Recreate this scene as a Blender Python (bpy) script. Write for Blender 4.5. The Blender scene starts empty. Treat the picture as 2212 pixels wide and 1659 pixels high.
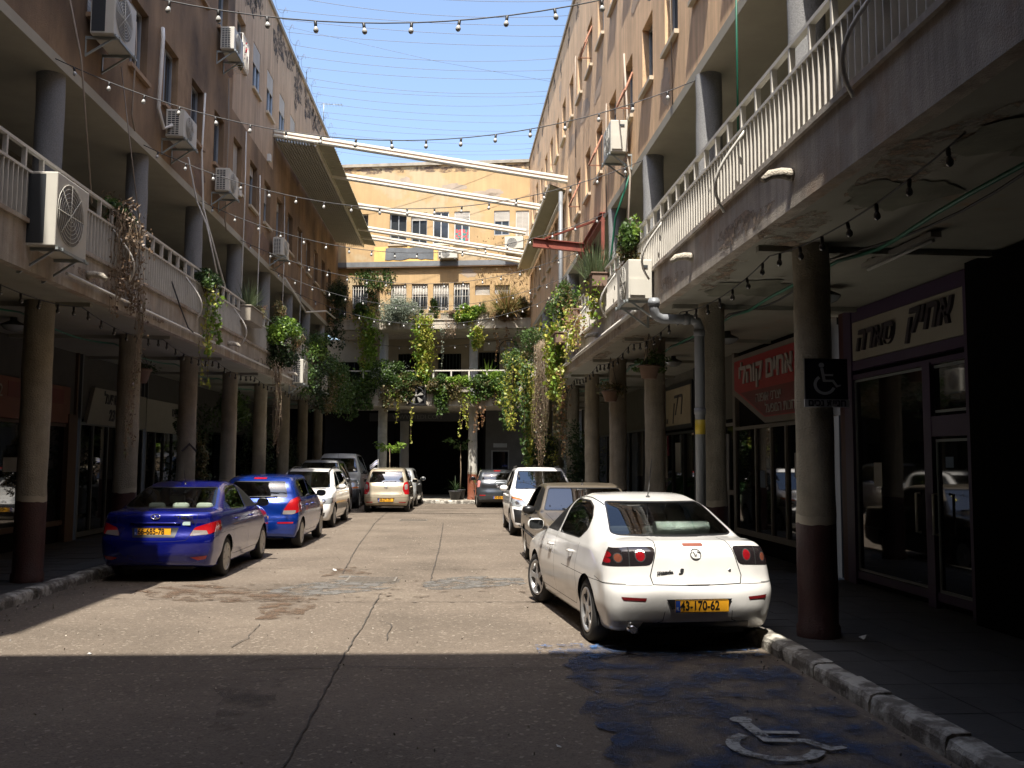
import bpy, bmesh, math, random
import numpy as np
from mathutils import Vector, Matrix
from mathutils.bvhtree import BVHTree
random.seed(7); rng = np.random.default_rng(7)
SC = bpy.context.scene; COL = SC.collection
rad = math.radians
# ------------------------------------------------------------------ camera, sky, sun, exposure
CF, CCX, CCY, EYE = 2007.0, 1106.0, 829.5, 1.75          # measured on a 2212 x 1659 view of the photograph
YAW, PITCH, ROLL = rad(2.8427), rad(4.7031), rad(.35)
_F = Vector((math.sin(YAW)*math.cos(PITCH), math.cos(YAW)*math.cos(PITCH), math.sin(PITCH)))
_R0 = Vector((math.cos(YAW), -math.sin(YAW), 0)); _U0 = _R0.cross(_F)
_R = _R0*math.cos(ROLL) + _U0*math.sin(ROLL); _U = _R.cross(_F)
cd = bpy.data.cameras.new('camera'); cam = bpy.data.objects.new('camera', cd); COL.objects.link(cam)
cd.sensor_width = 36; cd.lens = 36*CF/2212; cd.clip_end = 500; cd.clip_start = .05
m = Matrix((_R, _U, -_F)).transposed().to_4x4(); m.translation = Vector((0, 0, EYE)); cam.matrix_world = m
SC.camera = cam
SUN = Vector((-.072, -.47, 1.0)).normalized()
w = bpy.data.worlds.new("World"); SC.world = w; w.use_nodes = True
nt = w.node_tree; bg = nt.nodes['Background']; sky = nt.nodes.new('ShaderNodeTexSky')
sky.sky_type = 'NISHITA'; sky.sun_disc = False; sky.sun_elevation = math.asin(SUN.z)
sky.sun_rotation = math.atan2(SUN.x, SUN.y) % (2*math.pi); sky.altitude = 50; sky.dust_density = 2.4; sky.air_density = 1.0; sky.ozone_density = 1.0
nt.links.new(sky.outputs[0], bg.inputs[0]); bg.inputs[1].default_value = .148
sl = bpy.data.lights.new('sun', 'SUN'); sl.energy = 5.0; sl.angle = rad(.53); sl.color = (1, .94, .85)
so = bpy.data.objects.new('sun', sl); COL.objects.link(so); so.rotation_euler = SUN.to_track_quat('Z', 'Y').to_euler(); so.location = (0, 0, 30)
SC.view_settings.view_transform = 'Standard'; SC.view_settings.look = 'None'; SC.view_settings.exposure = 1.12; SC.view_settings.gamma = 1
SC.cycles.max_bounces = 7; SC.cycles.transparent_max_bounces = 12; SC.cycles.caustics_reflective = False; SC.cycles.caustics_refractive = False
SC.cycles.sample_clamp_indirect = 4
# ------------------------------------------------------------------ frames of the three ranges of building
AR = rad(1.14)
class Fr:
    def __init__(s, o, ang): s.o = Vector(o); s.a = ang; s.m = Matrix.Translation(s.o) @ Matrix.Rotation(ang, 4, 'Z')
    def __call__(s, x, y, z): return s.m @ Vector((x, y, z))
L = Fr((0, 0, 0), 0); R = Fr((0, 0, 0), AR)
_bo = Vector((-5.5, 39.6, 0)); _be = R(3.375, 38.2, 0)
B = Fr(_bo, math.atan2(_be.y-_bo.y, _be.x-_bo.x)); BW = (_be-_bo).length
def ray(u, v): return _F + _R*((u-CCX)/CF) - _U*((v-CCY)/CF)
def on(fr, axis, val, u, v):
    """the point on the plane axis=val of a frame seen at pixel u,v, in that frame's coordinates"""
    mi = fr.m.inverted(); o = mi @ Vector((0, 0, EYE)); d = mi.to_3x3() @ ray(u, v)
    t = (val-o[axis])/d[axis]; return o + d*t
# ------------------------------------------------------------------ materials
MATS = {}
def newmat(name):
    m = bpy.data.materials.new(name); m.use_nodes = True; nt = m.node_tree
    return m, nt, nt.nodes['Principled BSDF'], nt.nodes, nt.links
def M(name, col, rough=.8, metal=0., var=.12, scale=2.5, bump=0., bscale=80., streak=0., col2=None, mix2=(.55, .65), scale2=1.2, coat=0., spec=.5, emis=0, det=5, stk=(6, 6, .35)):
    if name in MATS: return MATS[name]
    m, nt, p, N, K = newmat(name)
    p.inputs['Roughness'].default_value = rough; p.inputs['Metallic'].default_value = metal
    p.inputs['Specular IOR Level'].default_value = spec
    if coat: p.inputs['Coat Weight'].default_value = coat; p.inputs['Coat Roughness'].default_value = .03
    geo = N.new('ShaderNodeNewGeometry')
    def noise(sc, d=det, vec=None, rgh=.6):
        n = N.new('ShaderNodeTexNoise'); n.inputs['Scale'].default_value = sc; n.inputs['Detail'].default_value = d; n.inputs['Roughness'].default_value = rgh
        K.new(vec or geo.outputs['Position'], n.inputs['Vector']); return n.outputs[0]
    def ramp(src, a, b, ca, cb):
        r = N.new('ShaderNodeValToRGB'); K.new(src, r.inputs[0]); e = r.color_ramp.elements
        e[0].position = a; e[1].position = b; e[0].color = (*ca, 1); e[1].color = (*cb, 1); return r.outputs[0]
    def mixc(f, a, b, mode='MIX'):
        x = N.new('ShaderNodeMix'); x.data_type = 'RGBA'; x.blend_type = mode
        if isinstance(f, float): x.inputs[0].default_value = f
        else: K.new(f, x.inputs[0])
        K.new(a, x.inputs[6]); K.new(b, x.inputs[7]); return x.outputs[2]
    c = ramp(noise(scale), .3, .7, [max(0, v*(1-var)) for v in col], [min(1, v*(1+var)) for v in col])
    if col2: 
        r = N.new('ShaderNodeRGB'); r.outputs[0].default_value = (*col2, 1)
        c = mixc(ramp(noise(scale2, 6), mix2[0], mix2[1], (0, 0, 0), (1, 1, 1)), c, r.outputs[0])
    if streak:
        mp = N.new('ShaderNodeMapping'); mp.inputs['Scale'].default_value = stk; K.new(geo.outputs['Position'], mp.inputs[0])
        s = ramp(noise(1.0, 5, mp.outputs[0], .65), .35, .68, (1-streak,)*3, (1.0+streak*.25,)*3)
        c = mixc(1.0, c, s, 'MULTIPLY')
    K.new(c, p.inputs['Base Color'])
    if bump:
        b = N.new('ShaderNodeBump'); b.inputs['Strength'].default_value = bump; b.inputs['Distance'].default_value = .02
        K.new(noise(bscale, 4), b.inputs['Height']); K.new(b.outputs[0], p.inputs['Normal'])
    if emis: p.inputs['Emission Color'].default_value = (*col, 1); p.inputs['Emission Strength'].default_value = emis
    MATS[name] = m; return m
# ------------------------------------------------------------------ mesh builder
PM = {}   # parent -> inverse matrix
class MB:
    def __init__(s, fr=None): s.v = []; s.f = []; s.mi = []; s.sm = []; s.fr = fr; s.cur = 0; s.smooth = False
    def P(s, p): 
        p = s.fr(*p) if s.fr else Vector(p); s.v.append(p); return len(s.v)-1
    def face(s, idx): s.f.append(tuple(idx)); s.mi.append(s.cur); s.sm.append(s.smooth)
    def poly(s, pts): s.face([s.P(p) for p in pts])
    def box(s, x0, x1, y0, y1, z0, z1):
        i = [s.P((x, y, z)) for z in (z0, z1) for y in (y0, y1) for x in (x0, x1)]
        for q in ((0, 2, 3, 1), (4, 5, 7, 6), (0, 1, 5, 4), (2, 6, 7, 3), (0, 4, 6, 2), (1, 3, 7, 5)): s.face([i[k] for k in q])
    def bar(s, a, b, w, h, up=(0, 0, 1)):
        a = Vector(a); b = Vector(b); d = (b-a).normalized(); u = Vector(up)
        sd = d.cross(u); sd = sd.normalized() if sd.length > 1e-4 else Vector((1, 0, 0)); u = sd.cross(d)
        i = [s.P(p + sd*(sx*w/2) + u*(sz*h/2)) for p in (a, b) for sx, sz in ((-1, -1), (1, -1), (1, 1), (-1, 1))]
        for q in ((0, 1, 2, 3), (7, 6, 5, 4), (0, 4, 5, 1), (1, 5, 6, 2), (2, 6, 7, 3), (3, 7, 4, 0)): s.face([i[k] for k in q])
    def tube(s, pts, r, n=6, cap=True):
        pts = [Vector(p) for p in pts]; sm = s.smooth; s.smooth = True; rings = []; ref = None
        for k, p in enumerate(pts):
            d = (pts[min(k+1, len(pts)-1)]-pts[max(k-1, 0)]).normalized()
            if ref is None: ref = d.orthogonal().normalized()
            ref = (ref - d*ref.dot(d)); ref = ref.normalized() if ref.length > 1e-5 else d.orthogonal().normalized()
            o = d.cross(ref); rr = r[k] if isinstance(r, (list, tuple)) else r
            rings.append([s.P(p + (ref*math.cos(2*math.pi*j/n)+o*math.sin(2*math.pi*j/n))*rr) for j in range(n)])
        for a, b in zip(rings, rings[1:]):
            for j in range(n): s.face((a[j], a[(j+1) % n], b[(j+1) % n], b[j]))
        s.smooth = False
        if cap: s.face(rings[0][::-1]); s.face(rings[-1])
        s.smooth = sm
    def lathe(s, c, prof, n=20, axis='Z', cap=True):
        """prof: list of (radius, height)"""
        sm = s.smooth; s.smooth = True; rings = []
        for r, h in prof:
            rg = []
            for j in range(n):
                a = 2*math.pi*j/n; x, y = r*math.cos(a), r*math.sin(a)
                q = (c[0]+x, c[1]+y, c[2]+h) if axis == 'Z' else ((c[0]+h, c[1]+x, c[2]+y) if axis == 'X' else (c[0]+y, c[1]+h, c[2]+x))
                rg.append(s.P(q))
            rings.append(rg)
        for a, b in zip(rings, rings[1:]):
            for j in range(n): s.face((a[j], a[(j+1) % n], b[(j+1) % n], b[j]))
        s.smooth = False
        if cap:
            if prof[0][0] > 1e-4: s.face(rings[0][::-1])
            if prof[-1][0] > 1e-4: s.face(rings[-1])
        s.smooth = sm
    def extr(s, poly, a, b, plane='yz'):
        """polygon in a plane, extruded along the third axis from a to b"""
        def q(p, t): return {'yz': (t, p[0], p[1]), 'xz': (p[0], t, p[1]), 'xy': (p[0], p[1], t)}[plane]
        i0 = [s.P(q(p, a)) for p in poly]; i1 = [s.P(q(p, b)) for p in poly]; n = len(poly)
        s.face(i0[::-1]); s.face(i1)
        for k in range(n): s.face((i0[k], i0[(k+1) % n], i1[(k+1) % n], i1[k]))
    def build(s, name, mats, parent=None, bevel=0):
        me = bpy.data.meshes.new(name); v = s.v
        if parent is not None and parent.name in PM: mi = PM[parent.name]; v = [mi @ p for p in v]
        me.from_pydata([tuple(p) for p in v], [], s.f)
        for mt in (mats if isinstance(mats, (list, tuple)) else [mats]): me.materials.append(mt)
        me.polygons.foreach_set('material_index', s.mi); me.polygons.foreach_set('use_smooth', s.sm); me.update()
        o = bpy.data.objects.new(name, me); COL.objects.link(o)
        if parent is not None: 
            o.parent = parent
            if parent.name in PM: PM[o.name] = PM[parent.name]
        if bevel:
            b = o.modifiers.new('b', 'BEVEL'); b.width = bevel; b.segments = 2; b.limit_method = 'ANGLE'
        return o
def recalc(o):
    bm = bmesh.new(); bm.from_mesh(o.data); bmesh.ops.recalc_face_normals(bm, faces=bm.faces[:]); bm.to_mesh(o.data); bm.free(); return o
def empty(name, p, rz=0, parent=None):
    o = bpy.data.objects.new(name, None); COL.objects.link(o); o.empty_display_size = .2
    o.location = p; o.rotation_euler = (0, 0, rz)
    PM[o.name] = (Matrix.Translation(Vector(p)) @ Matrix.Rotation(rz, 4, 'Z')).inverted()
    return o
def tag(o, label, cat, group=None):
    o['label'] = label; o['category'] = cat
    if group: o['group'] = group
    return o
def kind(o, k='structure', label=None):
    o['kind'] = k
    return o
def copy_tree(o, parent=None):
    c = o.copy(); COL.objects.link(c); c.parent = parent
    for ch in list(o.children): copy_tree(ch, c)
    return c
def text_mesh(body, size, name, mt, parent, fr, origin, xdir, up, depth=.008, shear=0, offset=0, align='CENTER', sx=1.0):
    """Text laid on a surface. Hebrew strings are given already in left-to-right glyph order."""
    cu = bpy.data.curves.new(name, 'FONT'); cu.body = body; cu.size = size; cu.extrude = depth; cu.align_x = align; cu.align_y = 'CENTER'; cu.shear = shear; cu.offset = offset
    to = bpy.data.objects.new(name, cu); COL.objects.link(to)
    dg = bpy.context.evaluated_depsgraph_get(); me = bpy.data.meshes.new_from_object(to.evaluated_get(dg))
    bpy.data.objects.remove(to); bpy.data.curves.remove(cu)
    xd = Vector(xdir).normalized(); ud = Vector(up).normalized(); nd = xd.cross(ud); o = Vector(origin)
    mb = []
    inv = PM.get(parent.name) if parent is not None else None
    for v in me.vertices:
        p = o + xd*v.co.x*sx + ud*v.co.y + nd*v.co.z
        p = fr(*p) if fr else p
        if inv is not None: p = inv @ p
        v.co = p
    me.materials.clear(); me.materials.append(mt); me.update()
    ob = bpy.data.objects.new(name, me); COL.objects.link(ob)
    if parent is not None: ob.parent = parent
    return ob
def heb(s):
    """reverse a Hebrew string to visual order, keeping digit runs"""
    return s[::-1]
# ------------------------------------------------------------------ materials of the setting
def road_mat():
    m, nt, p, N, K = newmat('road_surface'); geo = N.new('ShaderNodeNewGeometry'); pos = geo.outputs['Position']
    def noise(sc, d, r=.6, v=pos):
        n = N.new('ShaderNodeTexNoise'); n.inputs['Scale'].default_value = sc; n.inputs['Detail'].default_value = d; n.inputs['Roughness'].default_value = r; K.new(v, n.inputs['Vector']); return n.outputs[0]
    def ramp(src, stops):
        r = N.new('ShaderNodeValToRGB'); K.new(src, r.inputs[0]); e = r.color_ramp.elements
        while len(e) < len(stops): e.new(.5)
        for el, (q, c) in zip(e, stops): el.position = q; el.color = (*c, 1)
        return r.outputs[0]
    def mix(f, a, b, mode='MIX'):
        x = N.new('ShaderNodeMix'); x.data_type = 'RGBA'; x.blend_type = mode
        if isinstance(f, float): x.inputs[0].default_value = f
        else: K.new(f, x.inputs[0])
        K.new(a, x.inputs[6]); K.new(b, x.inputs[7]); return x.outputs[2]
    base = ramp(noise(.55, 6), [(.3, (.098, .08, .062)), (.55, (.14, .114, .089)), (.75, (.172, .144, .112))])
    agg = N.new('ShaderNodeTexVoronoi'); agg.inputs['Scale'].default_value = 75; K.new(pos, agg.inputs['Vector'])
    a1 = ramp(agg.outputs['Color'], [(.1, (.62, .6, .58)), (.5, (1, 1, 1)), (.9, (1.0, 1.0, 1.0))])
    c = mix(.75, base, a1, 'MULTIPLY')
    ag2 = N.new('ShaderNodeTexVoronoi'); ag2.inputs['Scale'].default_value = 42; K.new(pos, ag2.inputs['Vector'])
    lt = N.new('ShaderNodeRGB'); lt.outputs[0].default_value = (.3, .26, .21, 1)
    c = mix(ramp(ag2.outputs['Color'], [(.80, (0, 0, 0)), (.9, (.55, .55, .55))]), c, lt.outputs[0])
    st = N.new('ShaderNodeRGB'); st.outputs[0].default_value = (.07, .054, .04, 1)
    mp = N.new('ShaderNodeMapping'); mp.inputs['Scale'].default_value = (.55, 1.7, 1); K.new(pos, mp.inputs[0])
    c = mix(ramp(noise(1.1, 7, .72, mp.outputs[0]), [(.6, (0, 0, 0)), (.72, (.6, .6, .6))]), c, st.outputs[0])
    fine = ramp(noise(14, 6, .75), [(.3, (.84, .83, .82)), (.7, (1.08, 1.08, 1.08))]); c = mix(1.0, c, fine, 'MULTIPLY')
    K.new(c, p.inputs['Base Color']); p.inputs['Roughness'].default_value = .85; p.inputs['Specular IOR Level'].default_value = .3
    b = N.new('ShaderNodeBump'); b.inputs['Strength'].default_value = .55; b.inputs['Distance'].default_value = .006
    K.new(agg.outputs['Distance'], b.inputs['Height']); K.new(b.outputs[0], p.inputs['Normal']); return m
def worn_mat(name, col, lo, hi, sc=3.0, rough=.8, under=None, fine=30):
    """worn paint: see-through where it has flaked off"""
    m, nt, p, N, K = newmat(name); geo = N.new('ShaderNodeNewGeometry')
    n = N.new('ShaderNodeTexNoise'); n.inputs['Scale'].default_value = sc; n.inputs['Detail'].default_value = 9; n.inputs['Roughness'].default_value = .72; K.new(geo.outputs['Position'], n.inputs['Vector'])
    r = N.new('ShaderNodeValToRGB'); K.new(n.outputs[0], r.inputs[0]); r.color_ramp.elements[0].position = lo; r.color_ramp.elements[1].position = hi
    n2 = N.new('ShaderNodeTexNoise'); n2.inputs['Scale'].default_value = fine; n2.inputs['Detail'].default_value = 4; K.new(geo.outputs['Position'], n2.inputs['Vector'])
    r2 = N.new('ShaderNodeValToRGB'); K.new(n2.outputs[0], r2.inputs[0]); r2.color_ramp.elements[0].color = (*[v*.6 for v in col], 1); r2.color_ramp.elements[1].color = (*[min(1, v*1.35) for v in col], 1)
    r2.color_ramp.elements[0].position = .3; r2.color_ramp.elements[1].position = .7
    K.new(r2.outputs[0], p.inputs['Base Color']); p.inputs['Roughness'].default_value = rough
    K.new(r.outputs[0], p.inputs['Alpha']); return m
ROAD = road_mat()
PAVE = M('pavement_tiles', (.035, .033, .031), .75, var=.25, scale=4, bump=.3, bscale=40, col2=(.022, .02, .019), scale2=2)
KERBM = M('kerb_stone', (.14, .125, .105), .85, var=.3, scale=9, bump=.6, bscale=35, col2=(.42, .4, .35), mix2=(.46, .58), scale2=5)
CEIL = M('arcade_ceiling', (.27, .265, .22), .85, var=.08, bump=.1, bscale=20, col2=(.3, .2, .12), mix2=(.64, .72), scale2=.9)
CEIL2 = M('gallery_ceiling', (.36, .33, .26), .85, var=.07, bump=.1, bscale=20)
FASC = M('fascia_render', (.42, .37, .31), .85, var=.15, scale=4, bump=.5, bscale=70, col2=(.33, .24, .17), mix2=(.52, .68), scale2=1.1, streak=.35)
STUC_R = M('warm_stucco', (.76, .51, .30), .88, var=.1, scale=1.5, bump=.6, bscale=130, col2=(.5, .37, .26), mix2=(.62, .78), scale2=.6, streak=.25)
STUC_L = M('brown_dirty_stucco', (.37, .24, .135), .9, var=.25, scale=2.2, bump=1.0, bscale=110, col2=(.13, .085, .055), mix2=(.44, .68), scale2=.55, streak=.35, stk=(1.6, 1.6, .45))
STUC_LU = M('sunlight_toned_stucco', (.55, .4, .27), .9, var=.1, scale=1.5, bump=.8, bscale=120, col2=(.35, .28, .22), mix2=(.62, .72), scale2=1.0, streak=.3)  # lighter plaster with the sunlight on the upper far wall put into its colour
STUC_B = M('ochre_plaster', (.47, .32, .16), .88, var=.1, scale=1.0, bump=.35, bscale=60, col2=(.47, .36, .215), mix2=(.55, .6), scale2=.55, streak=.12)
GALW = M('gallery_plaster', (.24, .2, .145), .9, var=.1)
COLM = M('rough_column_render', (.30, .265, .20), .9, var=.16, scale=5, bump=1.0, bscale=55, streak=.2)
COLG = M('grey_terrazzo', (.25, .25, .25), .85, var=.2, scale=60, bump=.7, bscale=90)
REDB = M('dark_red_paint', (.04, .012, .010), .6, var=.2, scale=8, bump=.5, bscale=55)
CREAMB = M('cream_band_paint', (.32, .28, .21), .7, var=.12)
WHITEM = M('white_rail_paint', (.56, .53, .47), .55, var=.1, scale=6, col2=(.25, .13, .07), mix2=(.69, .74), scale2=9)
SILLL = M('dirty_sill', (.3, .2, .12), .85, var=.2)
SILLM = M('sill_stone', (.5, .42, .31), .8, var=.12)
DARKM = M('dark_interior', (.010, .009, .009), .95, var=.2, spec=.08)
SHUT = M('shutter_slats', (.45, .42, .37), .6, var=.12)
WGLASS = M('window_glass', (.03, .035, .04), .08, var=.1, spec=.6)
WFR = M('window_frame_grey', (.3, .32, .34), .5)
WFB = M('window_frame_blue', (.42, .5, .6), .5)
RUST = M('rusty_iron', (.23, .10, .055), .8, var=.4, scale=12)
PIPEW = M('white_pipe', (.62, .6, .55), .5, var=.1)
PIPEG = M('grey_pvc', (.18, .19, .2), .45, var=.06)
BLACKP = M('black_plastic', (.012, .012, .013), .5)
CABLE = M('dark_cable', (.03, .03, .032), .6)
SHOPG = M('shop_glass', (.006, .006, .007), .03, var=0.0, spec=.9)
# ------------------------------------------------------------------ ground, pavements, kerbs
mb = MB(); mb.poly([(-150, -150, -.02), (150, -150, -.02), (150, 250, -.02), (-150, 250, -.02)])
kind(mb.build('ground', M('ground_soil', (.16, .14, .12), .9)))
KL, KR = -5.30, 2.98
mb = MB(); n = 60
mb.v = [Vector((x, y, 0)) for y in np.linspace(-12, 42, n) for x in np.linspace(-9, 6, 16)]
for j in range(n-1):
    for i in range(15): mb.face((j*16+i, j*16+i+1, (j+1)*16+i+1, (j+1)*16+i))
kind(mb.build('road', ROAD))
# tiled pavements under the arcades
def pavement(fr, x0, x1, y0, y1, z=.12):
    mb = MB(fr); t = .4; j = 0; y = y0
    mb.box(x0, x1, y0, y1, -.01, z-.012)
    while y < y1-.05:
        x = x0+.004; 
        while x < x1-.05:
            a = random.uniform(-.002, .002); mb.box(x+.004, min(x+t, x1)-.004, y+.004, min(y+t, y1)-.004, z-.014, z+a); x += t
        y += t; j += 1
    return kind(mb.build('pavement', PAVE))
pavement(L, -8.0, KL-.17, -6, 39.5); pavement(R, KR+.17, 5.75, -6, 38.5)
def bpav():
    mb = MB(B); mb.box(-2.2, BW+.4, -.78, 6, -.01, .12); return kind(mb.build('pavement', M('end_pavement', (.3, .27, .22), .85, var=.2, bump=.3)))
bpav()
def kerb(fr, side, x, y0, y1, axis='y', zt=.13):
    mb = MB(fr); y = y0; rr = random.Random(3+int(x*10))
    while y < y1:
        ln = .5; xs = rr.uniform(-.012, .012); zt2 = zt+rr.uniform(-.012, .01)
        n = 5; rows = []
        for k in range(n+1):
            yy = y+.006+(ln-.012)*k/n; j = rr.uniform(-.012, .012); chip = rr.uniform(0, .05) if rr.random() < .3 else 0
            o = [(0, -.02), (0, zt2-.045-chip), (.012+chip*.4, zt2-.016), (.045+chip, zt2), (.17, zt2+rr.uniform(-.004, .004)), (.17, -.02)]
            rows.append([mb.P((x+side*(a+xs+(j if b > .02 and a < .1 else 0)), yy, b) if axis == 'y' else (yy, x+side*(a+xs), b)) for a, b in o])
        for a, b in zip(rows, rows[1:]):
            for q in range(5): mb.face((a[q], b[q], b[q+1], a[q+1]))
        mb.face(rows[0]); mb.face(rows[-1][::-1]); y += ln
    return kind(mb.build('kerb', KERBM))
kerb(L, -1, KL, -6, 38.6); kerb(R, 1, KR, -6, 37.6); kerb(B, 1, -.95, 0, BW-.1, 'x')
# joints, cracks, patches on the road (each a thin sheet laid on it)
def px0(u, v): 
    p = on(L, 2, 0., u, v); return (p.x, p.y)
def strip(pts, wd, z, mt, name='crack', jit=.012, seed=1):
    rr = random.Random(seed); out = []; P = [Vector((*p, 0)) for p in pts]
    for a, b in zip(P, P[1:]):
        n = max(2, int((b-a).length/.12))
        for k in range(n): out.append(a.lerp(b, k/n))
    out.append(P[-1]); mb = MB(); ids = []
    for k, p in enumerate(out):
        d = (out[min(k+1, len(out)-1)]-out[max(k-1, 0)]).normalized(); s = Vector((-d.y, d.x, 0)); p = p+s*rr.uniform(-jit, jit); w = wd*rr.uniform(.35, 1.1)/2
        ids.append((mb.P((p+s*w)+Vector((0, 0, z))), mb.P((p-s*w)+Vector((0, 0, z)))))
    for (a, b), (c, d) in zip(ids, ids[1:]): mb.face((a, b, d, c))
    return kind(mb.build(name, mt))
CRK = M('road_crack', (.05, .043, .036), .95, var=.3, scale=20)
for k, (pts, wd) in enumerate([
    ([(615, 1659), (680, 1540), (742, 1418), (790, 1345), (822, 1283)], .016), ([(740, 1240), (770, 1185), (810, 1130), (850, 1095)], .02),
    ([(0, 1459), (300, 1457), (740, 1442), (1240, 1447)], .014), ([(930, 1256), (948, 1190), (958, 1130)], .02),
    ([(820, 1342), (846, 1350), (834, 1385)], .014), ([(500, 1400), (535, 1380), (560, 1350)], .012),
    ([(900, 1112), (985, 1112), (1085, 1118)], .02), ([(905, 1098), (1080, 1095)], .02), ([(880, 1300), (1130, 1302)], .01)]):
    strip([px0(*q) for q in pts], wd, .012, CRK, seed=k)
PATCH = worn_mat('cement_patch', (.105, .099, .09), .44, .54, 3.4, .9, fine=9)
STAIN = worn_mat('brown_stain', (.09, .056, .033), .46, .62, 3.4)
def blob(px, z, mt, name, seed=0, amp=.12):
    rr = random.Random(seed); pts = [Vector((*px0(*q), z)) for q in px]; out = []
    for a, b in zip(pts, pts[1:]+pts[:1]):
        n = max(2, int((b-a).length/.15))
        for k in range(n): out.append(a.lerp(b, k/n)+Vector((rr.uniform(-amp, amp), rr.uniform(-amp, amp)*1.2, 0))*.5)
    mb = MB(); mb.poly(out); return kind(mb.build(name, mt))
blob([(560, 1282), (640, 1262), (700, 1258), (745, 1243), (800, 1245), (860, 1252), (850, 1268), (820, 1275), (740, 1283), (650, 1290)], .004, PATCH, 'road_patch', 1)
blob([(900, 1262), (960, 1248), (1040, 1245), (1130, 1250), (1140, 1262), (1050, 1270), (930, 1275)], .004, PATCH, 'road_patch', 2)
blob([(280, 1275), (420, 1262), (560, 1275), (700, 1296), (560, 1300), (420, 1302), (330, 1290)], .008, STAIN, 'road_stain', 4)
blob([(560, 1300), (650, 1298), (690, 1310), (640, 1335), (560, 1340)], .008, STAIN, 'road_stain', 5)
blob([(380, 1262), (640, 1258), (1120, 1246), (1140, 1285), (800, 1300), (420, 1300)], .0115, worn_mat('damp_grime', (.075, .052, .035), .56, .66, 4.5), 'road_stain', 14, .3)
blob([(690, 1232), (770, 1226), (800, 1240), (700, 1245)], .008, STAIN, 'road_stain', 6)
blob([(480, 1470), (620, 1400), (660, 1420), (560, 1560), (440, 1600)], .008, worn_mat('old_tyre_smear', (.085, .068, .052), .48, .72, 1.6), 'road_stain', 7)
# manhole and drain covers
def cover(u, v, wx, wy, label, rz=0):
    x, y = px0(u, v); o = empty('manhole_cover', (x, y, 0), rz); fr = Fr((x, y, 0), rz)
    mb = MB(fr); mb.box(-wx/2, wx/2, -wy/2, wy/2, .0, .016); mb.build('cover_frame', M('cast_concrete', (.15, .135, .115), .9, bump=.5), o)
    mb = MB(fr); a, b = wx/2-.03, wy/2-.03; mb.box(-a, a, -b, b, .0, .020)
    for k in range(9):
        for j in range(5): mb.box(-a+a*2*(k+.2)/9, -a+a*2*(k+.8)/9, -b+2*b*(j+.2)/5, -b+2*b*(j+.8)/5, .020, .022)
    mb.build('cover_plate', M('cast_iron', (.085, .07, .055), .8, 0., var=.3, scale=20), o)
    return tag(o, label, 'manhole cover')
cover(803, 1253, .72, .5, 'rectangular iron manhole cover set in broken concrete mid road')
cover(893, 1124, .8, .55, 'far dark rectangular cover in the road before the beige hatchback')
# painted disabled bay
BLUE = worn_mat('worn_blue_paint', (.024, .044, .098), .43, .66, 2.4, .95)
BLUE2 = worn_mat('worn_blue_edge_paint', (.03, .09, .22), .54, .62, 5.5, .75)
rb_ = random.Random(2); mb = MB(R); mb.poly([(2.9, 8.9, .016), (1.05, 8.92, .016)]+[(1.02+rb_.uniform(-.09, .12), y_, .016) for y_ in np.arange(8.8, 2.2, -.11)]+[(2.9, 2.2, .016)]); kind(mb.build('bay_paint', BLUE))
mb = MB(R); mb.poly([(.85, 8.3, .020), (2.94, 8.3, .020), (2.94, 8.9, .020), (.85, 8.95, .020)]); kind(mb.build('bay_edge_paint', BLUE2))
def wheelchair(mb, P, up=(0, 0, 1)):
    """the access symbol as flat strokes; P maps symbol coordinates (x right, y up, unit 1) to 3-D"""
    def P2(x, y, q=[0]):
        q[0] += 1; return P(x, y)
    lift = [0.]
    def stroke(pts, w):
        for a, b in zip(pts, pts[1:]):
            a = Vector(a).to_2d(); b = Vector(b).to_2d(); lift[0] += .0004; d = (b-a).normalized(); s = Vector((-d.y, d.x))*w/2; e = d*w*.18
            mb.poly([Vector(P(*q))+Vector(up)*lift[0] for q in (a-e+s, a-e-s, b+e-s, b+e+s)])
    mb.poly([P(-.1+.075*math.cos(a), .43+.075*math.sin(a)) for a in np.linspace(0, 6.28, 16, endpoint=False)])
    stroke([(-.09, .33), (-.03, -.04)], .085); stroke([(-.05, .14), (.2, .14)], .06); stroke([(-.03, -.03), (.2, -.03)], .07)
    stroke([(.2, -.03), (.31, -.2)], .07); stroke([(.3, -.2), (.4, -.16)], .05)
    A = np.linspace(2.15, 5.95, 22); c = (-.02, -.14)
    for a, b in zip(A, A[1:]):
        mb.poly([P(c[0]+r*math.cos(q), c[1]+r*math.sin(q)) for r, q in ((.215, a), (.30, a), (.30, b), (.215, b))])
ga, gb = Vector((*px0(1570, 1600), 0)), Vector((*px0(1835, 1640), 0))
WP = worn_mat('worn_white_paint', (.30, .30, .285), .38, .52, 7)
mb = MB(); cx_, cy_ = px0(1668, 1604); ca, sa = math.cos(rad(-4)), math.sin(rad(-4))
def gp(x, y): X, Y = x*.98, y*1.0; return (cx_+X*ca-Y*sa, cy_+X*sa+Y*ca, .024)
wheelchair(mb, gp); kind(mb.build('wheelchair_marking', WP))
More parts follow.
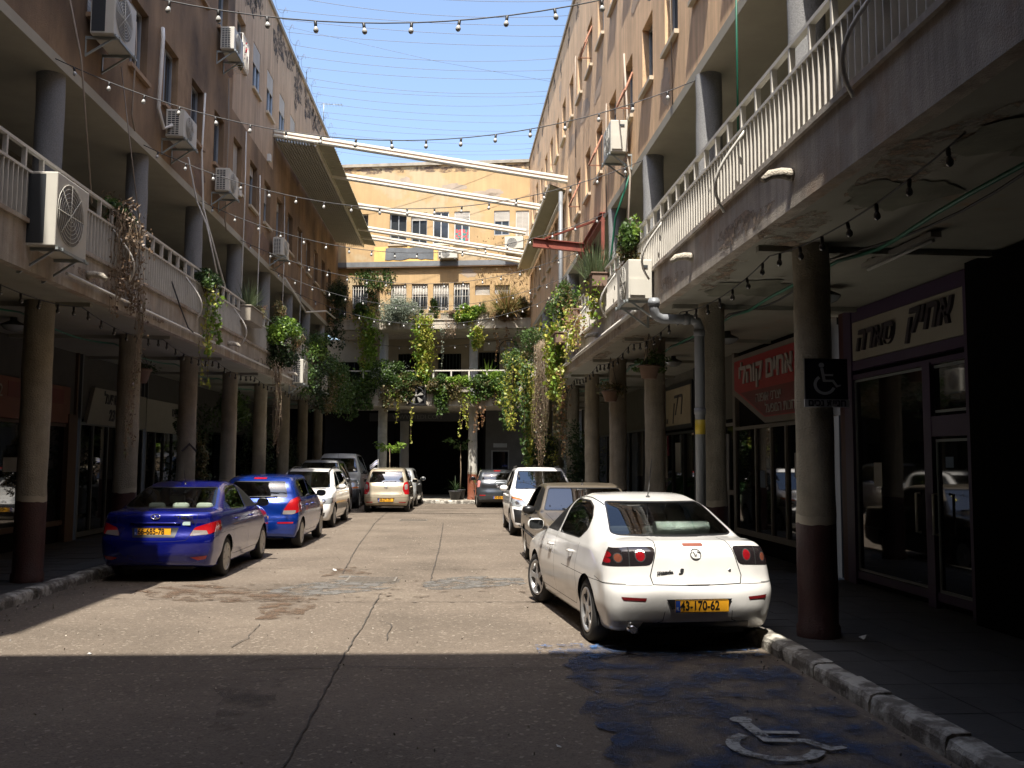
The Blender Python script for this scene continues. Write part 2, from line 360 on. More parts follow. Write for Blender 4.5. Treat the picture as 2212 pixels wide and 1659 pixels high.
# ------------------------------------------------------------------ the buildings
def plane_map(which, fr, X):
    """(along, z, depth inward) -> frame coords"""
    if which == 'L': return lambda a, z, d: (X-d, a, z)
    if which == 'R': return lambda a, z, d: (X+d, a, z)
    return lambda a, z, d: (a, X+d, z)
def wall(fr, pm, a0, a1, z0, z1, ops, name, mats, parent, depth=.2, pick=None, thick=.3, xa=(), xz=()):
    mb = MB(fr); A = sorted({a0, a1, *xa} | {o[0] for o in ops} | {o[1] for o in ops}); Z = sorted({z0, z1, *xz} | {o[2] for o in ops} | {o[3] for o in ops})
    for i in range(len(A)-1):
        for j in range(len(Z)-1):
            ca, cz = (A[i]+A[i+1])/2, (Z[j]+Z[j+1])/2
            if any(o[0] < ca < o[1] and o[2] < cz < o[3] for o in ops): continue
            mb.cur = pick(ca, cz) if pick else 0
            mb.poly([pm(A[i], Z[j], 0), pm(A[i+1], Z[j], 0), pm(A[i+1], Z[j+1], 0), pm(A[i], Z[j+1], 0)])
    for o in ops:
        y0, y1, q0, q1 = o[:4]; mb.cur = pick((y0+y1)/2, (q0+q1)/2) if pick else 0
        for p, q in (((y0, q0), (y1, q0)), ((y1, q0), (y1, q1)), ((y1, q1), (y0, q1)), ((y0, q1), (y0, q0))):
            mb.poly([pm(*p, 0), pm(*q, 0), pm(*q, depth), pm(*p, depth)])
    mb.cur = 0   # back, top, ends
    mb.poly([pm(a0, z1, 0), pm(a1, z1, 0), pm(a1, z1, thick), pm(a0, z1, thick)])
    mb.poly([pm(a0, z0, 0), pm(a1, z0, 0), pm(a1, z0, thick), pm(a0, z0, thick)])
    mb.poly([pm(a0, z0, thick), pm(a1, z0, thick), pm(a1, z1, thick), pm(a0, z1, thick)])
    mb.poly([pm(a0, z0, 0), pm(a0, z1, 0), pm(a0, z1, thick), pm(a0, z0, thick)]); mb.poly([pm(a1, z0, 0), pm(a1, z1, 0), pm(a1, z1, thick), pm(a1, z0, thick)])
    return mb.build(name, mats, parent)
def pbox(mb, pm, a0, a1, z0, z1, d0, d1):
    i = [mb.P(pm(a, z, d)) for z in (z0, z1) for d in (d0, d1) for a in (a0, a1)]
    for q in ((0, 2, 3, 1), (4, 5, 7, 6), (0, 1, 5, 4), (2, 6, 7, 3), (0, 4, 6, 2), (1, 3, 7, 5)): mb.face([i[k] for k in q])
def window(fr, pm, op, parent, style='dark', frame=WFR, sill=True, depth=.18, bars=False, so=.12):
    y0, y1, z0, z1 = op; mb = MB(fr); fw = .045
    mb.cur = 0; pbox(mb, pm, y0+.004, y1-.004, z0+.004, z1-.004, depth, depth+.015)
    sh = {'dark': 0, 'shut': 1, 'half': .45, 'third': .25}.get(style, 0)
    if sh:
        mb.cur = 1; zt = z1-.01; zb = z1-(z1-z0)*sh+.02; n = max(3, int((zt-zb)/.055))
        for k in range(n): pbox(mb, pm, y0+.03, y1-.03, zb+(zt-zb)*k/n+.004, zb+(zt-zb)*(k+.88)/n, depth-.05, depth-.03)
    w = mb.build('window', [WGLASS, SHUT], parent)
    mb = MB(fr); ym = (y0+y1)/2
    for a, b, c, d in ((y0, y0+fw, z0, z1), (y1-fw, y1, z0, z1), (ym-.02, ym+.02, z0+fw, z1-fw), (y0+fw, y1-fw, z0, z0+fw), (y0+fw, y1-fw, z1-fw, z1)):
        pbox(mb, pm, a+.002, b-.002, c+.002, d-.002, depth-.04, depth-.003)
    mb.build('window_frame', frame, w)
    if sill:
        mb = MB(fr); pbox(mb, pm, y0-.05, y1+.05, z0-.065, z0+.002, -so, .1); mb.build('sill', SILLL if pm is not None and fr is L and y0 < 21 else SILLM, w)
    if bars:
        mb = MB(fr); n = 6
        for k in range(n):
            a = y0+(y1-y0)*(k+.5)/n; mb.tube([pm(a, z0, -.03), pm(a, z1-.1, -.03)], .009, 5)
        for zz in (z0+.1, (z0+z1)/2, z1-.2): mb.tube([pm(y0, zz, -.03), pm(y1, zz, -.03)], .009, 5)
        mb.build('window_bars', WHITEM, w)
    return w
def column(fr, x, y, z0, z1, r, parent, base=0, mt=COLM, name='column'):
    mb = MB(fr); rr = random.Random(int(x*97+y*13)); n = 26; H = z1-z0; ph = [rr.uniform(0, 6.28) for _ in range(6)]; mb.smooth = True
    def ring(z, dr, wob=0):
        out = []
        for j in range(n):
            a = 2*math.pi*j/n; q = r+dr+.0035*math.sin(a*2+ph[0]+z*1.3)+.003*math.sin(a*5+ph[1]+z*4)+.0025*math.sin(a*3+z*9+ph[2])+rr.uniform(-.0012, .0012)
            zz = z0+z+(wob*(math.sin(a*2+ph[3])+.6*math.sin(a*5+ph[4])+.5*math.sin(a*9+ph[5])) if wob else 0); out.append(mb.P((x+q*math.cos(a), y+q*math.sin(a), zz)))
        return out
    def skin(R_):
        for a, b in zip(R_, R_[1:]):
            for j in range(n): mb.face((a[j], a[(j+1) % n], b[(j+1) % n], b[j]))
    if base:
        mb.cur = 1; R1 = [ring(0, .022), ring(.10, .022), ring(.13, .006), ring(.4, .006), ring(.7, .006), ring(base, .006, .007)]; skin(R1)
        mb.cur = 2; R2 = [R1[-1], ring(base+.08, .006, .008)]; skin(R2); zb = base+.08; first = R2[-1]
    else: zb = 0; first = ring(0, 0)
    mb.cur = 0; skin([first]+[ring(zb+(H-zb)*k/20, 0) for k in range(1, 21)])
    o = mb.build(name, [mt, REDB, CREAMB], parent); return o
def railing(fr, pm, a0, a1, z0, parent, zt=5.23, zm=4.98):
    mb = MB(fr); pbox(mb, pm, a0, a1, zt-.035, zt, -.02, .035); pbox(mb, pm, a0, a1, zm-.03, zm, -.018, .03)
    n = round((a1-a0)/.43)
    for k in range(n): a = a0+(a1-a0)*(k+.5)/n; pbox(mb, pm, a-.016, a+.016, zm, zt-.035, -.018, .033)
    n *= 4
    for k in range(n): a = a0+(a1-a0)*(k+.5)/n; pbox(mb, pm, a-.006, a+.006, z0, zm-.03, -.015, .033)
    return mb.build('railing', WHITEM, parent)
ZS, ZF, ZG, ZP = 3.85, 4.42, 7.0, 14.3          # soffit, fascia top, gallery ceiling, parapet
def long_building(which, fr, X, Xs, Xc, Xw, y0, y1, cols, lab, stucco, styles):
    s = 1 if which == 'R' else -1
    root = empty('apartment_building', fr(Xw, (y0+y1)/2, 0), fr.a); tag(root, lab, 'building')
    pm = plane_map(which, fr, X); pms = plane_map(which, fr, Xs); pmw = plane_map(which, fr, Xw)
    ys = y0
    # balcony slab with its fascia upstand
    mb = MB(fr); mb.cur = 0; pbox(mb, pms, ys, y1, ZS, ZS+.3, .12, abs(Xw-Xs)+.25)
    mb.cur = 1; pbox(mb, pms, ys, y1, ZS-.001, ZF-.05, 0, .12); pbox(mb, pms, ys, y1, ZF-.05, ZF, -.035, .17)
    mb.build('balcony_slab', [CEIL, FASC], root)
    # gallery ceiling / floor of the upper block, upper walls
    mb = MB(fr); pbox(mb, pm, ys, y1, ZG, ZG+.15, .0, abs(Xw-X)+.2); mb.build('gallery_soffit', CEIL2, root)
    mb = MB(fr); pbox(mb, pmw, ys, y1, ZS+.3, ZG, 0, .2); mb.build('gallery_wall', GALW, root)
    mb = MB(fr); pbox(mb, pm, y0, y1, ZP, ZP+.12, -.05, .35); pbox(mb, pm, y0, y1, ZG+.3, ZP, 2.6, 2.9); pbox(mb, pm, y0, y1, ZP-.5, ZP-.3, .3, 2.6); mb.build('roof', M('roof_concrete', (.3, .26, .21), .9, var=.25, scale=3), root)
    ops = []; 
    for r_, (z0, z1) in enumerate(((8.15, 9.33), (11.22, 12.42))):
        for c in styles['centres'][r_]:
            if y0 < c < y1-.5: ops.append((c-.41, c+.41, z0, z1))
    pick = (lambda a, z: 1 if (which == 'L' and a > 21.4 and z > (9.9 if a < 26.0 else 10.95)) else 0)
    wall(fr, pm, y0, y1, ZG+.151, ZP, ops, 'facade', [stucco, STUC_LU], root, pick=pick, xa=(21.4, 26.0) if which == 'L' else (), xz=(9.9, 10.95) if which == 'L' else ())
    rr = random.Random(5 if s > 0 else 9)
    for o in ops:
        up = o[2] > 10; st = rr.choice(['dark', 'dark', 'shut', 'half', 'third', 'dark']); blue = which == 'L' and up and o[0] > 22
        window(fr, pm, o, root, 'half' if blue else st, WFB if blue else WFR, depth=.06 if blue else .16, so=.07)
    for y in cols:
        column(fr, Xc, y, .12, ZS, .175 if s > 0 else .185, root, 1.05)
        if y > 7: column(fr, Xc, y, ZS+.3, ZG, .18, root, 0, COLG, 'gallery_column')
    return root, pm, pms, pmw
CR = [8.68+3.42*k for k in (-2, 0, 1, 2, 3, 4, 5, 6, 7, 8)]; CLf = [12.72+3.4*k for k in range(-3, 8)]
cenR = [[15.25+1.69*k for k in range(-5, 14)], [15.1+1.66*k for k in range(-5, 14)]]
cenL = [[17.0+1.68*k for k in range(-5, 13)], [18.7+1.67*k for k in range(-6, 12)]]
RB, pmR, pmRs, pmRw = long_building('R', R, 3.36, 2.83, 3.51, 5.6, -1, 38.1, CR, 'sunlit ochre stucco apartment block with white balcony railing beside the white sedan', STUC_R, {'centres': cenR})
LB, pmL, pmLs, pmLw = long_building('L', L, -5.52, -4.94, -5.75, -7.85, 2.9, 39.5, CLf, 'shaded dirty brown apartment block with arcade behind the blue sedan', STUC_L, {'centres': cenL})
for (r0, r1, pm_, fr_, rt) in ((-1, 38, pmRs, R, RB), (2.9, 39.2, pmLs, L, LB)):
    y = r0
    while y < r1-.2:
        z_end = min(y+3.42, r1); railing(fr_, pm_, y, z_end, ZF, rt); y = z_end
# the range over the entrance, behind the viewer: it throws the near shadow
root = empty('entrance_building', (-1, -4, 0)); tag(root, 'plain range spanning the street entrance behind the viewer, with added wings that block sky light', 'building')
mb = MB(); mb.box(-5.6, 3.4, -9, 1.93, ZG+.3, ZP-.05); mb.box(-8.5, 5.9, -9.4, -9.05, 0, ZP-.1); mb.box(-9.0, -8.55, -9.4, 2.88, 0, ZP-.1); mb.box(5.95, 6.4, -9.4, -1.02, 0, ZP-.1); mb.box(-8.5, -5.65, -9, 2.85, ZG+.3, ZG+.6); mb.box(3.45, 5.9, -9, -1.05, ZG+.3, ZG+.6); mb.build('wall', STUC_L, root)  # side wing walls and their roofs are added out of view to cut sky light
mb = MB(); mb.box(-5.6, 3.4, -9, .6, ZS, ZS+.3); mb.build('floor_slab', CEIL, root)
# end building
root = EB = empty('end_building', B(BW/2, 1, 0), B.a); tag(root, 'ochre building closing the far end of the street with two planted balconies', 'building')
pmB = plane_map('B', B, 0)
ops3 = [(.52, 1.26, 11.0, 12.25), (2.2, 2.94, 10.9, 12.25), (3.13, 3.83, 10.9, 12.25), (4.08, 4.77, 10.88, 12.27), (5.0, 5.66, 10.86, 12.27), (6.7, 7.36, 11.2, 12.26), (7.62, 8.18, 11.15, 12.24)]
ops2 = [(-.3, .34, 7.8, 9.2), (.58, 1.26, 8.05, 9.2), (2.27, 2.95, 8.12, 9.2), (3.18, 3.87, 8.1, 9.2), (4.1, 4.78, 8.05, 9.2), (4.98, 5.67, 8.07, 9.22), (5.9, 6.53, 8.68, 9.11), (6.73, 7.38, 8.7, 9.1)]
pmB2 = plane_map('B', B, .12)
wall(B, pmB, -.6, BW+.3, 10.02, 14.3, ops3, 'facade', [STUC_B], root, thick=.4)
wall(B, pmB2, -.6, BW+.3, 7.42, 9.9, ops2, 'lower_facade', [STUC_B], root, depth=.18, thick=.3)
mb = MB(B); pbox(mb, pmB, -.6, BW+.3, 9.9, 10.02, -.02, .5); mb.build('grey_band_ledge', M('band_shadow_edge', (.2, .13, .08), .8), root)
mb = MB(B); pbox(mb, pmB, -.4, BW+.1, 9.94, 10.15, -.03, .0); mb.build('grey_band', M('grey_band_paint', (.16, .17, .18), .85, var=.2), root)
mb = MB(B); pbox(mb, pmB, 1.55, 4.3, 10.16, 10.8, -.012, .0); mb.build('yellow_panel', M('yellow_plaster_panel', (.75, .48, .16), .85, var=.15), root)
mb = MB(B); pts = []; rr = random.Random(4)
for k in range(13): pts.append((2.03+2.1*k/12, 10.25+rr.uniform(-.05, .05)))
for k in range(13): pts.append((4.13-2.08*k/12, 10.74+rr.uniform(-.02, .02)))
mb.extr(pts, -.028, -.013, 'xz'); mb.build('grey_patch', M('grey_patch_paint', (.13, .14, .15), .85, var=.25), root)
mb = MB(B); pbox(mb, pmB, -.6, BW+.3, 14.3, 14.43, -.08, .4); mb.build('parapet', M('parapet_cap', (.32, .28, .22), .9, var=.3, scale=3), root)
for k, o in enumerate(ops3): window(B, pmB, o, root, ['dark', 'dark', 'third', 'dark', 'third', 'half', 'shut'][k], M('window_frame_white', (.62, .62, .6), .5) if k in (3, 4, 6) else WFR, sill=k in (1, 2, 3, 4), depth=.08 if k in (3, 4, 5, 6) else .16, so=.05)
for k, o in enumerate(ops2): window(B, pmB2, o, root, ['dark', 'dark', 'shut', 'half', 'half', 'third', 'shut', 'shut'][k], WFR, sill=False, bars=k in (1, 2, 3, 4, 5), depth=.14)
WOVER = M('woven_hanging', (.05, .22, .2), .8, var=.9, scale=14, col2=(.55, .08, .09), mix2=(.5, .52), scale2=9)
mb = MB(B); pbox(mb, pmB, 5.06, 5.6, 10.92, 11.5, .055, .06); mb.build('curtain', WOVER, root)
# upper balcony: slab with parapet, gallery below it, its wall and doors
PALE = M('pale_balcony_render', (.48, .43, .35), .85, var=.12, scale=4, bump=.3, streak=.3)
mb = MB(B); pbox(mb, pmB, -.5, BW+.25, 7.1, 7.42, -.72, 2.4); pbox(mb, pmB, -.5, BW+.25, 7.14, 7.5, -.8, -.72); pbox(mb, pmB, -.5, BW+.25, 7.5, 7.55, -.84, -.68); mb.build('upper_balcony', PALE, root)
mb = MB(B); pbox(mb, pmB, -2.5, BW+2.5, 3.95, 4.2, -.68, 6.0); pbox(mb, pmB, -.5, BW+.25, 3.95, 4.5, -.8, -.68); mb.build('lower_balcony', PALE, root)
gops = [(-.9, 1.2, 4.2, 6.1), (2.15, 3.2, 4.2, 6.45), (3.95, 5.0, 4.2, 6.45), (5.75, 6.7, 4.2, 6.5), (7.4, 8.1, 4.2, 6.4)]
pmB3 = plane_map('B', B, 2.1)
wall(B, pmB3, -2.2, BW+2.3, 4.2, 7.1, gops, 'gallery_wall', [M('end_gallery_plaster', (.36, .3, .21), .9, var=.1)], root, thick=.2)
for o in gops:
    mb = MB(B); mb.cur = 0; pbox(mb, pmB3, o[0], o[1], o[2], o[3], .15, .19); mb.cur = 1
    for k in range(7): a = o[0]+(o[1]-o[0])*(k+.5)/7; pbox(mb, pmB3, a-.012, a+.012, o[2], o[3], .05, .07)
    mb.build('door', [DARKM, M('dark_green_metal', (.03, .04, .035), .6)], root)
mb = MB(B); pbox(mb, pmB3, 6.0, 6.55, 6.56, 6.96, -.04, -.005); mb.build('vent_box', WHITEM, root)
mb = MB(B); mb.cur = 0; pbox(mb, pmB3, -2.2, 1.8, .12, 3.95, .5, .7); pbox(mb, pmB3, 1.8, 6.0, .12, 3.95, 3.5, 3.7); pbox(mb, pmB3, 1.75, 1.9, .12, 3.95, .5, 3.6); pbox(mb, pmB3, 5.95, 6.05, .12, 3.95, .5, 3.6); mb.cur = 1
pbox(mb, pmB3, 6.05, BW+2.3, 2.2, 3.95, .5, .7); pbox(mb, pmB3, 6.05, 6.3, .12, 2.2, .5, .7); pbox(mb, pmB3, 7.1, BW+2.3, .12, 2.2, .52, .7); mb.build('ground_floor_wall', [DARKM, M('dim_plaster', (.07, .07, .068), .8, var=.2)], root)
mb = MB(B); pbox(mb, pmB3, 6.3, 7.1, .14, 2.2, .56, .6); d = mb.build('door', [SHOPG], root)
mb = MB(B); [pbox(mb, pmB3, *q, .54, .62) for q in ((6.3, 6.36, .14, 2.2), (7.04, 7.1, .14, 2.2), (6.36, 7.04, 2.14, 2.2), (6.36, 7.04, .14, .24))]; mb.build('door_frame', M('door_frame_grey', (.16, .17, .18), .6), d)
mb = MB(B); pbox(mb, pmB3, 6.4, 7.0, 2.32, 2.5, .47, .5); mb.build('door_plate', M('door_plate', (.25, .27, .28), .6), root)
mb = MB(B); pbox(mb, pmB, 1.2, 5.2, 3.4, 3.75, 1.0, 1.06); sg = mb.build('sign', M('dark_fascia_sign', (.03, .03, .032), .6), None)
tag(sg, 'long dark fascia sign with faint grey web address under the far balcony', 'sign'); text_mesh('WWW.TEDI.COM', .27, 'lettering', M('dim_lettering', (.12, .12, .12), .7), sg, B, (3.3, .99, 3.58), (1, 0, 0), (0, 0, 1))
for a in (2.0, 5.85):
    column(B, a, .2, .12, 3.95, .19, root, 1.05, M('end_column_render', (.45, .43, .38), .9, var=.2, scale=5, bump=.8, bscale=50))
    column(B, a, .2, 4.2, 7.1, .18, root, 0, M('end_column_grey', (.46, .46, .46), .9, var=.15, scale=30, bump=.6), 'gallery_column')
REDC = M('terracotta_paint', (.2, .06, .028), .7, var=.2)
for o in [c for c in root.children if c.name.startswith('column')]: o.data.materials[1] = REDC
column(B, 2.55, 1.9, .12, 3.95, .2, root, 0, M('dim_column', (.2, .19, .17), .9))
# railing of the lower balcony at the end
pmBf = plane_map('B', B, -.8); mb = MB(B)
pbox(mb, pmBf, .6, BW-.1, 5.38, 5.43, -.02, .03); pbox(mb, pmBf, .6, BW-.1, 4.98, 5.01, -.02, .02); pbox(mb, pmBf, .6, BW-.1, 4.68, 4.70, -.02, .02)
for k in range(11): a = .65+k*.74; pbox(mb, pmBf, a-.03, a+.03, 4.98, 5.38, -.018, .02)
for k in range(52): a = .65+k*.143; pbox(mb, pmBf, a-.008, a+.008, 4.5, 4.98, -.012, .01)
mb.build('railing', WHITEM, root)
# ---- shop fronts under the right arcade (parts of the building)
FR_B = M('beige_metal_frame', (.17, .15, .125), .6, var=.1)
PUR = M('purple_frame', (.035, .016, .05), .45, var=.1)
def shop(root, fr, pm, a0, a1, zsill, ztop, frame, name='shopfront', mull=(), door=None, glass=SHOPG, dark=DARKM):
    mb = MB(fr); mb.cur = 0; pbox(mb, pm, a0, a1, .12, ZS, .02, .2); sf = mb.build(name, [dark], root)
    mb = MB(fr); pbox(mb, pm, a0+.06, a1-.06, zsill, ztop, -.03, -.012); mb.build('glass_pane', glass, sf)
    mb = MB(fr); fw = .06
    for q in ((a0, a0+fw, .12, ZS), (a1-fw, a1, .12, ZS), (a0+fw, a1-fw, ztop, ztop+fw), (a0+fw, a1-fw, zsill-fw*1.6, zsill)): pbox(mb, pm, *q, -.07, .019)
    for mm in mull: pbox(mb, pm, mm-fw/2, mm+fw/2, zsill, ztop, -.07, -.031)
    mb.build('shop_frame', frame, sf); return sf
s1 = shop(RB, R, pmRw, 6.0, 12.55, .3, 2.88, PUR, mull=(9.45, 10.4, 10.28))
mb = MB(R); pbox(mb, pmRw, 6.06, 12.49, 3.0, 3.12, -.075, .0); pbox(mb, pmRw, 6.06, 12.49, 3.66, ZS-.02, -.075, .0); pbox(mb, pmRw, 9.2, 9.5, .12, ZS-.03, -.10, .0); pbox(mb, pmRw, 10.25, 10.42, .12, 2.9, -.09, -.03); pbox(mb, pmRw, 9.5, 10.25, 2.05, 2.28, -.085, -.03); pbox(mb, pmRw, 12.3, 12.54, .12, ZS-.02, -.09, 0)
mb.build('purple_trim', PUR, s1)
GT = M('pale_glazing_bead', (.16, .175, .175), .4)
mb = MB(R)
for q in ((10.44, 10.47, .32, 2.86), (12.27, 12.3, .32, 2.86), (10.47, 12.27, 2.84, 2.87), (10.47, 12.27, .31, .34), (9.52, 9.55, .3, 2.02), (10.2, 10.23, .3, 2.02), (9.55, 10.2, .3, .33), (9.55, 10.2, 1.99, 2.02), (9.52, 9.55, 2.32, 2.86), (9.55, 10.22, 2.32, 2.35), (9.55, 10.22, 2.83, 2.86)): pbox(mb, pmRw, *q, -.05, -.031)
mb.build('glazing_bead', GT, s1)
for a in (10.14, 10.52):
    mb = MB(R); mb.tube([pmRw(a, .95, -.1), pmRw(a, .95, -.15), pmRw(a, 1.4, -.15), pmRw(a, 1.4, -.1)], .016, 8); mb.build('door_handle', M('brushed_handle', (.45, .42, .36), .35, .3), s1)
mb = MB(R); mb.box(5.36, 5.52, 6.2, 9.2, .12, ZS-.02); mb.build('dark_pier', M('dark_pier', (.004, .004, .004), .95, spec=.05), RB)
s2 = shop(RB, R, pmRw, 13.0, 17.6, .5, 2.35, FR_B, mull=(14.9, 15.6, 16.4)); 
mb = MB(R); pbox(mb, pmRw, 13.06, 14.1, .3, 3.2, -.10, -.06); pbox(mb, pmRw, 12.56, 12.78, .12, ZS, -.05, 0); mb.build('red_panel', M('dull_red_paint', (.045, .008, .007), .5), s2)
s3 = shop(RB, R, pmRw, 17.62, 20.4, 1.2, 2.45, FR_B, mull=(18.3, 18.9, 19.6))
mb = MB(R)
for k in range(22): pbox(mb, pmRw, 18.95, 20.3, .2+k*.1, .27+k*.1, -.055, -.035)
mb.build('roller_shutter', M('roller_shutter', (.13, .13, .11), .5, var=.2), s3)
mb = MB(R); pbox(mb, pmRw, 18.0, 18.7, .14, 2.3, -.06, -.035); mb.build('shop_door', M('grey_door', (.16, .16, .16), .6), s3)
s4 = shop(RB, R, pmRw, 20.5, 24.2, .4, 2.4, BLACKP, mull=(21.5, 22.6))
s5 = shop(RB, R, pmRw, 24.4, 30, .4, 2.6, M('dark_frame', (.05, .05, .05), .5), mull=(26, 28)); s6 = shop(RB, R, pmRw, 30.2, 38, .4, 2.6, M('dark_frame', (.05, .05, .05), .5), mull=(32, 34, 36))
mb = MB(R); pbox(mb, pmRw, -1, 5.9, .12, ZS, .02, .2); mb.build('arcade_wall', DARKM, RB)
# left arcade shop fronts
ALU = M('aluminium_mullion', (.12, .125, .13), .4, .3)
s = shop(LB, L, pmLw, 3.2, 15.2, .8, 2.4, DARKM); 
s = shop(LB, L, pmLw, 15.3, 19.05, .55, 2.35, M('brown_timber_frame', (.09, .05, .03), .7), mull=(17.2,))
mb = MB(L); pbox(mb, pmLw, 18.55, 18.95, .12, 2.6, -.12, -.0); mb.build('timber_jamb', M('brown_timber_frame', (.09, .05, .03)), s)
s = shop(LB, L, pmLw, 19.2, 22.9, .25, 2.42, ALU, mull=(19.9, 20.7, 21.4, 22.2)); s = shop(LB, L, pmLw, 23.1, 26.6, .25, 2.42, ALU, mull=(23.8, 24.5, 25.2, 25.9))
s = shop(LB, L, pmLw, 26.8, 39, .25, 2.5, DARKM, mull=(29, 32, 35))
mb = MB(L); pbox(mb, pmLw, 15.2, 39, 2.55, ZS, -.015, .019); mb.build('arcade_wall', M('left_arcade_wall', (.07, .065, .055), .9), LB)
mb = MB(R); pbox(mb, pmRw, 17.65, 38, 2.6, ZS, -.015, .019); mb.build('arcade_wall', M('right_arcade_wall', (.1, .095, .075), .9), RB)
mb = MB(L); mb.box(-9.5, -5.9, 39.3, 39.5, 0, 7.2); mb.build('end_wall', DARKM, LB)
# cross beam lines on ceilings, stains
for fr_, x0, x1, ys, rt in ((R, 3.0, 5.55, CR, RB), (L, -7.8, -5.1, CLf, LB)):
    mb = MB(fr_)
    for y in ys[1:]: mb = MB(fr_); mb.box(x0, x1, y+.02, y+.1, ZS-.06, ZS+.001); mb.build('ceiling_batten', CEIL, rt)
# stone spouts on the right fascia and their rust marks, curved brackets on the railing
SP = M('spout_stone', (.42, .38, .31), .9, var=.3, scale=30, bump=1.0, bscale=60)
def spout(fr, X, y, z, root, s=-1):
    mb = MB(fr); mb.smooth = True; mb.tube([(X-s*.02, y, z), (X+s*.10, y-.01, z+.01), (X+s*.20, y-.02, z-.01), (X+s*.26, y-.02, z-.06)], [.055, .045, .04, .028], 9); mb.build('spout', SP, root)
for y in (7.35, 10.5, 13.9, 17.3): spout(R, 2.83, y, 4.12, RB)
for y in (12.2, 19.4, 26.0): spout(L, -4.94, y, 4.12, LB, 1)
def jbracket(fr, X, y, root, s=-1):
    mb = MB(fr); pts = [(X+s*.0, y-.02, 4.93)]
    for k in range(9):
        t = k/8; pts.append((X+s*(.05+.20*math.sin(t*math.pi*.9)*.9), y+.05+.30*t, 4.85-.62*t-.03*math.sin(t*3)))
    mb.tube(pts, .016, 7); mb.build('rail_bracket', PIPEW, root)
for y in (5.6, 8.55, 12.0, 15.4, 18.8, 22.2): jbracket(R, 2.83, y, RB)
for y in (13.0, 16.4, 19.8, 23.2, 26.6, 30.0): jbracket(L, -4.94, y, LB, 1)
# peeled paint, repairs and stains: irregular thin skins on the surfaces they belong to
def skin_patch(fr, P, c, ra, rb, mt, parent, name, seed, n=40, amp=.35):
    """irregular patch; P(a, b) maps patch coordinates to the surface"""
    rr = random.Random(seed); ph = [rr.uniform(0, 6.28) for _ in range(5)]; mb = MB(fr); out = []
    for k in range(n):
        t = 2*math.pi*k/n; q = 1+amp*(.5*math.sin(2*t+ph[0])+.35*math.sin(3*t+ph[1])+.3*math.sin(5*t+ph[2])+.2*math.sin(9*t+ph[3])+.15*math.sin(14*t+ph[4])); out.append(P(c[0]+ra*q*math.cos(t), c[1]+rb*q*math.sin(t)))
    mb.poly(out); return mb.build(name, mt, parent)
PEEL = worn_mat('bare_plaster', (.25, .19, .14), .48, .57, 5, .95)
DAMP = M('damp_ceiling_patch', (.17, .17, .13), .9, var=.2, scale=4, bump=.4, bscale=30)
for k, (x, y, ra, rb, mt) in enumerate([(3.25, 6.2, .3, .9, PEEL), (3.12, 8.1, .22, .7, PEEL), (3.05, 10.2, .14, .8, PEEL), (3.5, 6.9, .35, .45, DAMP), (3.7, 10.9, .5, .6, DAMP), (3.1, 13.5, .18, .6, PEEL), (3.2, 15.6, .25, .5, PEEL), (3.05, 18.2, .12, .9, PEEL), (3.9, 5.4, .5, .7, DAMP)]):
    skin_patch(R, lambda a, b: (a, b, ZS-.006-.0015*k), (x, y), ra, rb, mt, RB, 'peeled_paint', k)
for k, (y, z, ra, rb, mt) in enumerate([(8.7, 4.02, .8, .11, PEEL), (11.6, 4.05, .5, .1, PEEL), (15.2, 4.05, .6, .12, PEEL), (20.1, 4.1, .7, .12, PEEL), (24.5, 4.1, .9, .12, PEEL)]):
    skin_patch(R, lambda a, b: pmRs(a, b, -.006-.001*k), (y, z), ra, rb, mt, RB, 'peeled_render', 20+k)
for k, (y, z, ra, rb) in enumerate([(12.6, 4.1, .7, .1), (14.9, 4.0, .4, .09), (18.1, 4.12, .8, .11), (22.4, 4.05, .6, .1), (26.8, 4.1, .8, .1)]):
    skin_patch(L, lambda a, b: pmLs(a, b, -.006-.001*k), (y, z), ra, rb, PEEL, LB, 'peeled_render', 40+k)
REPR = M('repair_plaster', (.48, .35, .24), .9, var=.15, bump=.4, bscale=60); REPL = M('old_repair_plaster', (.19, .12, .08), .9, var=.25, bump=.5, bscale=60); SOOT = worn_mat('black_roof_stain', (.075, .06, .05), .44, .56, 4, .95)
for k in range(12): rr = random.Random(60+k); skin_patch(R, lambda a, b: pmR(a, b, -.004), (9+k*2.3+rr.uniform(-.4, .4), rr.choice((7.5, 7.6, 10.2, 10.5, 13.1))), rr.uniform(.3, .7), rr.uniform(.15, .32), REPR, RB, 'plaster_patch', 60+k)
for k in range(12): rr = random.Random(80+k); skin_patch(L, lambda a, b: pmL(a, b, -.004), (10+k*2.2+rr.uniform(-.4, .4), rr.choice((7.5, 7.55, 10.1, 10.4, 10.7))), rr.uniform(.3, .6), rr.uniform(.15, .35), REPL, LB, 'plaster_patch', 80+k)
for k in range(11): rr = random.Random(100+k); skin_patch(L, lambda a, b: pmL(a, b, -.005), (21+k*1.6+rr.uniform(-.6, .6), 13.8+rr.uniform(-.2, .25)), rr.uniform(.3, .9), rr.uniform(.2, .7), SOOT, LB, 'roof_stain', 100+k, amp=.5)
for k in range(9): rr = random.Random(120+k); skin_patch(R, lambda a, b: pmR(a, b, -.005), (22+k*1.8, 13.8+rr.uniform(-.1, .2)), rr.uniform(.15, .3), rr.uniform(.2, .4), SOOT, RB, 'roof_stain', 120+k, amp=.5)
SOOTB = worn_mat('brown_roof_stain', (.16, .11, .08), .42, .6, 3, .95)
for k in range(9): rr = random.Random(140+k); skin_patch(B, lambda a, b: pmB(a, b, -.005), (.4+k*.95, 14.12+rr.uniform(-.02, .05)), rr.uniform(.5, .7), rr.uniform(.08, .16), SOOTB, EB, 'roof_stain', 140+k, amp=.45)
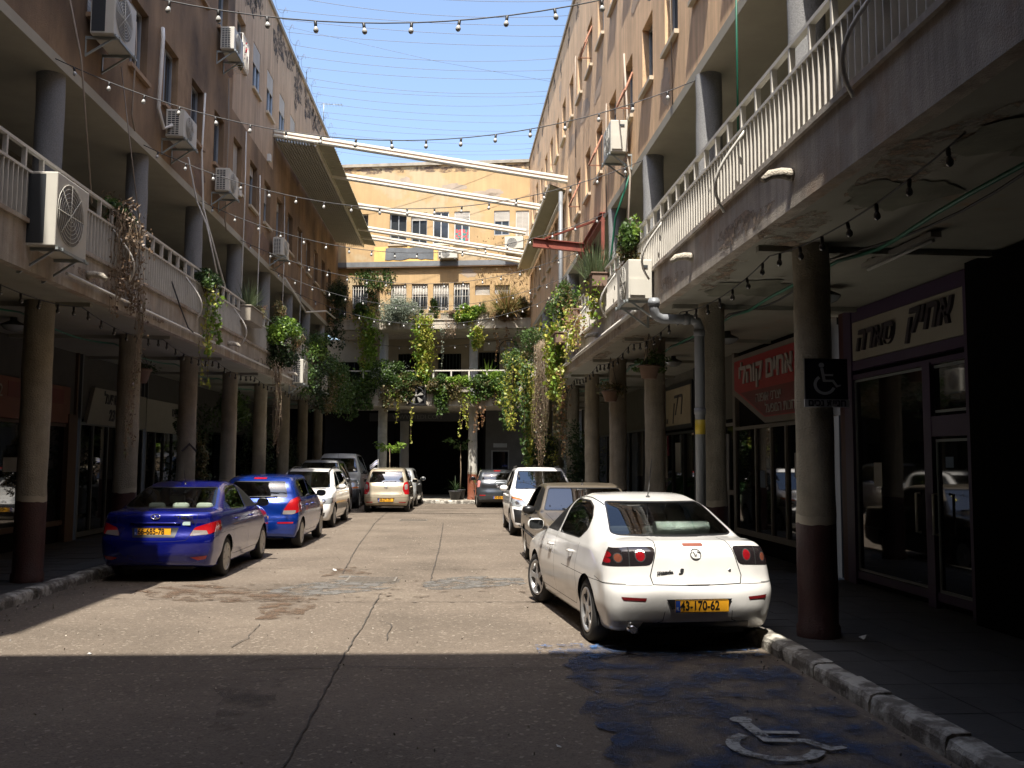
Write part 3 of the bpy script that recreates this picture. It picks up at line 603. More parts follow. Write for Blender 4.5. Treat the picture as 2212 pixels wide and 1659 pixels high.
for k, (a, z, ra, rb) in enumerate(((4.9, 13.3, .5, .2), (2.9, 13.6, .3, .2), (6.4, 13.0, .6, .2), (5.6, 9.65, .3, .5), (6.6, 12.9, .3, .15))): skin_patch(B, lambda p_, q_: pmB(p_, q_, -.004) if z > 10.1 else pmB2(p_, q_, -.004), (a, z), ra, min(rb, .2) if z < 10 else rb, M('grey_wall_patch', (.36, .29, .22), .9, var=.15), EB, 'plaster_patch', 160+k)
# posters, stickers and scuffs on shop glass and columns; goods seen through the near shop window
PAPER = M('faded_paper', (.3, .29, .26), .8, var=.1); PAPER2 = M('faded_blue_paper', (.1, .14, .2), .8, var=.15)
for k, (a, z, w_, h_, mt) in enumerate(((11.6, 1.45, .22, .3, PAPER), (9.9, 1.7, .16, .12, PAPER2), (14.3, 1.5, .3, .4, PAPER), (16.0, 1.3, .25, .3, PAPER2), (21.9, 1.5, .5, .7, PAPER))):
    mb = MB(R); pbox(mb, pmRw, a, a+w_, z, z+h_, -.034, -.0315); mb.build('poster', mt, RB)
for k, (a, z, w_, h_, mt) in enumerate(((16.2, 1.5, .5, .25, PAPER), (21.9, 1.3, .2, .45, PAPER), (24.8, 1.4, .3, .4, PAPER2))):
    mb = MB(L); pbox(mb, pmLw, a, a+w_, z, z+h_, -.034, -.0315); mb.build('poster', mt, LB)
# ------------------------------------------------------------------ signs
def sign_box(fr, pm, a0, a1, z0, z1, mt, label, d=.1, name='shop_sign', poly=None):
    mb = MB(fr)
    if poly is None: pbox(mb, pm, a0, a1, z0, z1, -d-.02, -.02)
    else:
        i0 = [mb.P(pm(a, z, -.02)) for a, z in poly]; i1 = [mb.P(pm(a, z, -d-.02)) for a, z in poly]; n = len(poly); mb.face(i0); mb.face(i1[::-1])
        for k in range(n): mb.face((i0[k], i0[(k+1) % n], i1[(k+1) % n], i1[k]))
    o = mb.build(name, mt, None); return tag(o, label, 'sign')
CREAM = M('cream_sign_panel', (.25, .23, .185), .6, var=.06); INK = M('black_lettering', (.02, .014, .02), .5)
o = sign_box(R, pmRw, 9.52, 12.27, 3.13, 3.65, CREAM, 'cream sign with large slanted dark Hebrew script in a purple frame', .06)
ztx = 3.40
text_mesh(heb('אחיק'), .46, 'lettering', INK, o, R, (5.6-.095, 10.25, 3.44), (0, -1, 0), (0, 0, 1), .02, shear=.35, offset=.012)
text_mesh(heb('סארה'), .42, 'lettering', INK, o, R, (5.6-.095, 11.6, 3.38), (0, -1, 0), (0, 0, 1), .02, shear=.35, offset=.012)
# red chamfered sign
RED = M('red_sign_panel', (.30, .014, .017), .45, var=.05); RED2 = M('dark_red_sign_panel', (.13, .008, .010), .45)
poly = [(17.35, 3.72), (12.85, 3.72), (12.85, 2.42), (15.6, 2.42), (17.35, 3.02)]
o = sign_box(R, pmRw, 0, 0, 0, 0, FR_B, 'red shop sign with a cut corner, white frame and white Hebrew letters', .14, poly=poly)
def inset(P, d):
    c = Vector((sum(p[0] for p in P)/len(P), sum(p[1] for p in P)/len(P))); return [tuple(Vector(p)+(c-Vector(p)).normalized()*d) for p in P]
mb = MB(R); P2 = [(17.22, 3.63), (12.95, 3.63), (12.95, 2.52), (15.56, 2.52), (17.22, 3.10)]; mb.poly([pmRw(a, z, -.175) for a, z in P2]); mb.build('sign_face', RED, o)
mb = MB(R); P2 = [(17.18, 3.12), (16.9, 3.05), (12.97, 3.05), (12.97, 2.54), (15.55, 2.54)]; mb.poly([pmRw(a, z, -.18) for a, z in ((16.85, 3.02), (12.97, 3.02), (12.97, 2.54), (15.55, 2.54))]); mb.build('sign_lower_band', RED2, o)
WT = M('white_lettering', (.36, .34, .32), .5)
text_mesh(heb('אחים קוהלי'), .50, 'lettering', WT, o, R, (5.6-.19, 15.55, 3.34), (0, -1, 0), (0, 0, 1), .012, offset=.012, sx=1.15)
text_mesh(heb('יצרני אופנה'), .24, 'lettering', WT, o, R, (5.6-.19, 15.35, 2.87), (0, -1, 0), (0, 0, 1), .006, sx=1.1)
text_mesh(heb('חנות המפעל'), .24, 'lettering', WT, o, R, (5.6-.19, 14.8, 2.66), (0, -1, 0), (0, 0, 1), .006, sx=1.1)
o = sign_box(R, pmRw, 20.55, 23.1, 2.52, 3.6, BLACKP, 'cream sign with two black brush letters behind the grey drainpipe', .08)
mb = MB(R); pbox(mb, pmRw, 20.65, 23.0, 2.62, 3.5, -.115, -.105); mb.build('sign_face', M('yellowish_sign_panel', (.3, .25, .16), .6), o)
text_mesh(heb('רק'), .8, 'lettering', INK, o, R, (5.6-.12, 21.85, 3.1), (0, -1, 0), (0, 0, 1), .004, shear=.3)
text_mesh(heb('או'), .2, 'lettering', INK, o, R, (5.6-.12, 22.85, 2.74), (0, -1, 0), (0, 0, 1), .004)
mb = MB(R); mb.box(5.25, 5.32, 23.7, 24.3, 1.9, 3.5); tag(mb.build('red_banner', M('red_cloth', (.3, .015, .02), .8), None), 'narrow red cloth banner hanging between the far arcade columns', 'banner')
# left signs
ORG = M('orange_sign_panel', (.16, .045, .018), .6, var=.15)
o = sign_box(L, pmLw, 15.3, 18.6, 2.42, 3.12, ORG, 'orange shop sign with the number 22 behind the nearest left column', .08)
text_mesh('22', .3, 'lettering', M('pale_number', (.25, .22, .16), .6), o, L, (-7.85+.115, 15.75, 2.86), (0, 1, 0), (0, 0, 1), .004)
mb = MB(L); pbox(mb, pmLw, 16.1, 18.3, 2.78, 3.05, -.106, -.101); mb.build('sign_band', M('red_sign_band', (.14, .02, .01), .6), o)
o = sign_box(L, pmLw, 0, 0, 0, 0, CREAM, 'cream sign with slanted end, Hebrew letters and the number 23', .08, poly=[(19.45, 2.45), (22.95, 2.45), (22.95, 3.22), (19.8, 3.22)])
text_mesh(heb('חנות המפעל'), .34, 'lettering', INK, o, L, (-7.85+.115, 21.2, 3.02), (0, 1, 0), (0, 0, 1), .004, offset=.008)
text_mesh('23', .34, 'lettering', INK, o, L, (-7.85+.115, 20.75, 2.66), (0, 1, 0), (0, 0, 1), .004, offset=.008, shear=.15)
o = sign_box(L, pmLw, 23.0, 26.7, 2.4, 3.2, CREAM, 'cream sign with small Hebrew letters beyond the second left column', .08)
text_mesh(heb('גברים.נשים'), .3, 'lettering', INK, o, L, (-7.85+.115, 25.6, 2.95), (0, 1, 0), (0, 0, 1), .004, offset=.006)
text_mesh(heb('וילדים'), .3, 'lettering', INK, o, L, (-7.85+.115, 25.6, 2.62), (0, 1, 0), (0, 0, 1), .004, offset=.006)
text_mesh('↑', .5, 'painted_arrow', INK, LB, L, (-5.75+.12, 19.52-.2, 1.85), (.85, .5, 0), (0, 0, 1), .002)
# access sign on the near column
yc = CR[1]; cxs = 3.51
mb = MB(R); mb.box(cxs-.175, cxs+.235, yc-.235, yc-.21, 2.34, 2.72); mb.cur = 1; mb.box(cxs-.18, cxs+.25, yc-.232, yc-.208, 2.265, 2.338); mb.box(cxs-.05, cxs+.1, yc-.21, yc-.16, 2.4, 2.6)
o = mb.build('parking_sign', [M('navy_sign', (.008, .008, .013), .5), M('grey_sign', (.34, .35, .36), .5)], None); tag(o, 'dark square wheelchair parking sign fixed to the nearest right column', 'sign')
mb = MB(R); wheelchair(mb, lambda x, y: (cxs+.02+x*.36, yc-.2375, 2.52+y*.32)); mb.build('wheelchair_symbol', M('grey_symbol', (.42, .43, .43), .5), o)
text_mesh(heb('חניית נכים'), .085, 'lettering', M('dark_letters', (.01, .01, .015), .5), o, R, (cxs+.035, yc-.236, 2.302), (1, 0, 0), (0, 0, 1), .001, offset=.003)
# ------------------------------------------------------------------ air conditioners
ACW = M('ac_casing', (.5, .48, .42), .5, var=.05); ACG = M('ac_dark_coil', (.03, .035, .04), .5); ACF = M('ac_fan_back', (.15, .145, .13), .5); STEEL = M('galvanised_bracket', (.3, .33, .33), .5, .4)
def ac_unit(fr, x, y, z, w, d, h, side, label, grp='air conditioners on the facades', end='grille'):
    """x,y,z: corner at the wall side near end, bottom; side=+1: fan side looks to +x; w along y"""
    root = empty('air_conditioner', fr(x+side*d/2, y+w/2, z), fr.a); tag(root, label, 'air conditioner', grp)
    X = lambda q: x+side*q
    mb = MB(fr); a, b = sorted((X(0), X(d))); mb.box(a, b, y, y+w, z, z+h); c = mb.build('casing', ACW, root, bevel=.012)
    mb = MB(fr)
    if end == 'grille':
        mb.cur = 0; a, b = sorted((X(.03), X(d*.74))); mb.box(a, b, y-.003, y+.01, z+.03, z+h-.04); mb.cur = 1; n = 11
        for k in range(n+1): zz = z+.03+(h-.07)*k/n; mb.box(a, b, y-.010, y-.004, zz-.006, zz+.006)
        for k in range(4): q = X(.03+(d*.74-.03)*k/3); mb.box(q-.006, q+.006, y-.011, y-.004, z+.03, z+h-.04)
    elif end == 'dark':
        mb.cur = 0; a, b = sorted((X(0.02), X(d*.62))); mb.box(a, b, y-.003, y+.01, z+.03, z+h-.03)
    else:
        m2 = MB(fr); a, b = sorted((X(.06), X(.14))); m2.box(a, b, y-.012, y, z+h-.12, z+h-.08); m2.build('handle_slot', ACG, root); mb.cur = 1; a, b = sorted((X(.10), X(d-.02))); mb.box(a, b, y-.02, y, z+.05, z+h*.5)
    mb.build('coil_grille', [ACG, ACW], root)
    # fan guard on the street side
    cy_, cz_ = y+w*.42, z+h*.5; rr_ = h*.42; mb = MB(fr); mb.cur = 0
    n = 24; ring = [mb.P((X(d+.003), cy_+rr_*math.cos(t), cz_+rr_*math.sin(t))) for t in np.linspace(0, 2*math.pi, n, endpoint=False)]; mb.face(ring); mb.cur = 1
    for q in np.linspace(.2, 1, 7): mb.tube([(X(d+.012), cy_+rr_*q*math.cos(t), cz_+rr_*q*math.sin(t)) for t in np.linspace(0, 2*math.pi, n+1)], .004, 4)
    for t in np.linspace(0, math.pi, 4, endpoint=False): mb.tube([(X(d+.014), cy_-rr_*math.cos(t), cz_-rr_*math.sin(t)), (X(d+.014), cy_+rr_*math.cos(t), cz_+rr_*math.sin(t))], .004, 4)
    mb.build('fan_guard', [ACF, ACW], root)
    mb = MB(fr)
    for yy in (y+.12, y+w-.12):
        mb.bar((X(-.10), yy, z-.02), (X(d+.05), yy, z-.02), .035, .035); mb.bar((X(-.09), yy, z-.28), (X(d*.8), yy, z-.03), .025, .025); mb.bar((X(-.1), yy, z-.3), (X(-.1), yy, z-.0), .03, .03)
    mb.bar((X(d+.02), y, z-.025), (X(d+.02), y+w, z-.025), .03, .03); mb.build('bracket', STEEL, root)
    return root
AL = -5.52+.1
for (x, y, z, w, d, h, sd, lb, en, fr_) in [
    (AL, 13.1, 7.8, .85, .34, .75, 1, 'large air conditioner cut by the top edge of the picture at upper left', 'dark', L),
    (AL, 16.5, 7.5, .8, .32, .5, 1, 'air conditioner on brown wall with coiled white hose above it', 'grille', L),
    (AL, 19.8, 7.48, .8, .3, .5, 1, 'air conditioner under a small rusty planter on the brown wall', 'grille', L),
    (AL, 25.8, 7.42, .8, .3, .5, 1, 'small air conditioner near the corrugated canopy end of brown wall', 'grille', L),
    (AL, 19.85, 10.65, .8, .3, .5, 1, 'top row air conditioner beside a flower basket on the brown wall', 'grille', L),
    (-4.96, 10.5, 4.12, .85, .34, .85, 1, 'big cream air conditioner hung outside the left balcony railing', 'dark', L),
    (-4.92, 26.5, 3.9, .8, .3, .68, 1, 'white air conditioner on the left slab edge below the lime green bush', 'grille', L),
    (-4.92, 30.6, 3.95, .8, .28, .6, 1, 'farthest air conditioner on the left slab edge among hanging vines', 'grille', L),
    (3.36-.1, 16.5, 7.42, .8, .32, .6, -1, 'cream air conditioner on bracket high on the sunlit right facade', 'plain', R),
    (2.80, 12.5, 3.98, .85, .33, .55, -1, 'cream air conditioner on the right slab edge above the grey pipe elbow', 'plain', R)]:
    ac_unit(fr_, x, y, z, w, d, h, sd, lb, end=en)
def ac_front(a, z, w, h, label, off=.0):
    root = empty('air_conditioner', B(a+w/2, off-.2, z), B.a); tag(root, label, 'air conditioner', 'air conditioners on the facades')
    mb = MB(B); mb.box(a, a+w, off-.34, off-.04, z, z+h); mb.build('casing', ACW, root, bevel=.012); n = 20; c = (a+w*.4, z+h/2); r = h*.4
    mb = MB(B); mb.cur = 0; mb.face([mb.P((c[0]+r*math.cos(t), off-.343, c[1]+r*math.sin(t))) for t in np.linspace(0, 6.283, n, endpoint=False)]); mb.cur = 1
    for q in (.25, .5, .75, 1): mb.tube([(c[0]+r*q*math.cos(t), off-.35, c[1]+r*q*math.sin(t)) for t in np.linspace(0, 6.283, n+1)], .006, 4)
    mb.build('fan_guard', [M('ac_fan_grey', (.2, .2, .19), .5), ACW], root)
    mb = MB(B); mb.bar((a+.1, off, z-.03), (a+.1, off-.36, z-.03), .03, .03); mb.bar((a+w-.1, off, z-.03), (a+w-.1, off-.36, z-.03), .03, .03); mb.build('bracket', STEEL, root)
ac_front(7.2, 10.55, .78, .5, 'white air conditioner with round fan on the end wall under right windows')
ac_front(4.4, 10.2, .8, .42, 'white air conditioner on the end wall beside the grey paint patch')
# ------------------------------------------------------------------ big exhaust fans
def big_fan(fr, P, r, label, box=True):
    root = empty('exhaust_fan', fr(*P), fr.a); tag(root, label, 'fan'); x, y, z = P
    mb = MB(fr)
    if box:
        for q in ((x-r*1.1, x-r*.98, z-r*1.1, z+r*1.1), (x+r*.98, x+r*1.1, z-r*1.1, z+r*1.1), (x-r*.98, x+r*.98, z-r*1.1, z-r*.98), (x-r*.98, x+r*.98, z+r*.98, z+r*1.1)): mb.box(q[0], q[1], y-.1, y+.1, q[2], q[3])
        mb.box(x-r*1.1, x+r*1.1, y+.1, y+.12, z-r*1.1, z+r*1.1)
    mb.tube([(x+r*.97*math.cos(t), y-.1, z+r*.97*math.sin(t)) for t in np.linspace(0, 6.283, 25)], .02, 5); mb.build('fan_housing', BLACKP, root)
    mb = MB(fr)
    for k in range(5):
        t = k*1.2566+.4; pts = [(x+r*q*math.cos(t+e), y-.05+.04*e, z+r*q*math.sin(t+e)) for q, e in ((.15, -.2), (.85, -.28), (.9, .28), (.15, .25))]; mb.poly(pts)
    mb.lathe((x, y-.1, z), [(0.01, 0), (.16*r, 0), (.16*r, .1)], 12, 'Y'); mb.build('blades', M('fan_blade_metal', (.2, .19, .17), .6, .0), root)
big_fan(B, (3.68, -.92, 4.36), .36, 'square black exhaust fan hanging on the far lower balcony edge')
big_fan(B, (7.4, -.2, 6.3), .42, 'large round dark fan in the far right gallery corner', False)
# ------------------------------------------------------------------ corrugated canopies with their crossing beams
CRM = M('canopy_cream_metal', (.72, .69, .58), .45, var=.05); CUN = M('canopy_underside_metal', (.6, .58, .52), .45, .3, var=.1); GREEN = M('olive_canopy', (.36, .34, .24), .5, var=.1)
def corrugated(mb, pA, pB, pC, pD, n, amp, nrm):
    """quad A-B (ridge direction along A->B), corrugated across A->D"""
    A, Bq, C, D = map(Vector, (pA, pB, pC, pD)); nr = Vector(nrm); rows = []
    for k in range(n*4+1):
        t = k/(n*4); o = nr*amp*(1 if (k % 4) in (1, 2) else -1); rows.append((mb.P(A.lerp(D, t)+o), mb.P(Bq.lerp(C, t)+o)))
    for (a, b), (c, d) in zip(rows, rows[1:]): mb.face((a, b, d, c))
Zl, Zr = 10.95, 9.72; xl, xr = -5.5, 3.3
zx = lambda x: Zl+(Zr-Zl)*(x-xl)/(xr-xl)
root = empty('canopy', (-4.6, 31, zx(-4.6))); tag(root, 'long corrugated metal canopy along the brown facade under the cream beams', 'canopy')
mb = MB(); corrugated(mb, (-5.48, 26.0, zx(-5.48)-.14), (-5.48, 38.6, zx(-5.48)-.14), (-4.35, 38.6, zx(-4.35)-.14), (-4.35, 26.0, zx(-4.35)-.14), 14, .055, (0, 0, 1)); mb.build('corrugated_sheet', CUN, root)
mb = MB(); corrugated(mb, (-4.5, 26.0, zx(-4.5)-.02), (-3.85, 26.0, zx(-3.85)-.02), (-3.85, 38.6, zx(-3.85)-.02), (-4.5, 38.6, zx(-4.5)-.02), 60, .018, (0, 0, 1)); mb.build('upper_sheet', GREEN, root)
mb = MB(); mb.bar((-4.35, 26.0, zx(-4.35)-.1), (-4.35, 38.6, zx(-4.35)-.1), .06, .16); mb.build('edge_beam', CRM, root)
root = empty('canopy', R(3.1, 31, 9.7), AR); tag(root, 'narrow olive sheet canopy along the sunlit right facade', 'canopy')
mb = MB(R); mb.poly([(2.85, 26.1, 9.68), (2.85, 37.6, 9.68), (3.34, 37.6, 9.5), (3.34, 26.1, 9.5)]); mb.poly([(2.85, 26.1, 9.71), (3.34, 26.1, 9.53), (3.34, 37.6, 9.53), (2.85, 37.6, 9.71)]); mb.build('sheet', GREEN, root)
mb = MB(R); mb.bar((2.85, 26.1, 9.64), (2.85, 37.6, 9.64), .05, .1); mb.tube([(3.25, 26.1, 9.35), (3.25, 37.6, 9.35)], .06, 8); mb.build('gutter', CRM, root)
for k, (y, xe, lb) in enumerate(((26.0, 2.86, 'nearest and longest cream beam crossing the street, ends at the grey downpipe'), (29.2, 2.44, 'second cream beam from the viewer crossing above the street'), (32.6, 2.08, 'third cream beam from the viewer, ends by the red steel'), (35.9, 2.38, 'fourth cream beam from the viewer, upper of the close far pair'), (37.3, 2.38, 'farthest cream beam, lower of the close far pair'))):
    root = empty('roof_beam', (-1.2, y, zx(-1.2))); tag(root, lb, 'beam', 'cream beams crossing the street')
    mb = MB(); mb.bar((xl, y, zx(xl)), (xe, y, zx(xe)), .12, .20); mb.bar((xl, y-.068, zx(xl)+.05), (xe, y-.068, zx(xe)+.05), .016, .05); mb.bar((xl, y-.068, zx(xl)-.05), (xe, y-.068, zx(xe)-.05), .016, .05); mb.build('channel', CRM, root)
    mb = MB(); mb.bar((xl, y-.065, zx(xl)), (xe, y-.065, zx(xe)), .006, .014); mb.build('seam', RUST, root)
# red steel frame
RS = M('red_oxide_steel', (.22, .055, .035), .6, var=.25, scale=6)
root = empty('steel_frame', R(2.8, 21.5, 6.9), AR); tag(root, 'red oxide steel frame projecting over the street from the right facade', 'steel frame')
def ibeam(mb, a, b, h=.2, w=.12):
    mb.bar(a, b, .02, h); a, b = Vector(a), Vector(b); 
    for s_ in (h/2, -h/2): mb.bar(a+Vector((0, 0, s_)), b+Vector((0, 0, s_)), w, .02)
mb = MB(R); ibeam(mb, (2.0, 21.8, 6.95), (3.5, 21.9, 6.85)); ibeam(mb, (3.28, 19.4, 6.98), (3.28, 23.0, 6.9), .18); mb.bar((3.28, 19.4, 6.95), (3.28, 19.4, 5.2), .07, .07, (0, 1, 0)); mb.bar((2.3, 21.8, 7.06), (3.28, 20.2, 7.1), .04, .04); mb.build('steel_section', RS, root)
# ------------------------------------------------------------------ pipes and cables (one thing each)
def pipe(fr, pts, r, mt, label, cat='pipe', name='drain_pipe', n=10, collars=()):
    mb = MB(fr); mb.tube(pts, r, n)
    for c, ax in collars: mb.lathe(c, [(r*1.18, -.04), (r*1.18, .04)], 12, ax)
    return tag(mb.build(name, mt, None), label, cat)
yp = CR[2]-.27
pipe(R, [(2.66, yp-.05, 3.86), (2.66, yp-.05, 3.72), (2.69, yp-.02, 3.64), (2.78, yp, 3.60), (3.16, yp, 3.60), (3.24, yp, 3.57), (3.27, yp, 3.49), (3.27, yp, .12)], .065, PIPEG, 'thick grey elbowed drainpipe running down beside the second right column', collars=[((2.66, yp-.05, 3.8), 'Z'), ((3.27, yp, 3.42), 'Z'), ((3.1, yp, 3.6), 'X'), ((3.27, yp, 2.4), 'Z')])
mb = MB(R); mb.lathe((3.27, yp, 2.1), [(.067, 0), (.067, .19)], 14); tag(mb.build('yellow_sticker', M('yellow_tape', (.5, .36, .03), .5), None), 'yellow tape wrapped round the grey drainpipe', 'tape')
pipe(R, [(3.18, 26.0, 9.45), (3.18, 26.0, 4.4)], .06, PIPEG, 'straight grey downpipe on the right facade below the nearest beam end')
pipe(L, [(-4.9, 11.5, 4.0), (-4.9, 20, 4.0), (-4.9, 38, 4.0)], .022, PIPEW, 'thin white pipe running along the left balcony edge', name='white_pipe')
pipe(R, [(2.79, 13.6, 4.0), (2.79, 20, 4.02), (2.79, 30, 4.0)], .035, PIPEW, 'white pipe clipped along the right balcony edge beyond the air conditioner', name='white_pipe')
pipe(L, [(-5.47, 16.3, 9.4), (-5.44, 16.25, 9.2), (-5.46, 16.2, 7.9), (-5.42, 16.4, 7.6), (-5.3, 16.5, 7.7)], .035, PIPEW, 'white insulated hose coming down to the air conditioner on brown wall', name='white_hose')
pipe(L, [(-5.46, 19.0, 9.3), (-5.46, 18.9, 8.0), (-5.45, 19.1, 6.9), (-4.96, 19.2, 5.2)], .02, PIPEW, 'pale cable falling from the brown facade past the third air conditioner', name='cable')
pipe(L, [(-5.46, 18.0, 7.6), (-5.44, 18.6, 6.9), (-5.2, 18.5, 6.4), (-4.96, 18.7, 5.2)], .017, PIPEW, 'white cable hanging from facade to left railing', name='cable')
pipe(L, [(-5.4, 11.6, 9.0), (-5.1, 12.1, 7.0), (-4.96, 12.3, 5.1)], .012, M('cable_tan', (.3, .25, .2), .7), 'thin tan cable slanting across the top left corner', name='cable')
pipe(L, [(-5.3, 14.0, 7.7), (-5.0, 14.2, 5.3)], .008, M('cable_tan', (.3, .25, .2), .7), 'thin vertical cable under the top left air conditioner', name='cable')
pipe(L, [(-4.93, 15.6, 4.7), (-4.86, 15.9, 4.3), (-4.84, 16.3, 4.02), (-4.84, 16.6, 3.98)], .012, CABLE, 'black cable looping over the left fascia', name='cable')
pipe(R, [(3.33, 17.2, 9.6), (3.33, 16.9, 8.3), (3.25, 16.6, 7.4), (3.3, 16.5, 7.0), (3.2, 16.4, 5.2)], .02, M('cable_tan', (.3, .25, .2), .7), 'tan cable dropping behind the right facade air conditioner', name='cable')
GRN = M('green_hose', (.01, .12, .07), .5)
pipe(R, [(3.3, 16.5, 7.0), (3.1, 16.9, 6.3), (3.05, 17.1, 5.6), (3.0, 17.2, 4.5)], .02, GRN, 'green hose hanging from the right facade down to the railing', name='hose')
pipe(R, [(3.2, 9.9, 8.0), (3.2, 9.9, 5.0)], .012, GRN, 'green hose hanging in the near right gallery', name='hose')
zz = lambda y, k: 3.72-.12*abs(math.sin((y-CR[1])*math.pi/3.42))
pipe(R, [(3.72+.1*math.sin(y*1.7), y, zz(y, 0)) for y in np.arange(4, 26, .43)], .018, GRN, 'green hose looped along the right arcade ceiling', name='hose', n=6)
pipe(R, [(3.78+.05*math.sin(y*1.3), y, zz(y, 0)+.02) for y in np.arange(4, 30, .43)], .012, CABLE, 'dark cable looped along the right arcade ceiling', name='cable', n=5)
pipe(L, [(-6.0, y, 3.7-.1*abs(math.sin((y-CLf[3])*math.pi/3.4))) for y in np.arange(11, 36, .42)], .014, GRN, 'green hose looped along the left arcade ceiling', name='hose', n=6)
pipe(R, [(3.36, yc+3.43*3, 3.2), (3.6, yc+10.07, 3.2)], .01, CABLE, 'blue band round the third right column', 'band', 'column_band')
# ------------------------------------------------------------------ string lights
BULBM = M('frosted_bulb', (.42, .42, .4), .15, var=.02, coat=.5)
def bulb_mesh():
    mb = MB(); mb.cur = 0; mb.lathe((0, 0, 0), [(.012, 0), (.019, -.006), (.019, -.06), (.016, -.066)], 8); mb.cur = 1; mb.smooth = True
    mb.lathe((0, 0, 0), [(.013, -.064), (.018, -.075), (.03, -.098), (.032, -.115), (.026, -.135), (.012, -.147), (.001, -.15)], 10)
    o = mb.build('bulb', [BLACKP, BULBM], None); me = o.data; bpy.data.objects.remove(o); return me
BME = bulb_mesh(); BULBM = M('clear_dull_bulb', (.05, .05, .048), .08, var=.02, coat=.8); BMC = bulb_mesh()
def string_light(pts3, sag, spacing, label, grp, off=.2, me=None):
    a, b = Vector(pts3[0]), Vector(pts3[1]); n = 28; P = [a.lerp(b, t)-Vector((0, 0, 4*sag*t*(1-t))) for t in np.linspace(0, 1, n+1)]
    root = empty('string_light', a); tag(root, label, 'string lights', grp)
    mb = MB(); mb.tube(P, .007, 5); 
    L_ = (b-a).length; k = 0; t = off/L_
    while t < 1:
        p = a.lerp(b, t)-Vector((0, 0, 4*sag*t*(1-t))); o = bpy.data.objects.new('bulb', me or BME); COL.objects.link(o); o.parent = root; o.location = p-a; o.scale = (.82,)*3; o.rotation_euler = (random.uniform(-.15, .15), random.uniform(-.15, .15), 0)
        q = a.lerp(b, min(1, t+spacing*.5/L_))-Vector((0, 0, 4*sag*t*(1-t)*.98)); t += spacing/L_
    mb.build('cable', CABLE, root); return root
ords = ['nearest string of bulbs crossing against the sky at the top', 'second string of bulbs, sagging across sky above the cream beams', 'third string of bulbs crossing in front of the end wall windows', 'fourth string of bulbs crossing at the yellow panel', 'fifth string of bulbs crossing below the grey band', 'sixth string of bulbs crossing the barred windows', 'seventh string of bulbs just above the upper planted balcony', 'farthest string of bulbs inside the end gallery']
for k in range(7):
    y = CR[1]+.1+3.42*k; a = L(-5.52, y+.1, 7.02+(.04 if k else 0)); b = R(3.36, y, 6.98)
    string_light((a, b), .98, .47, ords[k], 'bulb strings crossing the street', .25)
string_light((B(-.2, -.5, 6.9), B(BW, -.5, 6.95)), .5, .47, ords[7], 'bulb strings crossing the street')
for k in range(-1, 8):
    y = CR[1]+3.42*k; nm = ['before the nearest column', 'from the nearest to the second column', 'from the second to the third column', 'from third to fourth column', 'from fourth to fifth column', 'from fifth to sixth column', 'from sixth to seventh column', 'from seventh to eighth column', 'from the eighth column to the end'][k+1]
    string_light((R(3.1, y, 3.74), R(3.1, y+3.42, 3.74)), .12, .49, 'bulb string under the right slab edge '+nm, 'bulb strings under the right slab', me=BMC)
for k in range(0, 7):
    y = CLf[3]+3.4*(k-1); nm = ['at the picture edge', 'from the nearest left column', 'from the second left column', 'from the third left column', 'from the fourth left column', 'from the fifth left column', 'from the sixth left column'][k]
    string_light((L(-5.2, y, 3.78), L(-5.2, y+3.4, 3.78)), .12, .49, 'bulb string under the left slab edge '+nm, 'bulb strings under the left slab', me=BMC)
# thin wires over the roofs
WIRE = M('thin_wire', (.12, .12, .13), .6)
ORD = 'first second third fourth fifth sixth seventh eighth ninth tenth eleventh twelfth thirteenth fourteenth fifteenth sixteenth seventeenth eighteenth nineteenth twentieth twenty-first twenty-second twenty-third twenty-fourth'.split()
rr = random.Random(11); yy = 21.3
k = 0
while yy < 39:
    a = (-5.5, yy+rr.uniform(-.15, .15), 14.62); b = R(3.36, yy+rr.uniform(-.25, .25), 14.44); a = Vector(a); sg_ = rr.uniform(.12, .3)
    mb = MB(); mb.tube([a.lerp(b, t)-Vector((0, 0, 4*sg_*t*(1-t))) for t in np.linspace(0, 1, 17)], .0065, 4)
    tag(mb.build('overhead_wire', WIRE, None), ORD[k]+' bare wire between the roof edges, counted from the top of the picture', 'wire', 'wires stretched between the roofs'); yy += .78; k += 1
mb = MB(); mb.tube([(-5.5, 27, 14.6), (-1, 28.4, 14.25), R(3.3, 30, 14.4)], .0042, 4); tag(mb.build('overhead_wire', WIRE, None), 'thin wire running slantwise across the others in the sky', 'wire')
mb = MB()
for k in range(16):
    c = Vector((-5.35, 22+k*1.02, 14.55)); mb.tube([c+Vector((.0+.25*math.cos(t)*.4, t*.12, .22*math.sin(t))) for t in np.linspace(0, 6.6, 14)], .005, 3)
tag(mb.build('coiled_wire', WIRE, None), 'loose coils of wire along the left roof edge', 'wire')
# aerial
mb = MB(); mb.tube([(-5.4, 34, 14.3), (-5.4, 34, 15.0)], .015, 5); mb.tube([(-5.6, 34, 14.95), (-4.7, 34, 14.95)], .01, 4)
for k in range(6): mb.tube([(-5.3+k*.11, 33.8, 14.95), (-5.3+k*.11, 34.2, 14.95)], .006, 4)
tag(mb.build('tv_aerial', STEEL, None), 'small television aerial on the left roof edge', 'aerial')
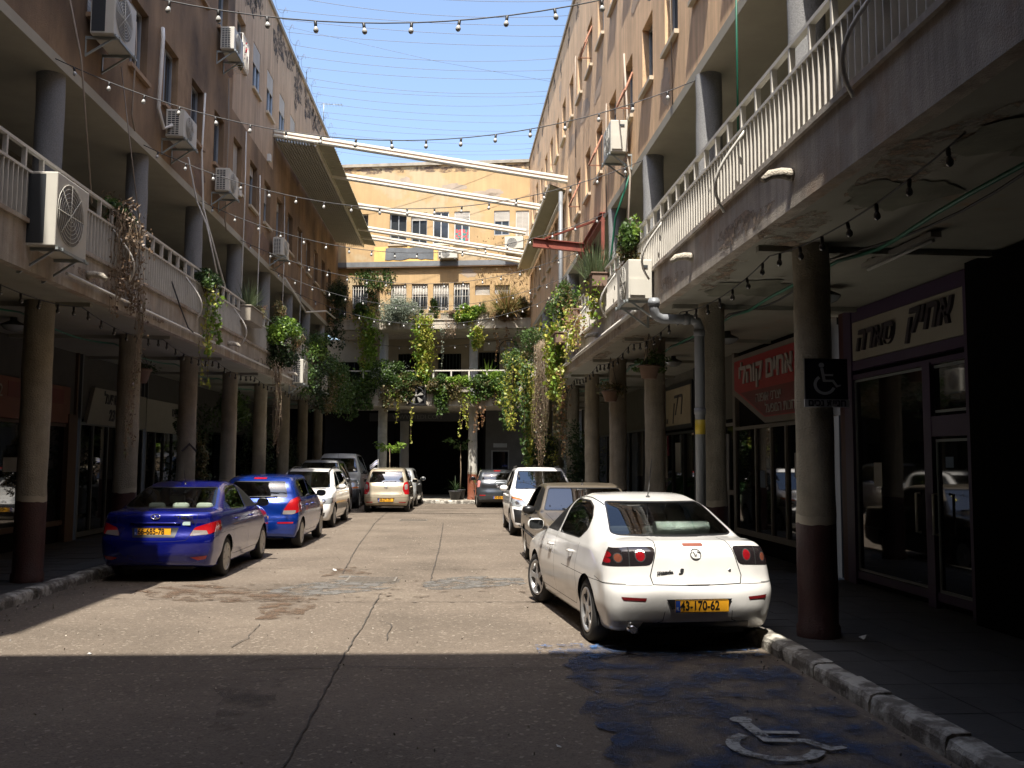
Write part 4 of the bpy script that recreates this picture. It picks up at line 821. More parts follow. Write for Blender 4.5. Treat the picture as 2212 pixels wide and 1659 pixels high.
# ceiling lamps and tube fitting
def dome(fr, x, y, label):
    root = empty('ceiling_lamp', fr(x, y, ZS), fr.a); tag(root, label, 'lamp', 'ceiling lamps of the arcades')
    mb = MB(fr); mb.smooth = True; mb.lathe((x, y, ZS), [(.05, -.0), (.05, -.05), (.17, -.11), (.175, -.13)], 18, cap=False); mb.build('lamp_shade', M('lamp_dark_metal', (.06, .06, .06), .4, .5), root)
    mb = MB(fr); mb.smooth = True; mb.lathe((x, y, ZS), [(.17, -.13), (.13, -.18), (.06, -.21), (.005, -.215)], 18, cap=False); mb.build('lamp_glass', M('lamp_glass', (.25, .27, .28), .2), root)
dome(R, 4.5, 10.7, 'dome lamp on the ceiling between the nearest and second right columns'); dome(R, 4.5, 14.6, 'dome lamp on the ceiling above the red sign'); dome(R, 4.5, 18.2, 'farther dome lamp on the right arcade ceiling'); dome(L, -6.8, 14.2, 'dome lamp on the left arcade ceiling')
root = empty('tube_light', R(4.35, 8.6, ZS), AR); tag(root, 'long fluorescent tube fitting on the near right arcade ceiling', 'lamp')
mb = MB(R); mb.box(4.3, 4.4, 7.9, 9.3, ZS-.08, ZS-.03); mb.box(4.32, 4.38, 8.0, 8.1, ZS-.03, ZS+.01); mb.box(4.32, 4.38, 9.1, 9.2, ZS-.03, ZS+.01); mb.build('fitting', M('tube_fitting', (.2, .19, .17), .6), root)
mb = MB(R); mb.tube([(4.35, 7.95, ZS-.1), (4.35, 9.25, ZS-.1)], .018, 8); mb.build('tube', M('tube_glass', (.4, .4, .38), .3), root)
# window grilles that stand open, small planters, litter
def open_grille(fr, pm, a, z0, z1, label, d=.5):
    mb = MB(fr); P = [pm(a, z0, 0), pm(a-.5, z0, -d), pm(a-.5, z1, -d), pm(a, z1, 0)]
    mb.bar(pm(a+.4, z1-.15, 0), pm(a-.3, z0+.1, -d), .03, .03); mb.bar(pm(a-.4, z1-.15, 0), pm(a-1.1, z0+.1, -d), .03, .03); mb.bar(pm(a-.3, z0+.1, -d), pm(a-1.1, z0+.1, -d), .025, .025); mb.bar(pm(a-.3, z0+.1, -d), pm(a-.3, z0+.1, 0), .02, .02)
    return tag(mb.build('awning_frame', RUST, None), label, 'awning frame', 'rusty awning frames under the windows')
for k, lb in ((1, 'rusty awning frame left of the high right air conditioner'), (3, 'rusty awning frame third along the lower right windows'), (5, 'rusty awning frame near the red steel'), ): open_grille(R, pmR, cenR[0][5+k], 8.2, 9.1, lb, .28)
open_grille(R, pmR, cenR[1][9], 11.3, 12.3, 'rusty awning frame in the top right window row', .28); open_grille(L, pmL, cenL[0][3], 8.3, 9.3, 'rusty awning frame above the top left air conditioner', .28)
def planter(fr, x0, x1, y0, y1, z, h, mt, label):
    mb = MB(fr); mb.box(x0, x1, y0, y1, z, z+h-.03); mb.box(x0-.02, x1+.02, y0-.02, y1+.02, z+h-.03, z+h); return tag(mb.build('planter', mt, None, bevel=.01), label, 'planter')
PCL = M('planter_concrete', (.28, .25, .2), .9, var=.15, bump=.4); TER = M('terracotta', (.17, .11, .08), .85, var=.15)
planter(L, -5.05, -4.7, 20.3, 21.5, 4.75, .35, PCL, 'pale concrete planter on the left railing below the spiky plant')
planter(L, -5.1, -4.72, 23.6, 24.6, 4.9, .3, TER, 'brown planter on the left railing under the lime bush')
planter(R, 2.55, 2.85, 16.2, 17.2, 4.85, .26, TER, 'brown trough on right railing under the rosemary')
planter(R, 2.55, 2.85, 19.6, 20.6, 4.75, .26, TER, 'brown trough on right railing below the leafy bush'); planter(R, 2.55, 2.85, 21.8, 22.7, 4.55, .26, TER, 'brown trough on right railing above the yellow vine')
for (u, v, s_, lb) in ((1868, 1383, .05, 'crumpled white paper on the dark right pavement'), (1728, 1262, .045, 'white scrap behind the nearest right column'), (724, 1233, .04, 'white scrap on the road beside the oil stain'), (1206, 1616, .022, 'small white scrap on the shaded road'), (192, 1414, .02, 'tiny white scrap at the shadow edge on the left')):
    p = on(L, 2, .12 if v < 1400 and u > 1700 else 0., u, v); mb = MB(); rr = random.Random(u); c = [Vector((p.x+rr.uniform(-1, 1)*s_, p.y+rr.uniform(-1, 1)*s_, p.z+.004+rr.uniform(0, .8)*s_)) for _ in range(9)]
    o = mb; bm = bmesh.new(); [bm.verts.new(q) for q in c]; bmesh.ops.convex_hull(bm, input=bm.verts[:]); me = bpy.data.meshes.new('paper_scrap'); bm.to_mesh(me); bm.free(); me.materials.append(M('white_paper', (.6, .6, .58), .8)); ob = bpy.data.objects.new('paper_scrap', me); COL.objects.link(ob); tag(ob, lb, 'litter')
# ------------------------------------------------------------------ cars: a smooth implicit body, cut along real panel, lamp and window lines
def paint(name, col, metal=0., rough=.25, coat=1.):
    if name in MATS: return MATS[name]
    m, nt, p, N, K = newmat(name)
    geo = N.new('ShaderNodeNewGeometry'); mx = N.new('ShaderNodeMix'); mx.data_type = 'RGBA'; mx.inputs[7].default_value = (.02, .02, .022, 1)
    n = N.new('ShaderNodeTexNoise'); n.inputs['Scale'].default_value = 3.5; n.inputs['Detail'].default_value = 8; K.new(geo.outputs['Position'], n.inputs['Vector'])
    r = N.new('ShaderNodeValToRGB'); K.new(n.outputs[0], r.inputs[0]); r.color_ramp.elements[0].position = .35; r.color_ramp.elements[1].position = .7
    r.color_ramp.elements[0].color = (*[c*.92 for c in col], 1); r.color_ramp.elements[1].color = (*[min(1, c*1.05+.004) for c in col], 1)
    K.new(geo.outputs['Backfacing'], mx.inputs[0]); K.new(r.outputs[0], mx.inputs[6]); K.new(mx.outputs[2], p.inputs['Base Color'])
    p.inputs['Metallic'].default_value = metal; p.inputs['Roughness'].default_value = rough
    p.inputs['Coat Weight'].default_value = coat; p.inputs['Coat Roughness'].default_value = .04
    r3 = N.new('ShaderNodeMapRange'); K.new(n.outputs[0], r3.inputs[0]); r3.inputs[1].default_value = .3; r3.inputs[2].default_value = .75; r3.inputs[3].default_value = .03; r3.inputs[4].default_value = .16; K.new(r3.outputs[0], p.inputs['Coat Roughness'])
    MATS[name] = m; return m
def carglass(name='car_glass', tint=(.62, .68, .64), spec=.02):
    if name in MATS: return MATS[name]
    m = bpy.data.materials.new(name); m.use_nodes = True; nt = m.node_tree; N, K = nt.nodes, nt.links; N.clear()
    o = N.new('ShaderNodeOutputMaterial'); t = N.new('ShaderNodeBsdfTransparent'); t.inputs[0].default_value = (*tint, 1); g = N.new('ShaderNodeBsdfGlossy'); g.inputs['Roughness'].default_value = .02; g.inputs[0].default_value = (.95, .97, 1, 1)
    f = N.new('ShaderNodeFresnel'); f.inputs[0].default_value = 1.62; a = N.new('ShaderNodeMath'); a.operation = 'ADD'; a.inputs[1].default_value = spec; a.use_clamp = True; K.new(f.outputs[0], a.inputs[0])
    mx = N.new('ShaderNodeMixShader'); K.new(a.outputs[0], mx.inputs[0]); K.new(t.outputs[0], mx.inputs[1]); K.new(g.outputs[0], mx.inputs[2]); K.new(mx.outputs[0], o.inputs[0]); MATS[name] = m; return m
TYRE = M('tyre_rubber', (.018, .017, .016), .8, var=.2, scale=20); ALLOY = M('alloy_wheel', (.5, .5, .5), .3, .75, var=.05); HUB = M('dull_hubcap', (.5, .48, .44), .45, .4, var=.1); SEAM = M('panel_gap', (.008, .008, .008), .9); TRIM = M('black_trim', (.012, .012, .013), .35); PLAST = M('grey_bumper_plastic', (.045, .046, .048), .6)
CHROME = M('chrome', (.65, .65, .66), .12, .95, var=.02); REDL = M('red_lens', (.32, .006, .01), .08, var=.1, coat=1.); CLRL = M('clear_lens', (.24, .21, .2), .1, .2, coat=1.); ORGL = M('amber_lens', (.5, .12, .02), .12, coat=1.); DKL = M('smoked_lens', (.015, .012, .013), .06, coat=1.); HLL = M('headlamp_lens', (.35, .37, .38), .08, .5, coat=1.)
PLATE = M('yellow_plate', (.75, .36, .02), .4, var=.04); PBLUE = M('plate_blue', (.02, .06, .3), .4); UNDER = M('underbody', (.01, .01, .01), .9); SEAT = M('seat_dark', (.035, .035, .038), .9); SEATL = M('seat_light', (.6, .6, .54), .8)
GLS = carglass(); GLD = carglass('car_glass_dark', (.14, .17, .17), .08); FOIL = M('foil_sunshade', (.7, .75, .72), .22, .9, bump=1., bscale=60)
def smooth_curve(pts, sg, n=600):
    x = np.array([p[0] for p in pts], float); y = np.array([p[1] for p in pts], float); X = np.linspace(x[0], x[-1], n); Y = np.interp(X, x, y)
    k = int(sg/(X[1]-X[0])*2.5)+1; w = np.exp(-.5*(np.arange(-k, k+1)*(X[1]-X[0])/max(sg, 1e-6))**2); w /= w.sum()
    Yp = np.concatenate([2*Y[0]-Y[k:0:-1], Y, 2*Y[-1]-Y[-2:-k-2:-1]]); return X, np.convolve(Yp, w, 'valid')
def rmax(ds, r):
    a = np.stack(ds)+r; return np.sqrt((np.maximum(a, 0)**2).sum(0)) - r + np.minimum(a.max(0), 0)
def smin(a, b, k):
    h = np.clip(.5+.5*(b-a)/k, 0, 1); return b*(1-h)+a*h-k*h*(1-h)
def surface_net(F, lo, hi, h):
    ax = [np.arange(lo[i], hi[i]+h, h) for i in range(3)]; G = np.meshgrid(*ax, indexing='ij'); V = F(*G).astype(np.float32); S = V < 0
    nx, ny, nz = V.shape; cnt = np.zeros((nx-1, ny-1, nz-1)); acc = np.zeros((nx-1, ny-1, nz-1, 3)); rngs = [slice(0, -1), slice(1, None)]
    def sub(A, o): return A[tuple(rngs[q] for q in o)]
    cor = [(i, j, k) for i in (0, 1) for j in (0, 1) for k in (0, 1)]
    for a in cor:
        for d in range(3):
            if a[d]: continue
            b = list(a); b[d] = 1; b = tuple(b); va, vb = sub(V, a), sub(V, b); c = (va < 0) != (vb < 0); t = np.where(c, va/np.where(c, va-vb, 1), 0)
            for e in range(3): acc[..., e] += np.where(c, a[e]+(t if e == d else 0), 0)
            cnt += c
    act = cnt > 0; idx = -np.ones(act.shape, int); idx[act] = np.arange(act.sum()); I = np.argwhere(act); P = (I+acc[act]/cnt[act][:, None])*h+np.array(lo)
    quads = []
    for d in range(3):
        u, v = [(1, 2), (2, 0), (0, 1)][d]; sl0 = [slice(None)]*3; sl1 = [slice(None)]*3; sl0[d] = slice(0, -1); sl1[d] = slice(1, None)
        s0, s1 = S[tuple(sl0)], S[tuple(sl1)]; E = np.argwhere(s0 != s1); E = E[(E[:, u] > 0) & (E[:, v] > 0) & (E[:, u] < act.shape[u]) & (E[:, v] < act.shape[v])]
        fl = s0[tuple(E.T)]; q = []
        for (a, b) in ((-1, -1), (0, -1), (0, 0), (-1, 0)):
            e = E.copy(); e[:, u] += a; e[:, v] += b; q.append(idx[tuple(e.T)])
        q = np.stack(q, 1); q[~fl] = q[~fl][:, ::-1]; quads.append(q)
    return P, np.concatenate(quads)
def car_field(S):
    zt = smooth_curve(S['deck'], S.get('sg', .05)); zr = smooth_curve(S['roof'], S.get('sgr', .07)); wp = smooth_curve(S['plan'], .12); zb = smooth_curve(S['floor'], .06)
    yr = smooth_curve(S['rear'], .04); yf = smooth_curve(S['front'], .04); ws = smooth_curve(S['section'], .035); L_, W = S['L'], S['W']; belt = S['belt']; tum = S.get('tumble', .42); br, bf = S.get('bow', (.14, .22)); crown = S.get('crown', .035)
    r1 = S.get('r', .05)
    def F(x, y, z):
        ax = np.abs(x); u = ax/(W/2)
        dk = np.interp(y, *zt) - crown*.8*u**2.5
        w_ = W/2*np.interp(y, *wp)*np.interp(z, *ws)
        d = rmax([z-dk, np.interp(y, *zb)-z, ax-w_, np.interp(z, *yr)+br*u**3.2-y, y-(np.interp(z, *yf)-bf*u**2.8)], r1)
        ra = np.interp(y+(S.get('gbow', .10))*u**2*np.where(y > S['ymid'], 1, -1), *zr) - crown*u**2
        gr = ra; slope = S.get('gk', .72)
        g = rmax([(z-gr)*slope, ax-(W/2*np.interp(y, *wp)*.955-np.maximum(z-belt, 0)*tum), .35-z, np.interp(z, *yr)+br*u**3.2-y+.012, y-(np.interp(z, *yf)-bf*u**2.8)+.012], S.get('rg', .07))
        out = smin(d, g, S.get('k', .035))
        for dent in S.get('dents', ()):
            (cx, cy, cz, rr, amp) = dent; q = ((x-cx)**2+(y-cy)**2+(z-cz)**2)/rr**2; out = out+amp*np.exp(-q*2)
        return out
    return F
class CarBody:
    def __init__(s, S, h):
        F = car_field(S); W, L_, H = S['W'], S['L'], S['H']; s.S = S
        lo = (-W/2-.08, -.1, .05); hi = (W/2+.08, L_+.1, H+.1); P, Q = surface_net(F, lo, hi, h)
        for it in range(3):
            e = .004; f = F(*P.T); g = np.stack([F(*(P+np.eye(3)[i]*e).T)-F(*(P-np.eye(3)[i]*e).T) for i in range(3)], 1)/(2*e); n2 = np.maximum((g**2).sum(1), .05)
            P = P - np.clip(f/n2, -h, h)[:, None]*g
        s.F = F; me = bpy.data.meshes.new('t'); me.from_pydata(P.tolist(), [], Q.tolist()); s.bm = bmesh.new(); s.bm.from_mesh(me); bpy.data.meshes.remove(me)
        bmesh.ops.remove_doubles(s.bm, verts=s.bm.verts, dist=.0005); s.bm.normal_update(); s.bvh = BVHTree.FromBMesh(s.bm)
        for f in s.bm.faces: f.smooth = True
    def cut(s, poly, axis, test=None, mi=None, delete=False):
        """cut the convex polygon (seen along an axis) into the body; returns the faces inside it. axis 'x': (y,z), 'y': (x,z), 'z': (x,y)"""
        ia, ib = {'x': (1, 2), 'y': (0, 2), 'z': (0, 1)}[axis]; a = [Vector(p) for p in poly]; area = sum(p.x*q.y-q.x*p.y for p, q in zip(a, a[1:]+a[:1]))
        if area < 0: a = a[::-1]
        x0, x1 = min(p.x for p in a)-.001, max(p.x for p in a)+.001; y0, y1 = min(p.y for p in a)-.001, max(p.y for p in a)+.001; fs = []; X0, X1, Y0, Y1 = x0-.1, x1+.1, y0-.1, y1+.1
        for f in s.bm.faces:
            c = f.verts[0].co
            if not (X0 < c[ia] < X1 and Y0 < c[ib] < Y1): continue
            c = f.calc_center_median()
            if test and not test(c, f.normal): continue
            v = [q.co for q in f.verts]
            if max(q[ia] for q in v) < x0 or min(q[ia] for q in v) > x1 or max(q[ib] for q in v) < y0 or min(q[ib] for q in v) > y1: continue
            fs.append(f)
        for p, q in zip(a, a[1:]+a[:1]):
            if not fs: break
            d = q-p; n = Vector((0, 0, 0)); n[ia] = d.y; n[ib] = -d.x; co = Vector((0, 0, 0)); co[ia] = p.x; co[ib] = p.y
            geom = list({e for f in fs for e in f.edges}|{v for f in fs for v in f.verts})+fs
            r = bmesh.ops.bisect_plane(s.bm, geom=geom, dist=1e-5, plane_co=co, plane_no=n.normalized())
            fs = [g for g in r['geom'] if isinstance(g, bmesh.types.BMFace) and (g.calc_center_median()-co).dot(n) < 0]
        if mi is not None:
            for f in fs: f.material_index = mi
        if delete: bmesh.ops.delete(s.bm, geom=fs, context='FACES'); return None
        return fs
    def line(s, pts, axis, w=.006, test=None, mi=1):
        for p, q in zip(pts, pts[1:]):
            p, q = Vector(p), Vector(q); d = (q-p).normalized(); n = Vector((-d.y, d.x))*w/2; s.cut([p-n-d*w*.3, q-n+d*w*.3, q+n+d*w*.3, p+n-d*w*.3], axis, test, mi)
    def split(s, fs, off=0.):
        """take faces off the body as a mesh of their own"""
        vm = {}; vs = []; out = []
        for f in fs:
            ids = []
            for v in f.verts:
                if v not in vm: vm[v] = len(vs); vs.append(v.co+v.normal*off)
                ids.append(vm[v])
            out.append(ids)
        bmesh.ops.delete(s.bm, geom=fs, context='FACES'); return vs, out
def rpoly(pts, r=.04, n=3):
    """round the corners of a convex polygon"""
    out = []; P = [Vector(p) for p in pts]
    for i, p in enumerate(P):
        a = P[i-1]; b = P[(i+1) % len(P)]; rr = min(r, (a-p).length*.45, (b-p).length*.45); s0 = p+(a-p).normalized()*rr; s1 = p+(b-p).normalized()*rr
        for k in range(n+1): t = k/n; out.append(s0*(1-t)**2+p*2*t*(1-t)+s1*t*t)
    return out
def shrink(pts, d):
    P = [Vector(p) for p in pts]; ar = sum(p.x*q.y-q.x*p.y for p, q in zip(P, P[1:]+P[:1])); sg = 1 if ar > 0 else -1; out = []
    for i, p in enumerate(P):
        a = (p-P[i-1]).normalized(); b = (P[(i+1) % len(P)]-p).normalized(); n1 = Vector((-a.y, a.x))*sg; n2 = Vector((-b.y, b.x))*sg; q = n1+n2; q = q/max(.3, q.dot(n1)) if q.length > 1e-6 else n1; out.append(p+q*d)
    return out
def ellipse(c, rx, rz, n=20): return [(c[0]+rx*math.cos(t), c[1]+rz*math.sin(t)) for t in np.linspace(0, 2*math.pi, n, endpoint=False)]
WHEELS = {}
def wheel_meshes(R_, w, style, nsp):
    key = (R_, w, style, nsp)
    if key in WHEELS: return WHEELS[key]
    rr = R_*.70 if style != 'steel' else R_*.66
    mb = MB(); mb.smooth = True
    mb.lathe((0, 0, 0), [(rr, -w/2+.01), (rr+.02, -w/2), (R_-.03, -w/2+.004), (R_-.008, -w/2+.02), (R_, -w/2+.05), (R_, w/2-.05), (R_-.008, w/2-.02), (R_-.03, w/2-.004), (rr+.02, w/2), (rr, w/2-.01)], 36, 'X', cap=False)
    t = mb.build('tyre', TYRE, None); tm = t.data; bpy.data.objects.remove(t)
    mb = MB(); x0 = w/2; mb.cur = 1; mb.lathe((0, 0, 0), [(.001, x0-.10), (rr-.01, x0-.10), (rr-.01, -w/2+.02)], 30, 'X', cap=False); mb.cur = 0; mb.smooth = True
    mb.lathe((0, 0, 0), [(rr+.004, x0-.004), (rr-.006, x0+.004), (rr-.022, x0-.004), (rr-.026, x0-.10)], 36, 'X', cap=False)
    mb.lathe((0, 0, 0), [(.001, x0-.005), (.03, x0-.005), (.055, x0-.02), (.06, x0-.06)], 16, 'X', cap=False); mb.smooth = False
    for k in range(nsp):
        t = 2*math.pi*k/nsp+.3
        segs = [(0.0,)] if style in ('five', 'steel') else [(0.,)]
        wa, wb = {'five': (.052, .085), 'hub': (.06, .12), 'steel': (.09, .10), 'ten': (.02, .03)}[style]
        if style == 'five': prof = [(.04, .05, -.012), (rr*.55, .030, -.018), (rr*.8, .045, -.014), (rr-.012, .085, -.010)]
        elif style == 'hub': prof = [(.04, .05, -.01), (rr*.5, .048, -.012), (rr-.05, .075, -.010), (rr-.012, .10, -.012)]
        elif style == 'ten': prof = [(.04, .022, -.012), (rr-.012, .028, -.010)]
        else: prof = [(.04, .07, -.03), (rr-.012, .09, -.03)]
        pts = []
        for r, hw, dx in prof: pts.append([(x0+dx+q, r*math.cos(t)-s_*hw*math.sin(t)*.8, r*math.sin(t)+s_*hw*math.cos(t)*.8) for s_ in (-1, 1) for q in (0, -.03)])
        for a, b in zip(pts, pts[1:]):
            ia = [mb.P(p) for p in a]; ib = [mb.P(p) for p in b]; mb.face((ia[0], ib[0], ib[2], ia[2])); mb.face((ia[1], ib[1], ib[0], ia[0])); mb.face((ia[2], ib[2], ib[3], ia[3]))
    r_ = mb.build('rim', [HUB if style in ('hub', 'steel') else ALLOY, UNDER], None); rm = r_.data; bpy.data.objects.remove(r_)
    WHEELS[key] = (tm, rm); return WHEELS[key]
def plate(C, root, x, y, z, txt, s=-1, w=.52, h=.11):
    """a licence plate facing local -y (s=-1) or +y (s=1)"""
    mb = MB(C); mb.cur = 0; mb.box(x-w/2, x+w/2, y-.006, y+.006, z-h/2, z+h/2); f = s*.0075
    mb.cur = 1; q0, q1 = sorted((x+s*w/2, x+s*(w/2-.045))); mb.box(q0, q1, *sorted((y+f, y+f*.5)), z-h/2+.004, z+h/2-.004)
    mb.cur = 2; 
    for a in (((x-w/2, x+w/2, z+h/2-.004, z+h/2)), ((x-w/2, x+w/2, z-h/2, z-h/2+.004))): mb.box(a[0], a[1], *sorted((y+f, y+f*.5)), a[2], a[3])
    o = mb.build('licence_plate', [PLATE, PBLUE, TRIM], root)
    text_mesh(txt, h*1.05, 'plate_number', TRIM, root, C, (x-s*(-.022), y+s*.0085, z+.002), (-s, 0, 0), (0, 0, 1), .0006, offset=.0025, sx=.80)
    text_mesh('IL', h*.38, 'plate_letters', M('plate_white', (.7, .7, .7), .5), root, C, (x+s*(w/2-.022), y+s*.0085, z-.02), (-s, 0, 0), (0, 0, 1), .0006)
def make_car(S):
    S.setdefault('sc', .965); h = S.get('h', .03); sc = S['sc']; Bd = CarBody(S, h); W, L_, H = S['W'], S['L'], S['H']; bm = Bd.bm; root = empty('parked_car', S['pos'], S['rz']); tag(root, S['label'], S.get('cat', 'car'), 'cars parked along the street')
    PM[root.name] = Matrix.Identity(4); C = None
    mats = [S['paint'], SEAM, TRIM, UNDER, S.get('bumper', S['paint']), PLAST, S.get('paint2', S['paint'])]
    side = lambda sg: (lambda c, n: c.x*sg > W*.28)
    both = lambda c, n: abs(c.x) > W*.28
    back = lambda c, n: c.y < L_*.45 and n.y < .15; front = lambda c, n: c.y > L_*.55 and n.y > -.15
    wr = S['wr']; wy = (S['oh'], S['oh']+S['wb'])
    if S.get('lower'):                                             # unpainted bumper zone
        z1 = S['lower']
        for f in bm.faces:
            c = f.calc_center_median()
            if c.z < z1: f.material_index = 5
    # lamps, bumper and panel lines
    parts = []
    def lamp(nm, poly, axis, test, mt, sub=(), off=.004, mirror=True):
        for sg in ((-1, 1) if mirror else (1,)):
            P = [(p[0]*sg, p[1]) for p in poly] if axis == 'y' else poly
            tt = (lambda c, n, sg=sg: test(c, n) and (not mirror or c.x*sg > 0))
            fs = Bd.cut(P, axis, tt)
            if fs: parts.append((nm, Bd.split(fs, off), mt, [([(p[0]*sg, p[1]) for p in q] if axis == 'y' else q, m_) for q, m_ in sub], axis, sg))
    for l in S.get('lamps', ()): lamp(*l)
    for pts, ax, w_, tn in S.get('lines', ()):
        tst = {'back': back, 'front': front, 'side': both, 'top': (lambda c, n: n.z > .3)}[tn]
        if ax == 'y' and len(pts) > 1 and S.get('mir', True):
            Bd.line(pts, ax, w_, tst); Bd.line([(-p[0], p[1]) for p in pts], ax, w_, tst)
        elif ax == 'z': Bd.line(pts, ax, w_, tst); Bd.line([(-p[0], p[1]) for p in pts], ax, w_, tst)
        else: Bd.line(pts, ax, w_, tst)
    for poly, ax, tn, mi in S.get('areas', ()):
        tst = {'back': back, 'front': front, 'side': both}[tn]; Bd.cut(poly, ax, tst, mi)
        if ax == 'y': Bd.cut([(-p[0], p[1]) for p in poly], ax, tst, mi)
    # glass
    glass = []
    zc = S['belt']+.02
    for nm, poly, axis, tn in S['glass']:
        tst = {'side': (lambda c, n: abs(c.x) > W*.22 and abs(n.x) > .45), 'back': (lambda c, n: c.y < S['ymid'] and n.y < -.1), 'front': (lambda c, n: c.y > S['ymid'] and n.y > .1)}[tn]
        Pq = rpoly(poly, S.get('gr', .05), 4); Bd.cut(Pq, axis, tst, 2); fs = Bd.cut(shrink(Pq, S.get('rub', .014)), axis, tst)
        if not fs: continue
        if tn == 'side':
            for sg in (-1, 1):
                q = [f for f in fs if f.is_valid and f.calc_center_median().x*sg > 0]
                if q: glass.append((nm, Bd.split(q, -.006)))
        else: glass.append((nm, Bd.split(fs, -.004)))
    # wheel arches
    for cy in wy:
        ra = wr+S.get('gap', .045); Bd.cut(ellipse((cy, wr), ra+.02, ra+.02, 28), 'x', both, S.get('archmat', None)); Bd.cut(ellipse((cy, wr), ra, ra, 28), 'x', both, None, True)
    me = bpy.data.meshes.new('body'); bm.to_mesh(me); bm.free()
    for mt in mats: me.materials.append(mt)
    for p_ in me.polygons: p_.use_smooth = True
    body = bpy.data.objects.new('body', me); COL.objects.link(body); body.parent = root
    body.modifiers.new('wn', 'WEIGHTED_NORMAL') if False else None
    for nm, (vs, fc), mt, sub, axis, sg in parts:
        me = bpy.data.meshes.new(nm); me.from_pydata([tuple(v) for v in vs], [], fc); ms = [mt]; 
        if sub:
            b2 = bmesh.new(); b2.from_mesh(me); tb = CarBody.__new__(CarBody); tb.bm = b2
            for q, m_ in sub:
                if m_ not in ms: ms.append(m_)
                tb.cut(q, axis, None, ms.index(m_))
            b2.to_mesh(me); b2.free()
        for m_ in ms: me.materials.append(m_)
        for p_ in me.polygons: p_.use_smooth = True
        o = bpy.data.objects.new(nm, me); COL.objects.link(o); o.parent = root
    for nm, (vs, fc) in glass:
        me = bpy.data.meshes.new(nm); me.from_pydata([tuple(v) for v in vs], [], fc); me.materials.append(S.get('gmat', GLS)); [setattr(p_, 'use_smooth', True) for p_ in me.polygons]
        o = bpy.data.objects.new(nm, me); COL.objects.link(o); o.parent = root
    # wheel wells and underbody
    mb = MB(C); mb.smooth = True
    for cy in wy:
        for sg in (-1, 1):
            ra = wr+S.get('gap', .045)+.012; xo = sg*(W/2-.045); xi = sg*(W/2-.32); n = 20; A = np.linspace(-.25, math.pi+.25, n)
            o_ = [mb.P((xo, cy+ra*math.cos(t), wr+ra*math.sin(t))) for t in A]; i_ = [mb.P((xi, cy+ra*math.cos(t), wr+ra*math.sin(t))) for t in A]
            for k in range(n-1): mb.face((o_[k], o_[k+1], i_[k+1], i_[k]))
            c_ = mb.P((xi, cy, wr)); [mb.face((c_, i_[k], i_[k+1])) for k in range(n-1)]
    mb.smooth = False; zl = S['floor'][len(S['floor'])//2][1]+.03; mb.box(-W*.3, W*.3, .25, L_-.25, zl-.02, zl+.06); mb.build('underbody', UNDER, root)
    # wheels
    tm, rm = wheel_meshes(wr, .19, S.get('wheel', 'five'), S.get('nsp', 5))
    for cy in wy:
        for sg in (-1, 1):
            st = S.get('steer', 0) if cy == wy[1] else 0
            wh = bpy.data.objects.new('wheel', None); COL.objects.link(wh); wh.parent = root; wh.location = (sg*(W/2-.115), cy, wr); wh.rotation_euler = (random.uniform(0, 6), 0, (0 if sg > 0 else math.pi)+st); wh.rotation_mode = 'ZXY' if False else 'XYZ'
            for nm, me_ in (('tyre', tm), ('rim', rm)):
                o = bpy.data.objects.new(nm, me_); COL.objects.link(o); o.parent = wh
    # mirrors
    my, mz = S['mirror']; mm = S.get('mirmat', S['paint'])
    for sg in (-1, 1):
        bmm = bmesh.new(); bmesh.ops.create_icosphere(bmm, subdivisions=3, radius=1)
        for v in bmm.verts:
            c = v.co; v.co = Vector((sg*(W/2+.085)+c.x*.105, my+(c.y*.075 if c.y > 0 else max(c.y, -.35)*.075), mz+(abs(c.z)**.8*(1 if c.z > 0 else -1))*.075))
        me = bpy.data.meshes.new('mirror'); bmm.to_mesh(me); bmm.free(); me.materials.append(mm); [setattr(p_, 'use_smooth', True) for p_ in me.polygons]
        o = bpy.data.objects.new('mirror', me); COL.objects.link(o); o.parent = root
        mb = MB(C); mb.extr(rpoly([(sg*(W/2+.085)-.088, mz-.055), (sg*(W/2+.085)+.088, mz-.055), (sg*(W/2+.085)+.088, mz+.055), (sg*(W/2+.085)-.088, mz+.055)], .035), my-.030, my-.022, 'xz'); mb.build('mirror_glass', M('mirror_glass', (.06, .065, .07), .04, .9, var=.02), o)
        mb = MB(C); mb.bar((sg*(W/2-.06), my+.02, mz-.05), (sg*(W/2+.04), my+.02, mz-.035), .05, .035); mb.build('mirror_arm', TRIM, o)
    # door handles
    for (hy, hz) in S.get('handles', ()):
        for sg in (-1, 1):
            hit = Bd.bvh.ray_cast(Vector((sg*2, hy, hz)), Vector((-sg, 0, 0)), 3)[0]
            if hit is None: continue
            x = hit.x; mb = MB(C); mb.smooth = True; mb.tube([(x-sg*.01, hy-.09, hz), (x+sg*.03, hy-.065, hz), (x+sg*.035, hy+.05, hz), (x-sg*.01, hy+.08, hz)], [.012, .014, .014, .012], 8); mb.build('door_handle', S.get('hmat', S['paint']), root)
    # interior: rear bench, front seats, headrests, dashboard, wheel
    sm = S.get('seat', SEAT); bz = S['belt']; ri, fi = S['seats']
    def rbox(nm, x0, x1, y0, y1, z0, z1, mt, b=.04): 
        mb = MB(C); mb.box(x0, x1, y0, y1, z0, z1); return mb.build(nm, mt, root, bevel=b)
    rbox('rear_seat', -W*.36, W*.36, ri-.12, ri+.04, .5, bz+.02, sm); rbox('parcel_shelf', -W*.38, W*.38, S['shelf'], ri-.1, bz-.06, bz-.03, SEAT, .005)
    for x in (-W*.22, 0, W*.22): rbox('headrest', x-.13, x+.13, ri-.16, ri-.04, bz+.05, bz+.19+S.get('hr', 0), sm, .05)
